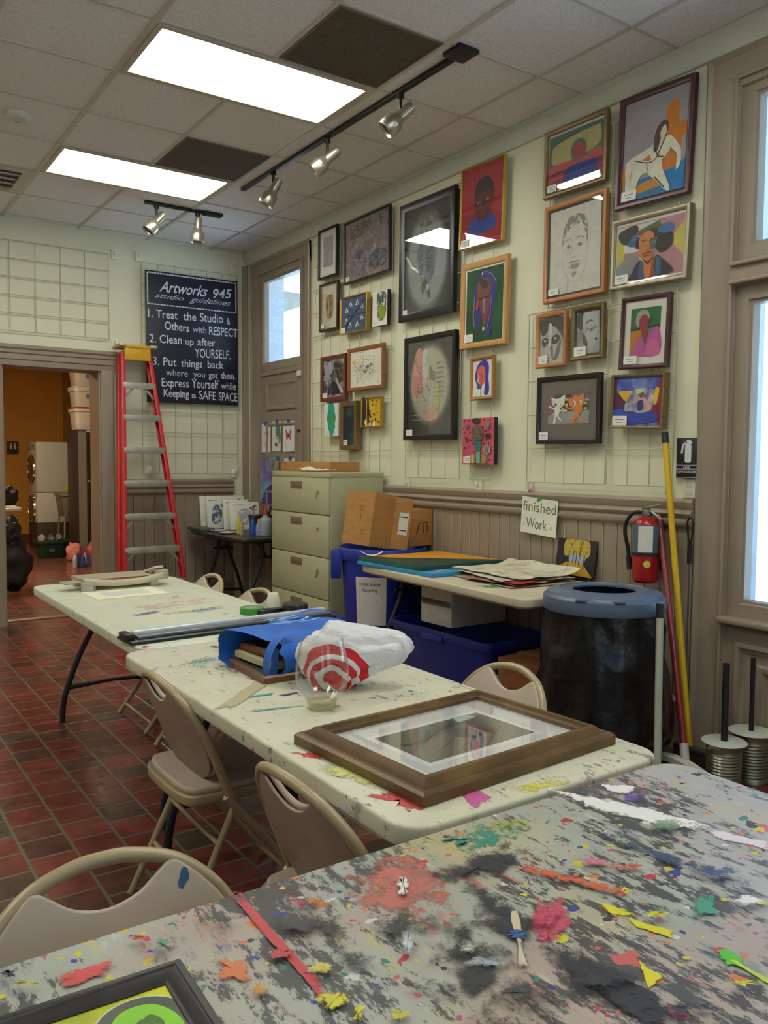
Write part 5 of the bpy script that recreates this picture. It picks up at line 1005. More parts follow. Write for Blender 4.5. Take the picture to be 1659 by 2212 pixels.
for i, (x, y, w_, h_, l) in enumerate(((-.30, -.10, .46, .31, 'white canvas with pink and blue strokes leaning at the back of the corner table'), (-.405, -.20, .20, .30, 'canvas with a blue inkblot leaning at the left of the corner table stack'), (-.25, -.30, .26, .28, 'white canvas with grey marks leaning in the middle of the corner table'), (-.22, -.42, .30, .26, 'white card leaning in front of the other canvases on the corner table'))):
    X = T(x, y, ZD) @ RX(-8)
    t = thing('leaning_canvas', l, 'canvas', mat=X, group='canvases leaning on the corner table')
    P().box((0, 0, h_/2+.002), (w_, .012, h_), M((222, 220, 206), .75), .001).done('canvas', t)
    q = P(Matrix(((1, 0, 0, 0), (0, 0, -1, -.0065), (0, 1, 0, h_/2), (0, 0, 0, 1))))
    paint(q, w_*.9, h_*.9, [('s', [(.2, .2), (.3, .7), (.6, .8), (.8, .5), (.6, .15)], dry(((120, 130, 160), (84, 96, 136), (120, 120, 120), (176, 176, 180))[i], 16, .5)), ('s', [(.7, .8), (.95, .95), (.95, .7)], dry(((70, 140, 170), (170, 90, 100), (60, 60, 64), (120, 80, 90))[i], 30, .48)), ('l', [(.05, .95), (.6, .97)], .03, dry((200, 110, 110), 30, .5))]); q.done('brushwork', t, recalc=False)
t = thing('tool_tub', 'dark tub full of tools behind the bottles on the corner table', 'tub', (-.25, -.80, ZD))
P().lathe([(.001, 0), (.085, .001), (.105, .15), (.11, .16), (.105, .162), (.09, .03), (.001, .02)], M((40, 30, 30), .5), 20).done('tub', t)
for k, (a, b, c) in enumerate(((.04, .03, (60, 36, 26)), (-.04, .02, (150, 140, 130)), (0, -.05, (120, 70, 40)), (.05, -.04, (36, 34, 40)))): P().cyl((a*.5, b*.5, .03), (a*1.6, b*1.6, .24), .009, M(c, .5)).done('tool_handle', t)
# papers taped to the far door
TAPE = M((40, 74, 170), .6)
def door_paper(label, y, z, w_, h_, base, art, cat='drawing', rot=0):
    X = Matrix(((0, 0, -1, .0055), (-1, 0, 0, y), (0, 1, 0, z), (0, 0, 0, 1))) @ RZ(rot)
    t = thing('taped_drawing', label, cat, mat=X, group='papers taped to the far door')
    q = P(); n = 8; rows = [[(-w_/2+w_*j/n, -h_/2+h_*i/n, .004+.006*(1-i/n)*sin(j*.9+y*9)**2) for j in range(n+1)] for i in range(n+1)]
    q.grid(rows, base, smooth=True); q.done('sheet', t)
    q = P(); paint(q, w_, h_, art, .0112); q.done('drawn_motif', t, recalc=False)
    P().box((.01, h_/2, .0125), (.05, .035, .001), TAPE).done('tape', t)
PAPER = M((220, 218, 212), .8)
door_paper('butterfly drawing taped to the far door, leftmost of the upper three', -.415, 1.645, .19, .27, PAPER, [('s', [(.35, .75), (.55, .66), (.85, .72), (.8, .6), (.65, .5), (.5, .62)], (206, 84, 78)), ('s', [(.3, .4), (.5, .34), (.7, .3), (.6, .1), (.45, .2)], dry((206, 176, 160), 30, .45))])
door_paper('green dragonfly drawing taped to the far door, middle of the upper three', -.635, 1.655, .19, .275, PAPER, [('s', [(.5, .9), (.8, .95), (.95, .6), (.95, .3), (.7, .5), (.45, .55)], (88, 120, 112)), ('s', [(.35, .24), (.6, .3), (.7, .2), (.5, .15)], (150, 104, 60)), ('l', [(.45, .52), (.9, .28)], .03, (66, 40, 34))], rot=-2)
door_paper('pink butterfly drawing taped to the far door, rightmost of the upper three', -.875, 1.65, .21, .275, PAPER, [('s', [(.25, .75), (.45, .6), (.5, .52), (.55, .6), (.75, .75), (.72, .55), (.68, .38), (.5, .48), (.34, .38), (.3, .55)], (206, 90, 112)), ('e', (.5, .54, .06, .05), (90, 30, 40)), ('l', [(.3, .3), (.3, .1)], .01, (190, 180, 170))], rot=1)
door_paper('blue to violet watercolour taped to the far door beside the cabinet', -.435, 1.24, .27, .42, PAPER, [('r', (.08, 0, 1, 1), MN('watercolour_wash', [(.30, (60, 38, 110)), (.42, (120, 96, 160)), (.52, (120, 150, 184)), (.7, (140, 176, 186))], 2.6, 4, (1, 1, 1))), ('s', [(.15, .02), (.5, .3), (.95, .4), (.98, .02)], dry((78, 40, 124), 8, .4))], 'painting')
door_paper('half hidden sheet taped to the far door just over the filing cabinet', -.66, 1.31, .2, .28, M((150, 140, 120), .8), [('e', (.5, .5, .2, .2), (120, 110, 96))])
door_paper('white sheet taped to the far door behind the cardboard tray', -.90, 1.31, .24, .28, PAPER, [('e', (.5, .5, .1, .1), (200, 196, 190))])
# ------------------------------------------------------------------ recycling bins, boxes, printer box
BLUE = M((28, 48, 150), .42, var=.05, vs=5); BLUE_D = M((24, 40, 128), .45)
t = thing('recycling_bin', 'tall round blue recycling bin with a paper notice, beside the filing cabinet', 'bin', (-.34, -2.895, 0), 0)
P().lathe([(.001, .012), (.235, .012), (.245, .03), (.282, .76), (.300, .765), (.305, .79), (.305, .835), (.298, .845), (.288, .835), (.27, .75), (.232, .05), (.001, .04)], BLUE, 40).done('barrel', t)
p = P()
for k in range(5): p.cyl((.17*cos(1.26*k), .17*sin(1.26*k), 0), (.17*cos(1.26*k), .17*sin(1.26*k), .02), .03, M((30, 30, 34), .6))
p.done('foot_ring', t)
for a in (150, ):
    q = P(RZ(a)); q.box((.325, 0, .80), (.06, .16, .03), BLUE, .008); q.box((.35, 0, .72), (.014, .16, .18), BLUE, .006)
    for s_ in (-1, 1): q.box((.318, s_*.075, .72), (.06, .014, .18), BLUE, .005)
    q.done('handle', t)
def conepatch(p, a0, a1, z0, z1, m, off, n=10, r0=.2445, r1=.0505):
    rows = []
    for j in range(3):
        z = z0+(z1-z0)*j/2; r = r0+r1*z+off
        rows.append([(r*cos(rad(a0+(a1-a0)*k/n)), r*sin(rad(a0+(a1-a0)*k/n)), z) for k in range(n+1)])
    return p.grid(rows, m)
p = conepatch(P(), 196, 241, .34, .66, M((214, 212, 206), .8), .002)
NT = M((60, 62, 70), .8); NG = M((160, 160, 160), .8)
p.done('notice', t)
def bend(q, a_mid, off):
    """wrap flat local XY lettering onto the bin"""
    for v in q.bm.verts:
        r = .2445+.0505*v.co.y+off; a = rad(a_mid)+v.co.x/.272; z = v.co.y; v.co = Vector((r*cos(a), r*sin(a), z))
    return q
q = P(); q.text('Single Stream', -.075, .075, .605, .022, NT, 0, 0, .004); q.text('Recycling', -.05, .05, .565, .022, NT, 0, 0, .004)
for k in range(8): q.face([(-.08, .535-.02*k, 0), (.08-.03*(k % 3 == 2), .535-.02*k, 0), (.08-.03*(k % 3 == 2), .541-.02*k, 0), (-.08, .541-.02*k, 0)], NG)
bend(q, 218, .0035).done('notice_lettering', t, recalc=False)
q = P()
for k in range(3):
    a0 = 90+120*k; pts = [(.05*cos(rad(a0+s_)), .5+.05*sin(rad(a0+s_))) for s_ in range(-34, 40, 12)]
    q.face([(x, y, 0) for x, y in stroke(pts, .022)], BLUE_D); e = rad(a0+46); q.face([(.05*cos(e)+.02*cos(e), .5+.07*sin(e), 0), (.03*cos(e), .5+.03*sin(e), 0), (.05*cos(e+.5), .5+.05*sin(e+.5), 0)], BLUE_D)
bend(q, 262, .004).done('recycling_symbol', t, recalc=False)
X = T(-.475, -3.05, .853) @ RY(9)
t = thing('cardboard_box', 'open brown cardboard box tilted on top of the blue recycling bin', 'box', mat=X)
p = P()
p.box((-.085, .17, .18), (.004, .34, .36), CB); p.box((.085, .17, .18), (.004, .34, .36), CB); p.box((0, 0, .18), (.17, .004, .36), CBD if False else CB); p.box((0, .34, .18), (.17, .004, .36), CB); p.box((0, .17, .002), (.17, .34, .004), CB); p.box((0, .17, .358), (.17, .34, .004), CB)
p.done('carton', t)
P(T(.085, 0, .18) @ RZ(-22)).box((.06, 0, 0), (.12, .004, .35), CB).done('flap', t)
P(T(.085, 0, .18) @ RZ(-22)).box((.07, -.003, .0), (.065, .001, .15), M((216, 214, 206), .7)).done('shipping_label', t)
q = P(Matrix(((0, 0, -1, -.0875), (-1, 0, 0, .17), (0, 1, 0, .18), (0, 0, 0, 1))))
for cx, cy in ((.03, .07), (.07, -.09)): q.rectloop(.035, .035, [(0, .0005), (.005, .0005)], CBD, T(cx, cy, 0))
q.box((.03, .0, .0005), (.008, .06, .0006), CBD); q.done('printed_mark', t)
q = P(T(.085, 0, .18) @ RZ(-22)); 
for k in range(2): q.box((.07, -.0038, .045-.09*k), (.05, .0006, .008), M((60, 60, 60), .8))
q.done('label_print', t)
t = thing('cardboard_box', 'smaller taped cardboard box behind the tilted one on the blue bin', 'box', (-.135, -2.955, .848), 2)
p = P().box((0, .0, .125), (.20, .20, .25), CB, .002); p.done('carton', t)
q = P(T(0, -.1005, .13) @ RX(90))
for pts in ([(-.04, -.05), (-.02, .02), (.0, .03)], [(.015, .03), (.02, -.04)], [(.02, .03), (.05, .03), (.055, -.03)]): q.face([(x, y, .0008) for x, y in stroke(pts, .009)], M((70, 46, 30), .8))
q.done('marker_scrawl', t, recalc=False)
t = thing('printer_box', 'white box with a barcode label, on the blue tote under the cream table', 'box', (-.275, -3.69, .445), 1)
P().box((0, 0, .135), (.44, .29, .27), M((206, 202, 190), .55), .004).done('carton', t)
q = P(Matrix(((0, 0, -1, -.2215), (-1, 0, 0, 0), (0, 1, 0, .135), (0, 0, 0, 1))))
q.box((.0, -.0, .001), (.27, .035, .001), M((120, 116, 106), .7))
for k in range(22): q.box((-.12+.0105*k, .006, .0018), (.004, .018, .0006), M((60, 58, 54), .7))
q.box((0, .08, .001), (.012, .02, .001), M((120, 116, 106), .7)); q.done('label_strip', t); P().box((.03, 0, .2705), (.38, .06, .001), M((190, 184, 166), .5)).done('packing_tape', t)
t = thing('storage_tote', 'large blue storage tote under the cream table', 'tote', (-.34, -3.80, 0), 90)
p = P()
def tub(p, L_, W_, h, m, th=.006, flare=.04, r=.06):
    rows = [[(x*(1+0), y, z) for x, y in rrect(L_-2*f_, W_-2*f_, r, 4)] for f_, z in ((flare, .0), (flare*.9, .006), (.004, h-.05), (-.012, h-.045), (-.016, h-.02), (-.012, h), (.006, h), (.012, h-.05), (flare+th, .012))]
    p.grid(rows, m, closed_v=True, cap=True); return p
tub(P(), .92, .50, .44, BLUE_D).done('tub', t)
for s_ in (-1, 1): P().box((0, s_*.262, .40), (.20, .03, .04), BLUE, .01).done('grip', t)
t = thing('cardboard_box', 'brown cardboard box on the floor under the near end of the cream table', 'box', (-.42, -4.50, 0), 6)
P().box((0, 0, .2), (.36, .28, .40), MN('corrugated_card_brown', [(.3, (128, 76, 40)), (.7, (146, 90, 50))], 6, 5, (1, 1, 4), .8), .003).done('carton', t); P().box((0, 0, .4006), (.05, .30, .001), M((150, 120, 84), .4)).done('packing_tape', t)
# ------------------------------------------------------------------ finished work on the cream table
ZT = .7765
t = thing('canvas_painting', 'bright blue canvas at the bottom of the pile on the cream table', 'canvas', (-.40, -3.565, ZT), 2)
P().box((0, 0, .01), (.68, .74, .02), M((50, 140, 190), .5, var=.1), .002).done('canvas', t)
q = P(T(0, 0, .0205)); paint(q, .68, .74, [('r', FULL, MN('blue_canvas_paint', [(.3, (50, 150, 200)), (.7, (70, 166, 210))], 5, 4)), ('s', [(.02, .02), (.4, .12), (.5, .3), (.2, .3)], dry((140, 150, 206), 12, .48)), ('s', [(.5, .1), (.95, .2), (.95, .45), (.6, .3)], dry((90, 90, 170), 10, .48)), ('s', [(.6, .15), (.9, .22), (.8, .34)], dry((170, 60, 90), 14, .5))]); q.done('painted_face', t, recalc=False)
t = thing('canvas_painting', 'canvas split diagonally into orange and dark green, on the cream table', 'canvas', (-.395, -3.50, ZT+.021), 2)
P().box((0, 0, .012), (.66, .62, .024), M((24, 88, 74), .5, var=.3, vs=12), .002).done('canvas', t)
q = P(T(0, 0, .0245)); q.face([(-.33, -.31, 0), (.33, -.31, 0), (.33, .31, 0), (-.33, .31, 0)], M((30, 62, 54), .5, var=.15)); q.face([(-.33, .31, .0004), (.33, -.29, .0004), (.33, .31, .0004)], MN('orange_paint', [(.3, (206, 136, 20)), (.7, (220, 156, 40))], 8, 4)); q.done('painted_face', t, recalc=False)
p = P(T(-.66, -3.24, ZT+.05) @ RZ(-30)); p.grid([[(.035*k-.07, .03*j-.03, .004+.025*((k-2)/2)**2) for j in range(3)] for k in range(5)], M((224, 222, 212), .7)); o_ = p.done('paper_scrap'); tag(o_, 'small curled white paper scrap on the corner of the orange canvas', 'paper')
rnd = random.Random(8)
for i, (x, y, rz, w_, h_, l, c) in enumerate(((-.37, -4.24, -6, .48, .56, 'brown board at the bottom of the paper pile on the cream table', (170, 150, 118)), (-.40, -4.28, 6, .44, .40, 'red and grey painted sheet inside the paper pile', (150, 110, 100)), (-.34, -4.20, -12, .46, .52, 'white spattered sheet in the paper pile, second from the top', (206, 198, 176)), (-.30, -4.16, -3, .44, .60, 'wrinkled cream sheet with faint grey marks on top of the paper pile', (214, 206, 180)))):
    t = thing('painted_sheet', l, 'painting', (x, y, ZT+.004+.011*i), rz, 'loose painted sheets on the cream table')
    rows = []
    for a in range(17):
        rows.append([(-w_/2+w_*b/16+.006*mnoise.noise(Vector((a*.7, b*.2, i))), -h_/2+h_*a/16+.008*mnoise.noise(Vector((b*.7, a*.1, i+5))), max(-.002, (.0 if i == 0 else .010)*mnoise.noise(Vector((a*.33, b*.33, i*9.)))+(.03*max(0, (b-11)/5)**2*(i == 3)))) for b in range(17)])
    q = P(); q.grid(rows, MN('sheet_paint_%d' % i, [(.35, tuple(int(v*.72) for v in c)), (.5, c), (.7, tuple(min(255, int(v*1.06)) for v in c))], 9, 8, nr=.7)); q.done('sheet', t)
q = P(T(-.52, -4.44, ZT+.0225) @ RZ(10)); q.box((0, 0, 0), (.16, .10, .002), M((190, 40, 40), .6)); o_ = q.done('red_card'); tag(o_, 'red card peeking out of the paper pile on the cream table', 'card')
X = T(-.062, -4.385, .79) @ Matrix(((0, 0, -1, 0), (-1, 0, 0, 0), (0, 1, 0, 0), (0, 0, 0, 1))) @ RX(-9)
t = thing('canvas_painting', 'small canvas of yellow trees on black leaning against the wainscot', 'canvas', mat=X)
P().box((0, .105, -.009), (.29, .205, .016), M((30, 26, 30), .6), .002).done('canvas', t)
q = P(T(0, .105, 0)); rnd = random.Random(4)
ly = [('r', FULL, (34, 28, 32)), ('p', [(.3, .6), (.78, .6), (.72, .3), (.36, .3)], (150, 166, 176)), ('p', [(0, 0), (0, .16), (.3, .36), (.5, .4), (.7, .34), (.96, .02), (.96, 0)], (196, 154, 46)), ('s', [(.22, .98), (.5, 1.0), (.8, .97), (.86, .7), (.8, .52), (.6, .58), (.4, .58), (.24, .52), (.18, .7)], MN('gold_leaves', [(.35, (120, 100, 40)), (.5, (186, 160, 52)), (.65, (170, 156, 110))], 40, 7))]
for x, a, b in ((.32, .16, .6), (.44, .34, .7), (.52, .26, .66), (.6, .3, .9), (.72, .18, .6)): ly.append(('l', [(x, a), (x+.01, b)], .02, (36, 30, 30)))
paint(q, .288, .203, ly); q.done('painted_face', t, recalc=False)
X = Matrix(((0, 0, -1, -.053), (-1, 0, 0, -4.10), (0, 1, 0, 1.108), (0, 0, 0, 1))) @ RZ(-4)
t = thing('paper_sign', 'white paper sign reading Finished Work taped over the chair rail', 'sign', mat=X)
P().box((0, 0, 0), (.29, .215, .002), M((222, 220, 206), .75)).done('sheet', t)
q = P(); q.text('finished', -.135, .135, .025, .06, M((96, 112, 52), .8), .0016, 0, .002); q.text('Work', -.10, .07, -.075, .062, M((84, 110, 50), .8), .0016, 0, .002)
for x in (-.122, .105): q.face([(x+a, -.055+b, .0014) for a, b in ell(0, 0, .01, .012, 8)], M((206, 206, 120), .8))
q.done('lettering', t, 'green handwritten letters', recalc=False)
P(T(0, .103, .002) @ RZ(30)).box((.0, 0, 0), (.05, .018, .001), M((60, 140, 46), .6)).done('tape', t)
o_ = P().blob((-.032, -4.00, 1.262), (.012, .014, .014), M((206, 130, 140), .5), .1, 2, 3, 2).done('pink_eraser'); tag(o_, 'tiny pink lump sitting on the chair rail over the paper sign', 'eraser')
# ------------------------------------------------------------------ bin with black liner and the tools round it
t = thing('trash_can', 'big round bin with a blue grey lid and a black plastic liner', 'trash can', (-.592, -5.062, 0))
XC = Matrix.Diagonal((.935, .935, 1.05, 1))
LID = M((84, 100, 122), .36, var=.04)
P(XC).lathe([(.001, .0), (.225, .0), (.235, .02), (.268, .72), (.26, .73), (.22, .03), (.001, .02)], M((70, 78, 88), .5), 36).done('barrel', t)
rows = []
for k in range(15):
    z = .735-.575*k/14
    row = []
    for j in range(72):
        a = 2*pi*j/72; r = .276+.055*min(1, (.735-z)/.45)
        v = Vector((cos(a)*1.6, sin(a)*1.6, z*3.2)); r += .024*mnoise.fractal(v*1.6, 1, 2, 5)*min(1, k/3+.2)+.006*sin(a*17+z*14+2*sin(z*9))*min(1, k/4+.3)*mnoise.noise(v)
        if k == 14: r -= .02
        row.append((r*cos(a), r*sin(a), z+.02*mnoise.noise(Vector((cos(a)*2, sin(a)*2, 7)))*(k > 11)))
    rows.append(row)
P(XC).grid(rows, M((9, 9, 11), .26, bump=.5, bs=16), closed_v=True).done('bin_liner', t, 'crumpled glossy black plastic liner')
P(XC).lathe([(.262, .728), (.25, .60), (.20, .5), (.001, .46)], M((12, 11, 13), .35), 30, cap=False).done('bagged_inside', t)
p = P(XC); HO = (.0, .0); rows = []
def lidring(f_, z): return [((1-f_)*HO[0]+(.152+(.292-.152)*f_)*cos(2*pi*j/48), (1-f_)*HO[1]+(.152+(.292-.152)*f_)*sin(2*pi*j/48), z) for j in range(48)]
for f_, z in ((1., .725), (1.02, .735), (1.02, .765), (1., .782), (.9, .79), (.86, .80), (.45, .812), (.42, .806), (.12, .812), (0, .806), (0, .799), (.45, .803), (.86, .79), (.95, .77), (.97, .725)): rows.append(lidring(f_, z))
p.grid(rows, LID, closed_u=True, closed_v=True)
for a in (200, 235, 20, 60): p.box((.27*cos(rad(a)), .27*sin(rad(a)), .79), (.06, .05, .012), LID, .005, RZ(a))
p.done('lid', t, 'blue grey lid with a round opening')
RD = M((158, 20, 26), .28, var=.05)
t = thing('fire_extinguisher', 'red fire extinguisher hung on the wainscot above the bin', 'fire extinguisher', (-.125, -4.925, .825))
P().lathe([(.001, .0), (.05, .002), (.064, .014), (.066, .03), (.066, .285), (.058, .312), (.036, .328), (.024, .332), (.024, .345)], RD, 28).done('cylinder', t)
P().lathe([(.0668, .155), (.0668, .29), (.0668, .295)], M((84, 96, 108), .5), 28, cap=False).done('instruction_label', t, 'grey printed wrap label')
P().lathe([(.067, .140), (.071, .142), (.071, .152), (.067, .154)], M((26, 24, 24), .5), 28, cap=False).done('strap', t)
q = P(); q.lathe([(.024, .335), (.026, .35), (.02, .37), (.001, .375)], M((110, 122, 100), .35, .6), 14); q.box((0, -.03, .385), (.016, .12, .012), M((128, 140, 116), .35, .6), .004, RX(-12)); q.box((0, -.055, .345), (.014, .08, .01), M((190, 186, 170), .35, .6), .004, RX(32)); q.done('valve_handle', t)
P().tube(smoothpoly([(-.01, .02, .355), (-.03, .06, .35), (-.04, .095, .30), (-.04, .10, .24), (-.03, .088, .17), (-.028, .084, .12)], 5, False), .0095, M((20, 18, 20), .5), 10).done('hose', t)
q = P(); q.cyl((-.028, .084, .125), (-.026, .074, .06), .013, M((20, 18, 20), .5), .016); q.done('nozzle', t)
A0 = 215
P(RZ(A0)).box((.068, .0, .225), (.002, .07, .13), M((212, 208, 196), .7)).done('inspection_tag', t)
P(RZ(A0+8) @ T(.0665, 0, .10) @ RY(90)).lathe([(.001, .0015), (.018, .001), (.018, 0)], M((206, 196, 70), .6), 16).done('sticker', t)
P().box((.10, 0, .20), (.03, .05, .28), M((60, 58, 56), .5), .004).done('wall_bracket', t)
t = thing('wall_sign', 'black fire extinguisher sign with a white pictogram', 'sign', mat=Matrix(((0, 0, -1, -.022), (-1, 0, 0, -5.078), (0, 1, 0, 1.453), (0, 0, 0, 1))))
P().box((0, 0, .003), (.122, .198, .006), M((30, 28, 36), .4), .002).done('plate', t); P().box((-.02, 0, -.011), (.06, .12, .022), M((120, 110, 96), .6)).done('mounting_pad', t)
q = P(); WS = M((206, 206, 204), .6)
for pts in (rrect(.036, .09, .01, 3),): q.face([(x+.006, y+.022, .0065) for x, y in pts], WS)
q.face([(x+.008, y+.076, .0066) for x, y in ell(0, 0, .02, .012, 14)], WS); q.face([(x, y, .0066) for x, y in stroke([(-.002, .08), (-.024, .062), (-.03, .022)], .011)], WS)
for y in (-.036, -.055): q.face([(-.059, y, .0065), (.059, y, .0065), (.059, y+.002, .0065), (-.059, y+.002, .0065)], WS)
q.text('FIRE', -.018, .018, -.052, .011, WS, .0066, 0, .006); q.text('EXTINGUISHER', -.054, .054, -.074, .012, WS, .0066, 0, .006)
q.face([(-.058, -.096, .0065), (.058, -.096, .0065), (.058, -.094, .0065), (-.058, -.094, .0065)], WS); q.done('pictogram_and_lettering', t, recalc=False)
t = thing('power_outlet', 'cream double power outlet under the fire extinguisher sign', 'outlet', mat=Matrix(((0, 0, -1, -.001), (-1, 0, 0, -5.08), (0, 1, 0, 1.302), (0, 0, 0, 1))))
P().box((0, 0, .003), (.07, .092, .006), M((222, 218, 198), .4), .002).done('cover_plate', t)
for y in (.02, -.02): P().box((0, y, .0065), (.034, .028, .002), M((206, 200, 178), .4), .001).done('socket', t)
t = thing('broom', 'broom with a long yellow handle and black tip leaning in the corner by the window', 'broom', (-.19, -5.255, 0))
o = Vector(t.location); a = Vector((-.19, -5.255, .07)); b = Vector((-.058, -4.968, 1.575)); d = (b-a).normalized()
P().cyl(a-o, b-o, .0155, M((212, 172, 22), .3, var=.06), n=14).done('handle', t); P().cyl(b-o-d*.05, b-o+d*.004, .0175, M((26, 26, 40), .5)).done('grip_tip', t)
q = P(); q.box(a-o+Vector((0, -.02, .01)), (.045, .20, .03), M((60, 56, 52), .6), .01); q.done('brush_head', t); q = P(); q.box(a-o+Vector((0, -.02, -.035)), (.04, .19, .066), M((60, 56, 50), .9)); q.done('bristles', t)
t = thing('broom', 'push broom with a maroon handle and a pale curved head beside the tin cans', 'broom', (-.42, -5.355, 0))
o = Vector(t.location); a = Vector((-.395, -5.375, .125)); b = Vector((-.062, -4.95, 1.165))
P().cyl(a-o, b-o, .0145, M((130, 36, 42), .3, var=.06), n=14).done('handle', t)
P().cyl(a-o-Vector((.01, .01, .03)), a-o+(b-a).normalized()*.05, .02, M((190, 180, 166), .4)).done('collar', t)
q = P(T(0, 0, 0) @ RZ(-96)); n = 12; rows = []
for i in range(n+1):
    x = -.175+.35*i/n; z = .085+.02*cos(x*12)
    rows.append([(x, -.035, z-.012), (x, .02, z-.012), (x, .02, z+.012), (x, -.035, z+.012)])
q.grid(rows, M((206, 204, 186), .5), closed_v=True, cap=True); q.done('head', t); q = P(RZ(-96)); q.box((-.165, 0, .082), (.05, .07, .05), M((206, 196, 40), .5), .012); q.done('head_tip', t, 'bright yellow end cap')
q = P(RZ(-96)); rows = []
for i in range(41):
    x = -.15+.3*i/40; j_ = .003*(-1)**i; rows.append([(x*1.05, -.03+j_, .001), (x*1.05, .03+j_, .001), (x, .015, .08), (x, -.03, .08)])
q.grid(rows, M((36, 40, 38), .8), closed_v=True, cap=True); q.done('bristles', t)
t = thing('mop_pole', 'pale grey pole with black ends standing in front of the bin', 'pole', (-.725, -5.479, 0))
o = Vector(t.location); a = Vector((-.725, -5.479, .0)); b = Vector((-.62, -5.391, .83)); d = (b-a).normalized()
P().cyl(a+d*.10-o, b-d*.055-o, .0155, M((172, 172, 152), .35), n=16).done('tube', t); q = P().cyl(b-d*.06-o, b-o, .017, BLK); q.done('end_cap', t); q = P().cyl(a-o, a+d*.11-o, .0185, BLK); q.done('foot', t)
t = thing('hooked_rod', 'thin grey rod with a black loop grip hanging at the window casing', 'rod', (-.066, -5.135, .32))
P().cyl((0, 0, 0), (0, -.002, .70), .004, M((96, 104, 116), .35, .6), n=8).done('rod', t); q = P(); q.tube(smoothpoly([(0, 0, .70), (.001, .014, .78), (0, .016, .82), (0, 0, .845), (0, -.016, .82), (.0, -.014, .78)], 4), .005, BLK, 8, True); q.cyl((0, 0, .62), (0, 0, .72), .011, BLK); q.done('grip', t)
TIN = M((150, 148, 128), .28, .85, var=.12, vs=9)
for x, y, h, hh, r, l in ((-.325, -5.52, .215, .345, .083, 'ribbed tin can with a white disc lid and thick black handle, nearer of two'), (-.118, -5.518, .222, .335, .085, 'ribbed tin can with a white disc lid and slim black handle, nearer the wall')):
    t = thing('tin_can', l, 'tin can', (x, y, 0), group='tin cans with handles by the window')
    pf = [(.001, 0), (r-.01, 0), (r-.006, .004)]
    for k in range(12): z = .02+(h-.05)*k/12; pf += [(r-.008, z), (r-.0115, z+(h-.05)/24)]
    pf += [(r-.008, h-.012), (r-.004, h-.006), (r-.006, h-.003), (.001, h-.003)]
    P().lathe(pf, TIN, 32).done('can', t); P().lathe([(.001, h-.002), (r+.01, h-.001), (r+.012, h+.002), (r+.008, h+.005), (.001, h+.005)], M((198, 200, 182), .5), 32).done('disc_lid', t)
    P().cyl((0, 0, h+.004), (.004, .004, h+hh), .0145 if x < -.3 else .0105, M((24, 22, 30), .6), n=14).done('handle', t)
# ------------------------------------------------------------------ things on the far table
TT = .7405
t = thing('paper_cutter', 'beige guillotine paper cutter at the far end of the far table', 'paper cutter', (-2.225, -3.065, TT), 3)
CREAMP = M((196, 188, 160), .45)
P().box((0, 0, .045), (.40, .25, .018), MN('cutter_board', [(.3, (150, 136, 112)), (.7, (168, 154, 128))], 5, 5), .004).done('board', t)
P().box((-.02, -.124, .0555), (.32, .006, .004), M((176, 70, 50), .5)).done('red_guide', t)
for x, y in ((-.17, -.11), (.17, -.11), (-.17, .11), (.17, .11)): P().box((x, y, .018), (.045, .04, .036), M((206, 204, 196), .45), .006).done('foot', t)
p = P(); p.tube(smoothpoly([(.225, -.10, .055), (.19, -.15, .052), (.08, -.165, .038), (-.06, -.165, .036), (-.17, -.158, .048), (-.215, -.145, .056)], 6, False), .013, CREAMP, 10, flat=1.3); p.done('blade_arm', t)
P().box((.205, -.02, .075), (.05, .19, .014), M((216, 208, 182), .4), .005, RX(-14)).done('paper_clamp', t)
P().lathe([(.001, 0), (.036, .001), (.04, .02), (.036, .05), (.001, .055)], M((182, 174, 150), .4), 20, T(.222, -.10, .03)).done('pivot', t)
P().box((-.25, -.05, .04), (.10, .10, .008), M((160, 152, 132), .4), .003).done('side_rest', t); P().lathe([(.001, 0), (.032, .001), (.032, .045), (.001, .05)], M((176, 170, 156), .3), 18, T(-.20, -.15, .0)).done('adjusting_knob', t)
t = thing('mount_board', 'cream window mount lying on the far table in front of the paper cutter', 'mount', (-2.265, -3.37, TT), 2)
P().rectloop(.37, .28, [(0, 0), (0, .003), (.066, .003), (.068, .001), (.068, 0)], M((228, 222, 192), .7)).done('window_mount', t)
P().box((0, 0, .0006), (.30, .21, .001), M((196, 200, 190), .6)).done('backing_sheet', t)
t = thing('mat_cutter', 'long black mat cutter with a silver rail across the far table', 'cutter', (-2.17, -4.495, TT), 4.0)
P().box((0, 0, .006), (.92, .15, .012), BLK, .003).done('base', t)
q = P(); q.box((.02, .022, .024), (.88, .030, .022), M((206, 208, 214), .35, .15), .006); q.done('rail', t)
q = P(); q.box((.02, -.02, .018), (.88, .04, .012), M((110, 110, 116), .35, .3), .003); q.done('guide_bar', t)
P().box((-.445, .01, .02), (.03, .09, .026), M((40, 18, 24), .4), .004).done('end_block', t); P().box((.10, -.02, .028), (.05, .012, .008), CHRO, .002).done('clip', t)
t = thing('tape_roll', 'roll of green masking tape on the far table', 'tape', (-1.965, -4.235, TT), 0)
P().lathe([(.034, 0), (.053, 0), (.055, .002), (.055, .026), (.053, .028), (.034, .028), (.034, 0)], M((60, 140, 50), .55), 28, cap=False).done('tape_band', t); P().lathe([(.031, .001), (.034, .001), (.034, .027), (.031, .027), (.031, .001)], M((200, 200, 190), .6), 28, cap=False).done('core', t)
o_ = P(T(-1.90, -4.29, TT) @ RZ(10)).box((0, 0, .012), (.13, .045, .024), BLK, .008).box((-.02, 0, .026), (.03, .02, .006), M((60, 60, 62), .4), .002).done('box_cutter'); tag(o_, 'black box cutter lying between the green tape and the white cup', 'knife')
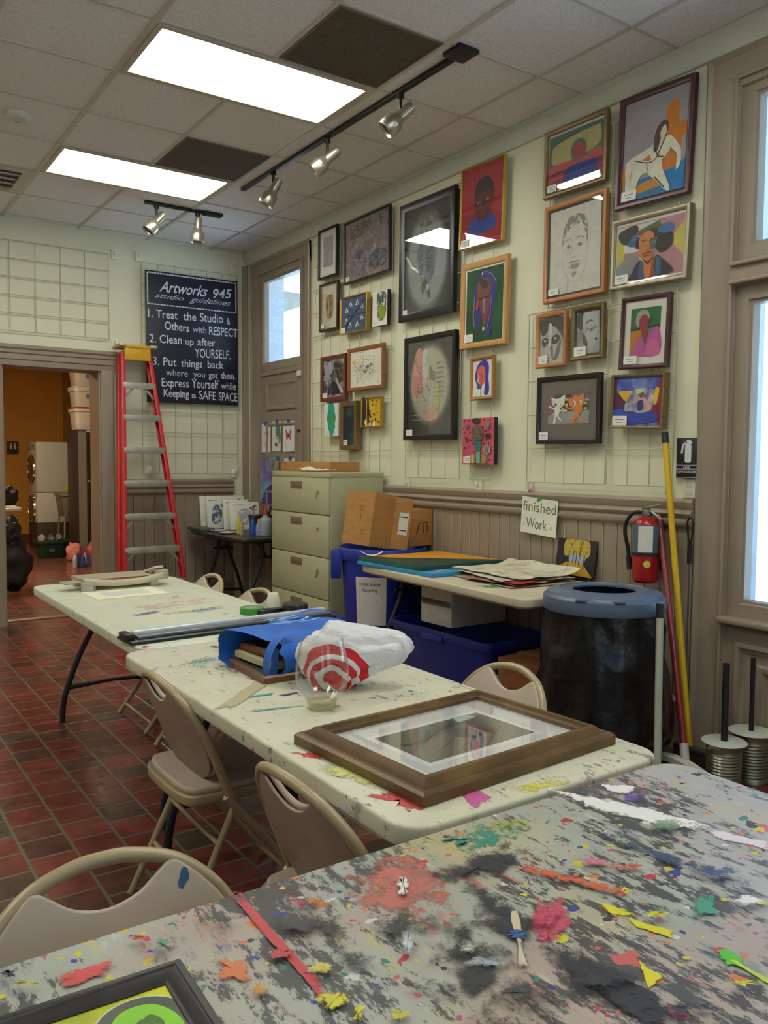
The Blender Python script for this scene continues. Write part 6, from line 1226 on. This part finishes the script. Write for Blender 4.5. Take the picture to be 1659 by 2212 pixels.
t = thing('paper_cup', 'white paper cup turned upside down at the edge of the far table', 'cup', (-1.85, -4.215, TT))
P().lathe([(.034, .0), (.036, .002), (.036, .006), (.024, .078), (.022, .08), (.02, .076), (.001, .075)], M((218, 212, 192), .6), 22).done('cup', t)
t = thing('round_tin', 'flat round black tin at the corner of the far table', 'tin', (-1.80, -4.33, TT))
P().lathe([(.001, 0), (.055, 0), (.056, .004), (.056, .03), (.001, .031)], BLK, 28).done('base', t); P().lathe([(.058, .024), (.0585, .04), (.055, .045), (.001, .046)], M((34, 30, 30), .3), 28).done('lid', t)
# ------------------------------------------------------------------ things on the middle table
BRN_F = wood('brown_frame', (92, 58, 34), (122, 82, 48), 0, .35)
t = thing('framed_print', 'big brown gilt framed picture lying flat on the middle table', 'picture frame', (-2.305, -6.08, TT), 4)
FW = MN('bronze_wood', [(.3, (80, 56, 34)), (.55, (106, 80, 46)), (.7, (122, 94, 54))], 8, 6, (1, 1, 3), .32, metal=.15)
fp = [(0, 0), (0, .022), (.006, .028), (.016, .028), (.02, .024), (.024, .03), (.034, .043), (.046, .043), (.050, .032), (.053, .03), (.053, 0)]
P().rectloop(.62, .475, fp, FW).done('frame', t)
P().box((0, 0, .010), (.52, .375, .02), M((214, 214, 212), .7)).done('mount_board', t)
q = P(T(0, 0, .0203)); q.rectloop(.375, .235, [(0, 0), (.004, .002), (.016, .0008), (.016, 0)], M((232, 232, 228), .6)); q.done('bevel', t)
q = P(); paint(q, .345, .205, [('r', FULL, MN('grey_photo', [(.3, (84, 82, 80)), (.5, (112, 108, 102)), (.7, (92, 88, 84))], 6, 7)), ('p', [(0, 0), (.75, 0), (1, .3), (1, .5), (.35, .62), (0, .3)], (124, 114, 100)), ('l', [(.05, .1), (.6, .55)], .012, (70, 66, 62)), ('l', [(.25, .02), (.75, .5)], .012, (70, 66, 62)), ('l', [(.5, 0), (.9, .42)], .012, (70, 66, 62)), ('s', [(.05, .7), (.2, .86), (.34, .8), (.3, .62), (.12, .56)], (104, 104, 78)), ('p', [(.4, .7), (.95, .8), (.95, .97), (.5, .98)], (84, 82, 80)), ('s', [(.5, .5), (.62, .66), (.7, .5), (.64, .3), (.54, .34)], (62, 56, 66)), ('s', [(.72, .5), (.8, .6), (.84, .42), (.76, .32)], (110, 84, 76)), ('l', [(.2, .5), (.6, .8), (.98, .7)], .012, (60, 58, 58)), ('p', [(.7, .8), (.9, .84), (.88, .95), (.72, .94)], (170, 190, 196))], .0206); q.done('photograph', t, recalc=False)
P().box((0, 0, .0265), (.52, .375, .002), glass_mat('picture_glass', boost=1.3)).done('glazing', t)
t = thing('wine_glass', 'empty stemless wine glass standing in front of the plastic bag', 'glass', (-2.425, -5.645, TT))
P(Matrix.Diagonal((1.10, 1.10, 1, 1))).lathe([(.028, .012), (.044, .03), (.062, .06), (.069, .09), (.066, .125), (.058, .165), (.053, .192), (.0505, .192), (.0555, .165), (.0635, .125), (.0665, .09), (.0595, .06), (.042, .032), (.026, .0145)], glass_mat('bowl_glass', (253, 254, 254), .01, 1.45, 1.1), 40, cap=False).done('bowl', t)
P().lathe([(.001, 0), (.036, 0), (.038, .003), (.040, .012), (.042, .022), (.03, .0125), (.001, .0115)], M((196, 190, 140), .12, spec=.8, alpha=.55), 40).done('base', t, 'thick pale yellow glass base')
# plastic carrier bag
def bag_mat():
    m, t, b = new('carrier_bag'); N = t.nodes; L = t.links
    tx = N.new('ShaderNodeTexCoord'); n = N.new('ShaderNodeTexNoise'); n.inputs['Scale'].default_value = 9; n.inputs['Detail'].default_value = 3; L.new(tx.outputs['Object'], n.inputs['Vector'])
    ma = N.new('ShaderNodeVectorMath'); ma.operation = 'MULTIPLY_ADD'; L.new(n.outputs['Color'], ma.inputs[0]); ma.inputs[1].default_value = (.055, .055, .055); L.new(tx.outputs['Object'], ma.inputs[2])
    d = N.new('ShaderNodeVectorMath'); d.operation = 'DISTANCE'; L.new(ma.outputs[0], d.inputs[0]); d.inputs[1].default_value = (.030, -.084, -.038)
    rp = N.new('ShaderNodeValToRGB'); rp.color_ramp.interpolation = 'CONSTANT'; e = rp.color_ramp.elements
    Wt = (.86, .86, .87, 1); Rd = (.72, .02, .035, 1)
    e[0].position = 0; e[0].color = Rd; e[1].position = .98; e[1].color = Wt
    for p_, c in ((.014, Wt), (.028, Rd), (.045, Wt), (.062, Rd), (.083, Wt), (.101, Rd), (.126, Wt)): q = e.new(p_); q.color = c
    L.new(d.outputs['Value'], rp.inputs[0]); L.new(rp.outputs[0], b.inputs['Base Color']); b.inputs['Roughness'].default_value = .38
    n2 = N.new('ShaderNodeTexNoise'); n2.inputs['Scale'].default_value = 26; n2.inputs['Detail'].default_value = 5; n2.inputs['Distortion'].default_value = 1.5; L.new(tx.outputs['Object'], n2.inputs['Vector'])
    bp = N.new('ShaderNodeBump'); bp.inputs['Strength'].default_value = .5; bp.inputs['Distance'].default_value = .012; L.new(n2.outputs[0], bp.inputs['Height']); L.new(bp.outputs[0], b.inputs['Normal'])
    tl = N.new('ShaderNodeBsdfTranslucent'); L.new(rp.outputs[0], tl.inputs[0]); mx = N.new('ShaderNodeMixShader'); mx.inputs[0].default_value = .25
    out = [q for q in N if q.type == 'OUTPUT_MATERIAL'][0]; L.new(b.outputs[0], mx.inputs[1]); L.new(tl.outputs[0], mx.inputs[2]); L.new(mx.outputs[0], out.inputs[0])
    return m
BAGM = bag_mat()
t = thing('plastic_bag', 'white plastic carrier bag with red rings, full, on the middle table', 'bag', (-2.285, -5.475, TT+.085), -34.5)
b2 = bmesh.new(); bmesh.ops.create_icosphere(b2, subdivisions=5, radius=1)
for v in b2.verts:
    c = v.co.copy(); k = 1+.15*mnoise.fractal(c*1.6+Vector((4, 1, 2)), 1, 2, 5)+.035*mnoise.turbulence(c*4, 3, True)
    x, y, z = c.x*.105*k, c.y*.095*k, c.z*.098*k
    top = max(0, min(1, (c.z+.55)/.9)); s_ = max(0, c.x+.05)/1.05
    st = s_**1.2*top
    x += st*.23; y *= 1-.70*min(1, st*1.2); z = z*(1-.1*st)+.012*st
    if x > .21: x = .21+(x-.21)*.35
    z += .018*max(0, c.z)*max(0, 1-abs(c.x+.15)*2)
    pl = .006*sin(y*150+x*40+4*mnoise.noise(Vector((x*9, y*9, z*9))))*min(1, .3+s_)
    y += pl; z = max(z+.5*pl, -.084+.002*mnoise.noise(c*5))
    v.co = Vector((x, y, z))
P().merge(b2, BAGM, None, True).done('bag_body', t)

# blue tote bag with frames in it
TOTE = M((38, 100, 190), .7, var=.08, bump=.15, bs=180)
t = thing('tote_bag', 'bright blue cloth tote bag lying on the middle table with frames poking out', 'bag', (-2.25, -5.165, TT), 8)
rows = []
for i in range(15):
    x = -.165+.36*i/14; e_ = 1-.35*max(0, (i-10)/4)**2; row = []
    for j in range(40):
        a = 2*pi*j/40; ca, sa = cos(a), sin(a)
        y = .165*math.copysign(abs(ca)**.45, ca)*e_; z = .072+.070*math.copysign(abs(sa)**.5, sa)*e_
        nn = mnoise.fractal(Vector((x*9, y*9, z*9+3)), 1, 2, 4)
        z += .014*nn*(1 if sa > 0 else .1)-.018*(1-i/14)*(sa > 0); y += .008*mnoise.noise(Vector((x*14, z*14, 9)))
        xx = x+(.02*mnoise.noise(Vector((a*2, 5, 1)))-.03*(ca > .2) if i == 0 else 0)
        row.append((xx, y, max(.001, z)))
    rows.append(row)
p = P(); p.grid(rows, TOTE, closed_v=True); p.face([(x+.004, y, z) for x, y, z in rows[-1]], TOTE, True); p.done('bag_body', t)
def strap(pts, w_, name):
    rows = []
    for i, q in enumerate(pts):
        rows.append([(q[0], q[1]+w_*(k-.5), q[2]+.002*sin(i+k)) for k in (0, .5, 1)])
    P().grid(rows, TOTE).done(name, t)
strap(smoothpoly([(-.10, -.115, .140), (-.16, -.118, .125), (-.195, -.12, .07), (-.20, -.12, .01), (-.185, -.12, .003), (-.17, -.12, .03), (-.165, -.12, .10)], 4, False), .038, 'strap')
strap(smoothpoly([(.02, .06, .145), (.10, .05, .165), (.19, .02, .15), (.22, -.02, .10)], 5, False), .03, 'strap')
q = P(); PW = M((170, 206, 230), .7)
for pts in ([(-.10, .04), (-.05, .05), (0, .045), (.06, .06)], [(-.09, .02), (-.02, .026), (.03, .02)], [(-.06, .0), (-.03, -.03), (.02, -.02), (.06, .01)], [(-.02, -.045), (.03, -.05), (.08, -.03)], [(-.11, -.02), (-.08, -.03), (-.05, -.05)]):
    q.face([(x, y, .1535) for x, y in stroke(smoothpoly(pts, 4, False), .006)], PW)
q.done('pale_print', t, recalc=False)
for i, (x, y, z, w_, h_, fm, c, l, rz) in enumerate(((-2.325, -5.205, .0, .25, .29, BRN_F, (84, 104, 110), 'brown framed picture at the bottom of the stack in the blue tote bag', -2), (-2.285, -5.165, .026, .25, .24, M((200, 186, 140), .5), (206, 200, 170), 'pale wood frame in the middle of the stack in the blue tote bag', 4), (-2.28, -5.155, .050, .22, .22, wood('red_brown_frame', (110, 62, 40), (132, 80, 52), 0, .4), (70, 60, 56), 'reddish brown frame on top of the stack in the blue tote bag', 8))):
    g_ = thing('framed_picture', l, 'picture frame', (x, y, TT+z), rz, 'small frames in the blue tote bag')
    P().rectloop(w_, h_, [(0, 0), (0, .018), (.006, .024), (.02, .022), (.028, .014), (.028, 0)], fm).done('frame', g_); P().box((0, 0, .008), (w_-.05, h_-.05, .012), M(c, .4)).done('picture_panel', g_)
# ------------------------------------------------------------------ black frame on the nearest table
t = thing('framed_painting', 'black framed green and yellow painting lying on the paint covered table', 'picture frame', (-3.372, -6.80, TT), -2)
P().rectloop(.36, .46, [(0, 0), (0, .016), (.003, .02), (.011, .021), (.014, .018), (.026, .014), (.031, .010), (.031, 0)], MN('black_grained_wood', [(.3, (30, 27, 27)), (.7, (52, 47, 45))], 18, 6, (1, 1, 1), .4)).done('frame', t)
P().box((0, 0, .004), (.305, .405, .007), M((40, 40, 36), .6)).done('panel', t)
q = P(); paint(q, .30, .40, [('r', FULL, MN('lime_ground', [(.3, (110, 124, 30)), (.45, (150, 160, 60)), (.55, (196, 196, 40)), (.7, (136, 140, 90))], 5, 6)), ('s', [(.88, 1), (1, 1), (1, .92), (.95, .95)], (206, 206, 30)), ('e', (.84, .85, .19, .135, 32), (200, 204, 186)), ('e', (.84, .85, .182, .128, 32), MN('grey_disc', [(.3, (70, 78, 66)), (.7, (104, 108, 92))], 7, 5)), ('s', [(.70, .84), (.78, .93), (.9, .93), (.97, .86), (.98, .78), (.9, .82), (.84, .87), (.76, .80)], (140, 206, 50)), ('s', [(.80, .82), (.88, .88), (.92, .82), (.86, .78)], (80, 120, 40)), ('e', (.9, .79, .03, .02), (206, 180, 40)), ('s', [(0, .4), (.2, .5), (.3, .3), (.1, .1)], dry((60, 90, 30), 10, .5))], .0076); q.done('artwork', t, recalc=False)
# ------------------------------------------------------------------ corridor beyond the doorway
WM = M((196, 196, 186), .35, var=.02)
def washer(name, label, z0, h, cat):
    t = thing(name, label, cat, (-.38, 6.6, z0))
    P().box((0, 0, h/2), (.58, .62, h), WM, .02).done('body', t)
    P(T(-.292, 0, h*.46) @ RY(-90)).lathe([(.001, .03), (.14, .035), (.17, .028), (.21, .02), (.225, .0), (.001, 0)], M((56, 52, 50), .15, .3), 32).done('door', t)
    P(T(-.292, 0, h*.46) @ RY(-90)).lathe([(.20, .0), (.205, .03), (.228, .028), (.235, 0)], CHRO, 32, cap=False).done('door_ring', t)
    P(T(-.292, -.18, h*.9) @ RY(-90)).lathe([(.03, 0), (.028, .025), (.001, .027)], CHRO, 18).done('dial', t)
    P().box((-.291, 0, h*.9), (.006, .60, .10), M((176, 176, 168), .3), .002).done('control_panel', t)
washer('clothes_dryer', 'white front loading dryer stacked on the washer in the corridor', .906, .80, 'dryer')
washer('washing_machine', 'white front loading washer under the dryer in the corridor', .42, .48, 'washer')
P(T(-.38, 6.6, 0)).box((0, 0, .21), (.58, .60, .42), M((58, 46, 38), .6), .01).done('washer_stand')
tag(bpy.data.objects['washer_stand'], 'dark brown plinth under the washing machine in the corridor', 'stand')
t = thing('utility_sink', 'grey utility sink on legs beside the washer in the corridor', 'sink', (-.24, 5.75, 0))
GS = M((120, 118, 100), .5)
tub(P(T(0, 0, .56)), .48, .50, .36, GS, flare=.05).done('basin', t)
for sx_ in (-1, 1):
    for sy_ in (-1, 1): P().cyl((sx_*.18, sy_*.18, .57), (sx_*.2, sy_*.2, 0), .014, M((150, 140, 120), .4, .5)).done('leg', t)
P().tube(smoothpoly([(.10, .2, .90), (.10, .2, 1.02), (.08, .14, 1.05), (.07, .06, 1.0)], 4, False), .01, CHRO).done('faucet', t)
for i, (x, y, r, c, l) in enumerate(((-.34, 5.56, .07, (150, 180, 40), 'lime green cloth on the rim of the utility sink'), (-.14, 5.55, .06, (176, 40, 44), 'red cloth on the rim of the utility sink'), (-.24, 5.55, .05, (140, 92, 50), 'tan sponge on the rim of the utility sink'))):
    o_ = P().blob((x, y, .935+r*.5), (r, r*.8, r*.7), M(c, .7), .3, 2, i+1, 3).done(('green_cloth', 'red_cloth', 'sponge')[i]); tag(o_, l, 'cloth' if i < 2 else 'sponge')
t = thing('metal_locker', 'tall dark steel locker just inside the corridor on the right', 'locker', (-.17, 4.95, 0))
P().box((0, 0, .93), (.56, .60, 1.86), M((58, 52, 52), .45, .2), .006).done('body', t); P().box((-.22, -.306, .93), (.11, .012, 1.8), M((112, 110, 100), .45)).done('side_panel', t, 'pale grey side strip'); P().box((-.11, -.304, .90), (.07, .012, 1.78), M((14, 12, 14), .7)).done('gap_shade_strip', t); P().box((.09, -.306, .93), (.30, .014, 1.8), M((64, 57, 58), .4, .2), .004).done('door', t); P().box((-.13, -.315, 1.12), (.05, .02, .03), CHRO, .004).done('latch', t); P().box((-.10, -.307, 1.835), (.12, .006, .022), M((180, 176, 160), .5)).done('label_plate', t)  # solid black strip stands in for the darkness of the gap beside the door
BINM = M((196, 190, 180), .35, var=.1, vs=8)
for i, (h, l, lc) in enumerate(((.30, 'pale plastic bin at the bottom of the stack on the locker', (180, 40, 44)), (.27, 'pale plastic bin in the middle of the stack on the locker', (206, 204, 200)), (.26, 'pale plastic bin with blue print at the top of the stack on the locker', (206, 204, 200)))):
    z = 1.862+(0, .325, .62)[i]; t = thing('plastic_bin', l, 'bin', (-.22, 4.95, z), group='plastic bins on the locker')
    tub(P(), .46, .40, h, BINM, flare=.03).done('tub', t); P().prism(rrect(.49, .43, .05), .02, M(lc, .45), .004, T(0, 0, h-.002)).done('lid', t)
    if i: P().box((.03, -.205, h*.55), (.22, .004, .06), M((96, 120, 170), .6)).done('printed_band', t)
t = thing('storage_bin', 'dark green plastic bin full of bagged things on the corridor floor', 'bin', (-.74, 5.1, 0))
tub(P(), .42, .34, .26, M((22, 50, 38), .45), flare=.03).done('tub', t); P().box((-.02, -.16, .12), (.07, .012, .05), M((70, 92, 76), .6)).done('label', t)
for k in range(3):
    o_ = P().blob((-.86+.12*k, 5.1, .27), (.05, .09, .07), M(((150, 150, 140), (84, 92, 96), (110, 104, 92))[k], .5), .35, 2.5, k+4, 3).done('bagged_bundle'); tag(o_, ('pale bundle at the left in the green bin', 'dark blue grey bundle in the middle of the green bin', 'brownish bundle at the right in the green bin')[k], 'bundle')
for k, (x, y, c, l) in enumerate(((-.56, 4.50, (196, 120, 110), 'pink plastic bag beside the green bin'), (-.33, 4.40, (150, 56, 56), 'red and white package beside the locker'))):
    o_ = P().blob((x, y, .12), (.10, .09, .14), M(c, .5), .3, 2, k+9, 3, flat=-.11).done(('pink_bag', 'red_package')[k]); tag(o_, l, 'bag' if k == 0 else 'package')
t = thing('bottle_pack', 'shrink wrapped pack of blue bottles on the corridor floor by the jamb', 'bottle pack', (-.62, 3.75, 0), 4)
for k in range(6):
    q = P(T(-.13+.052*k, (k % 2)*.07-.035, 0)); q.lathe([(.001, 0), (.028, .002), (.029, .12), (.016, .15), (.012, .155), (.012, .18), (.001, .181)], M((52, 76, 140), .3) if k % 3 else M((170, 176, 180), .3), 12); q.done('bottle', t)
P().blob((.0, 0, .085), (.20, .10, .085), glass_mat('shrink_wrap', (240, 244, 248), .1), .25, 2, 3, 3).done('clear_wrap', t)
t = thing('wall_sign', 'small black toilet sign on the ochre corridor wall', 'sign', mat=Matrix(((1, 0, 0, -.70), (0, 0, -1, 7.985), (0, 1, 0, 1.63), (0, 0, 0, 1))))
P().box((0, 0, .004), (.19, .22, .008), M((46, 40, 36), .5)).done('plate', t)
q = P()
for x in (-.03, .035): q.face([(x+a, .065+b, .0085) for a, b in ell(0, 0, .014, .014, 10)], WS); q.face([(x-.02, .045, .0085), (x+.02, .045, .0085), (x+.012, -.03, .0085), (x-.012, -.03, .0085)], WS)
q.done('pictogram', t, recalc=False)
t = thing('side_table', 'white tabletop edge just visible beyond the left door jamb', 'table', (-2.12, 2.2, 0))
P().prism(rrect(.80, .60, .12), .035, M((214, 210, 194), .5), .008, T(0, 0, .87)).done('tabletop', t); P().cyl((-.1, 0, 0), (-.1, 0, .87), .03, BLK).done('pedestal', t); P().lathe([(.001, 0), (.25, .0), (.24, .02), (.001, .04)], BLK, 24, T(-.1, 0, 0)).done('foot', t)
o_ = P().blob((-1.87, 2.15, 1.02), (.15, .12, .115), M((30, 22, 24), .8), .25, 2.2, 5, 4, flat=-.10).done('black_bag'); tag(o_, 'dark lumpy bag on the white tabletop beyond the left door jamb', 'bag')
q = P(T(-1.80, 1.90, 0)); q.blob((-.05, 0, .30), (.19, .15, .29), M((14, 14, 17), .5), .25, 1.6, 2, 4, flat=-.28); q.blob((-.07, .0, .66), (.11, .11, .18), M((14, 14, 17), .5), .25, 2, 6, 4); o_ = q.done('garbage_bag'); tag(o_, 'full black bag on the corridor floor beyond the left door jamb', 'bag')

P().tube([(-.012, -1.315, 3.32), (-.01, -1.318, 2.6), (-.013, -1.312, 1.9), (-.011, -1.316, 1.27)], .005, CREAM, 8).done('wall_cable')
tag(bpy.data.objects['wall_cable'], 'thin cream cable running down the wall beside the far door casing', 'cable')
Xb = T(-.13, 0, .455) @ RY(-math.degrees(math.atan2(.13, .34))) @ Matrix(((0, 0, -1, 0), (1, 0, 0, 0), (0, 1, 0, 0), (0, 0, 0, 1)))
for nm, c, pts in (('folding_chair.003', (70, 150, 130), ((-.05, .22, .010), (-.01, .21, .006), (-.06, .19, .007))), ('folding_chair.002', (50, 96, 130), ((.125, .288, .008), (.118, .276, .006)))):
    p = P(Xb)
    for a, b, r in pts: p.face([(x, y, -.0172) for x, y in jag(ell(a, b, r, r*1.6, 8), .002, 3, 2)], M(c, .5))
    for v in p.bm.verts: v.co.x += .55*v.co.y**2
    p.done('paint_specks', bpy.data.objects[nm], recalc=False)
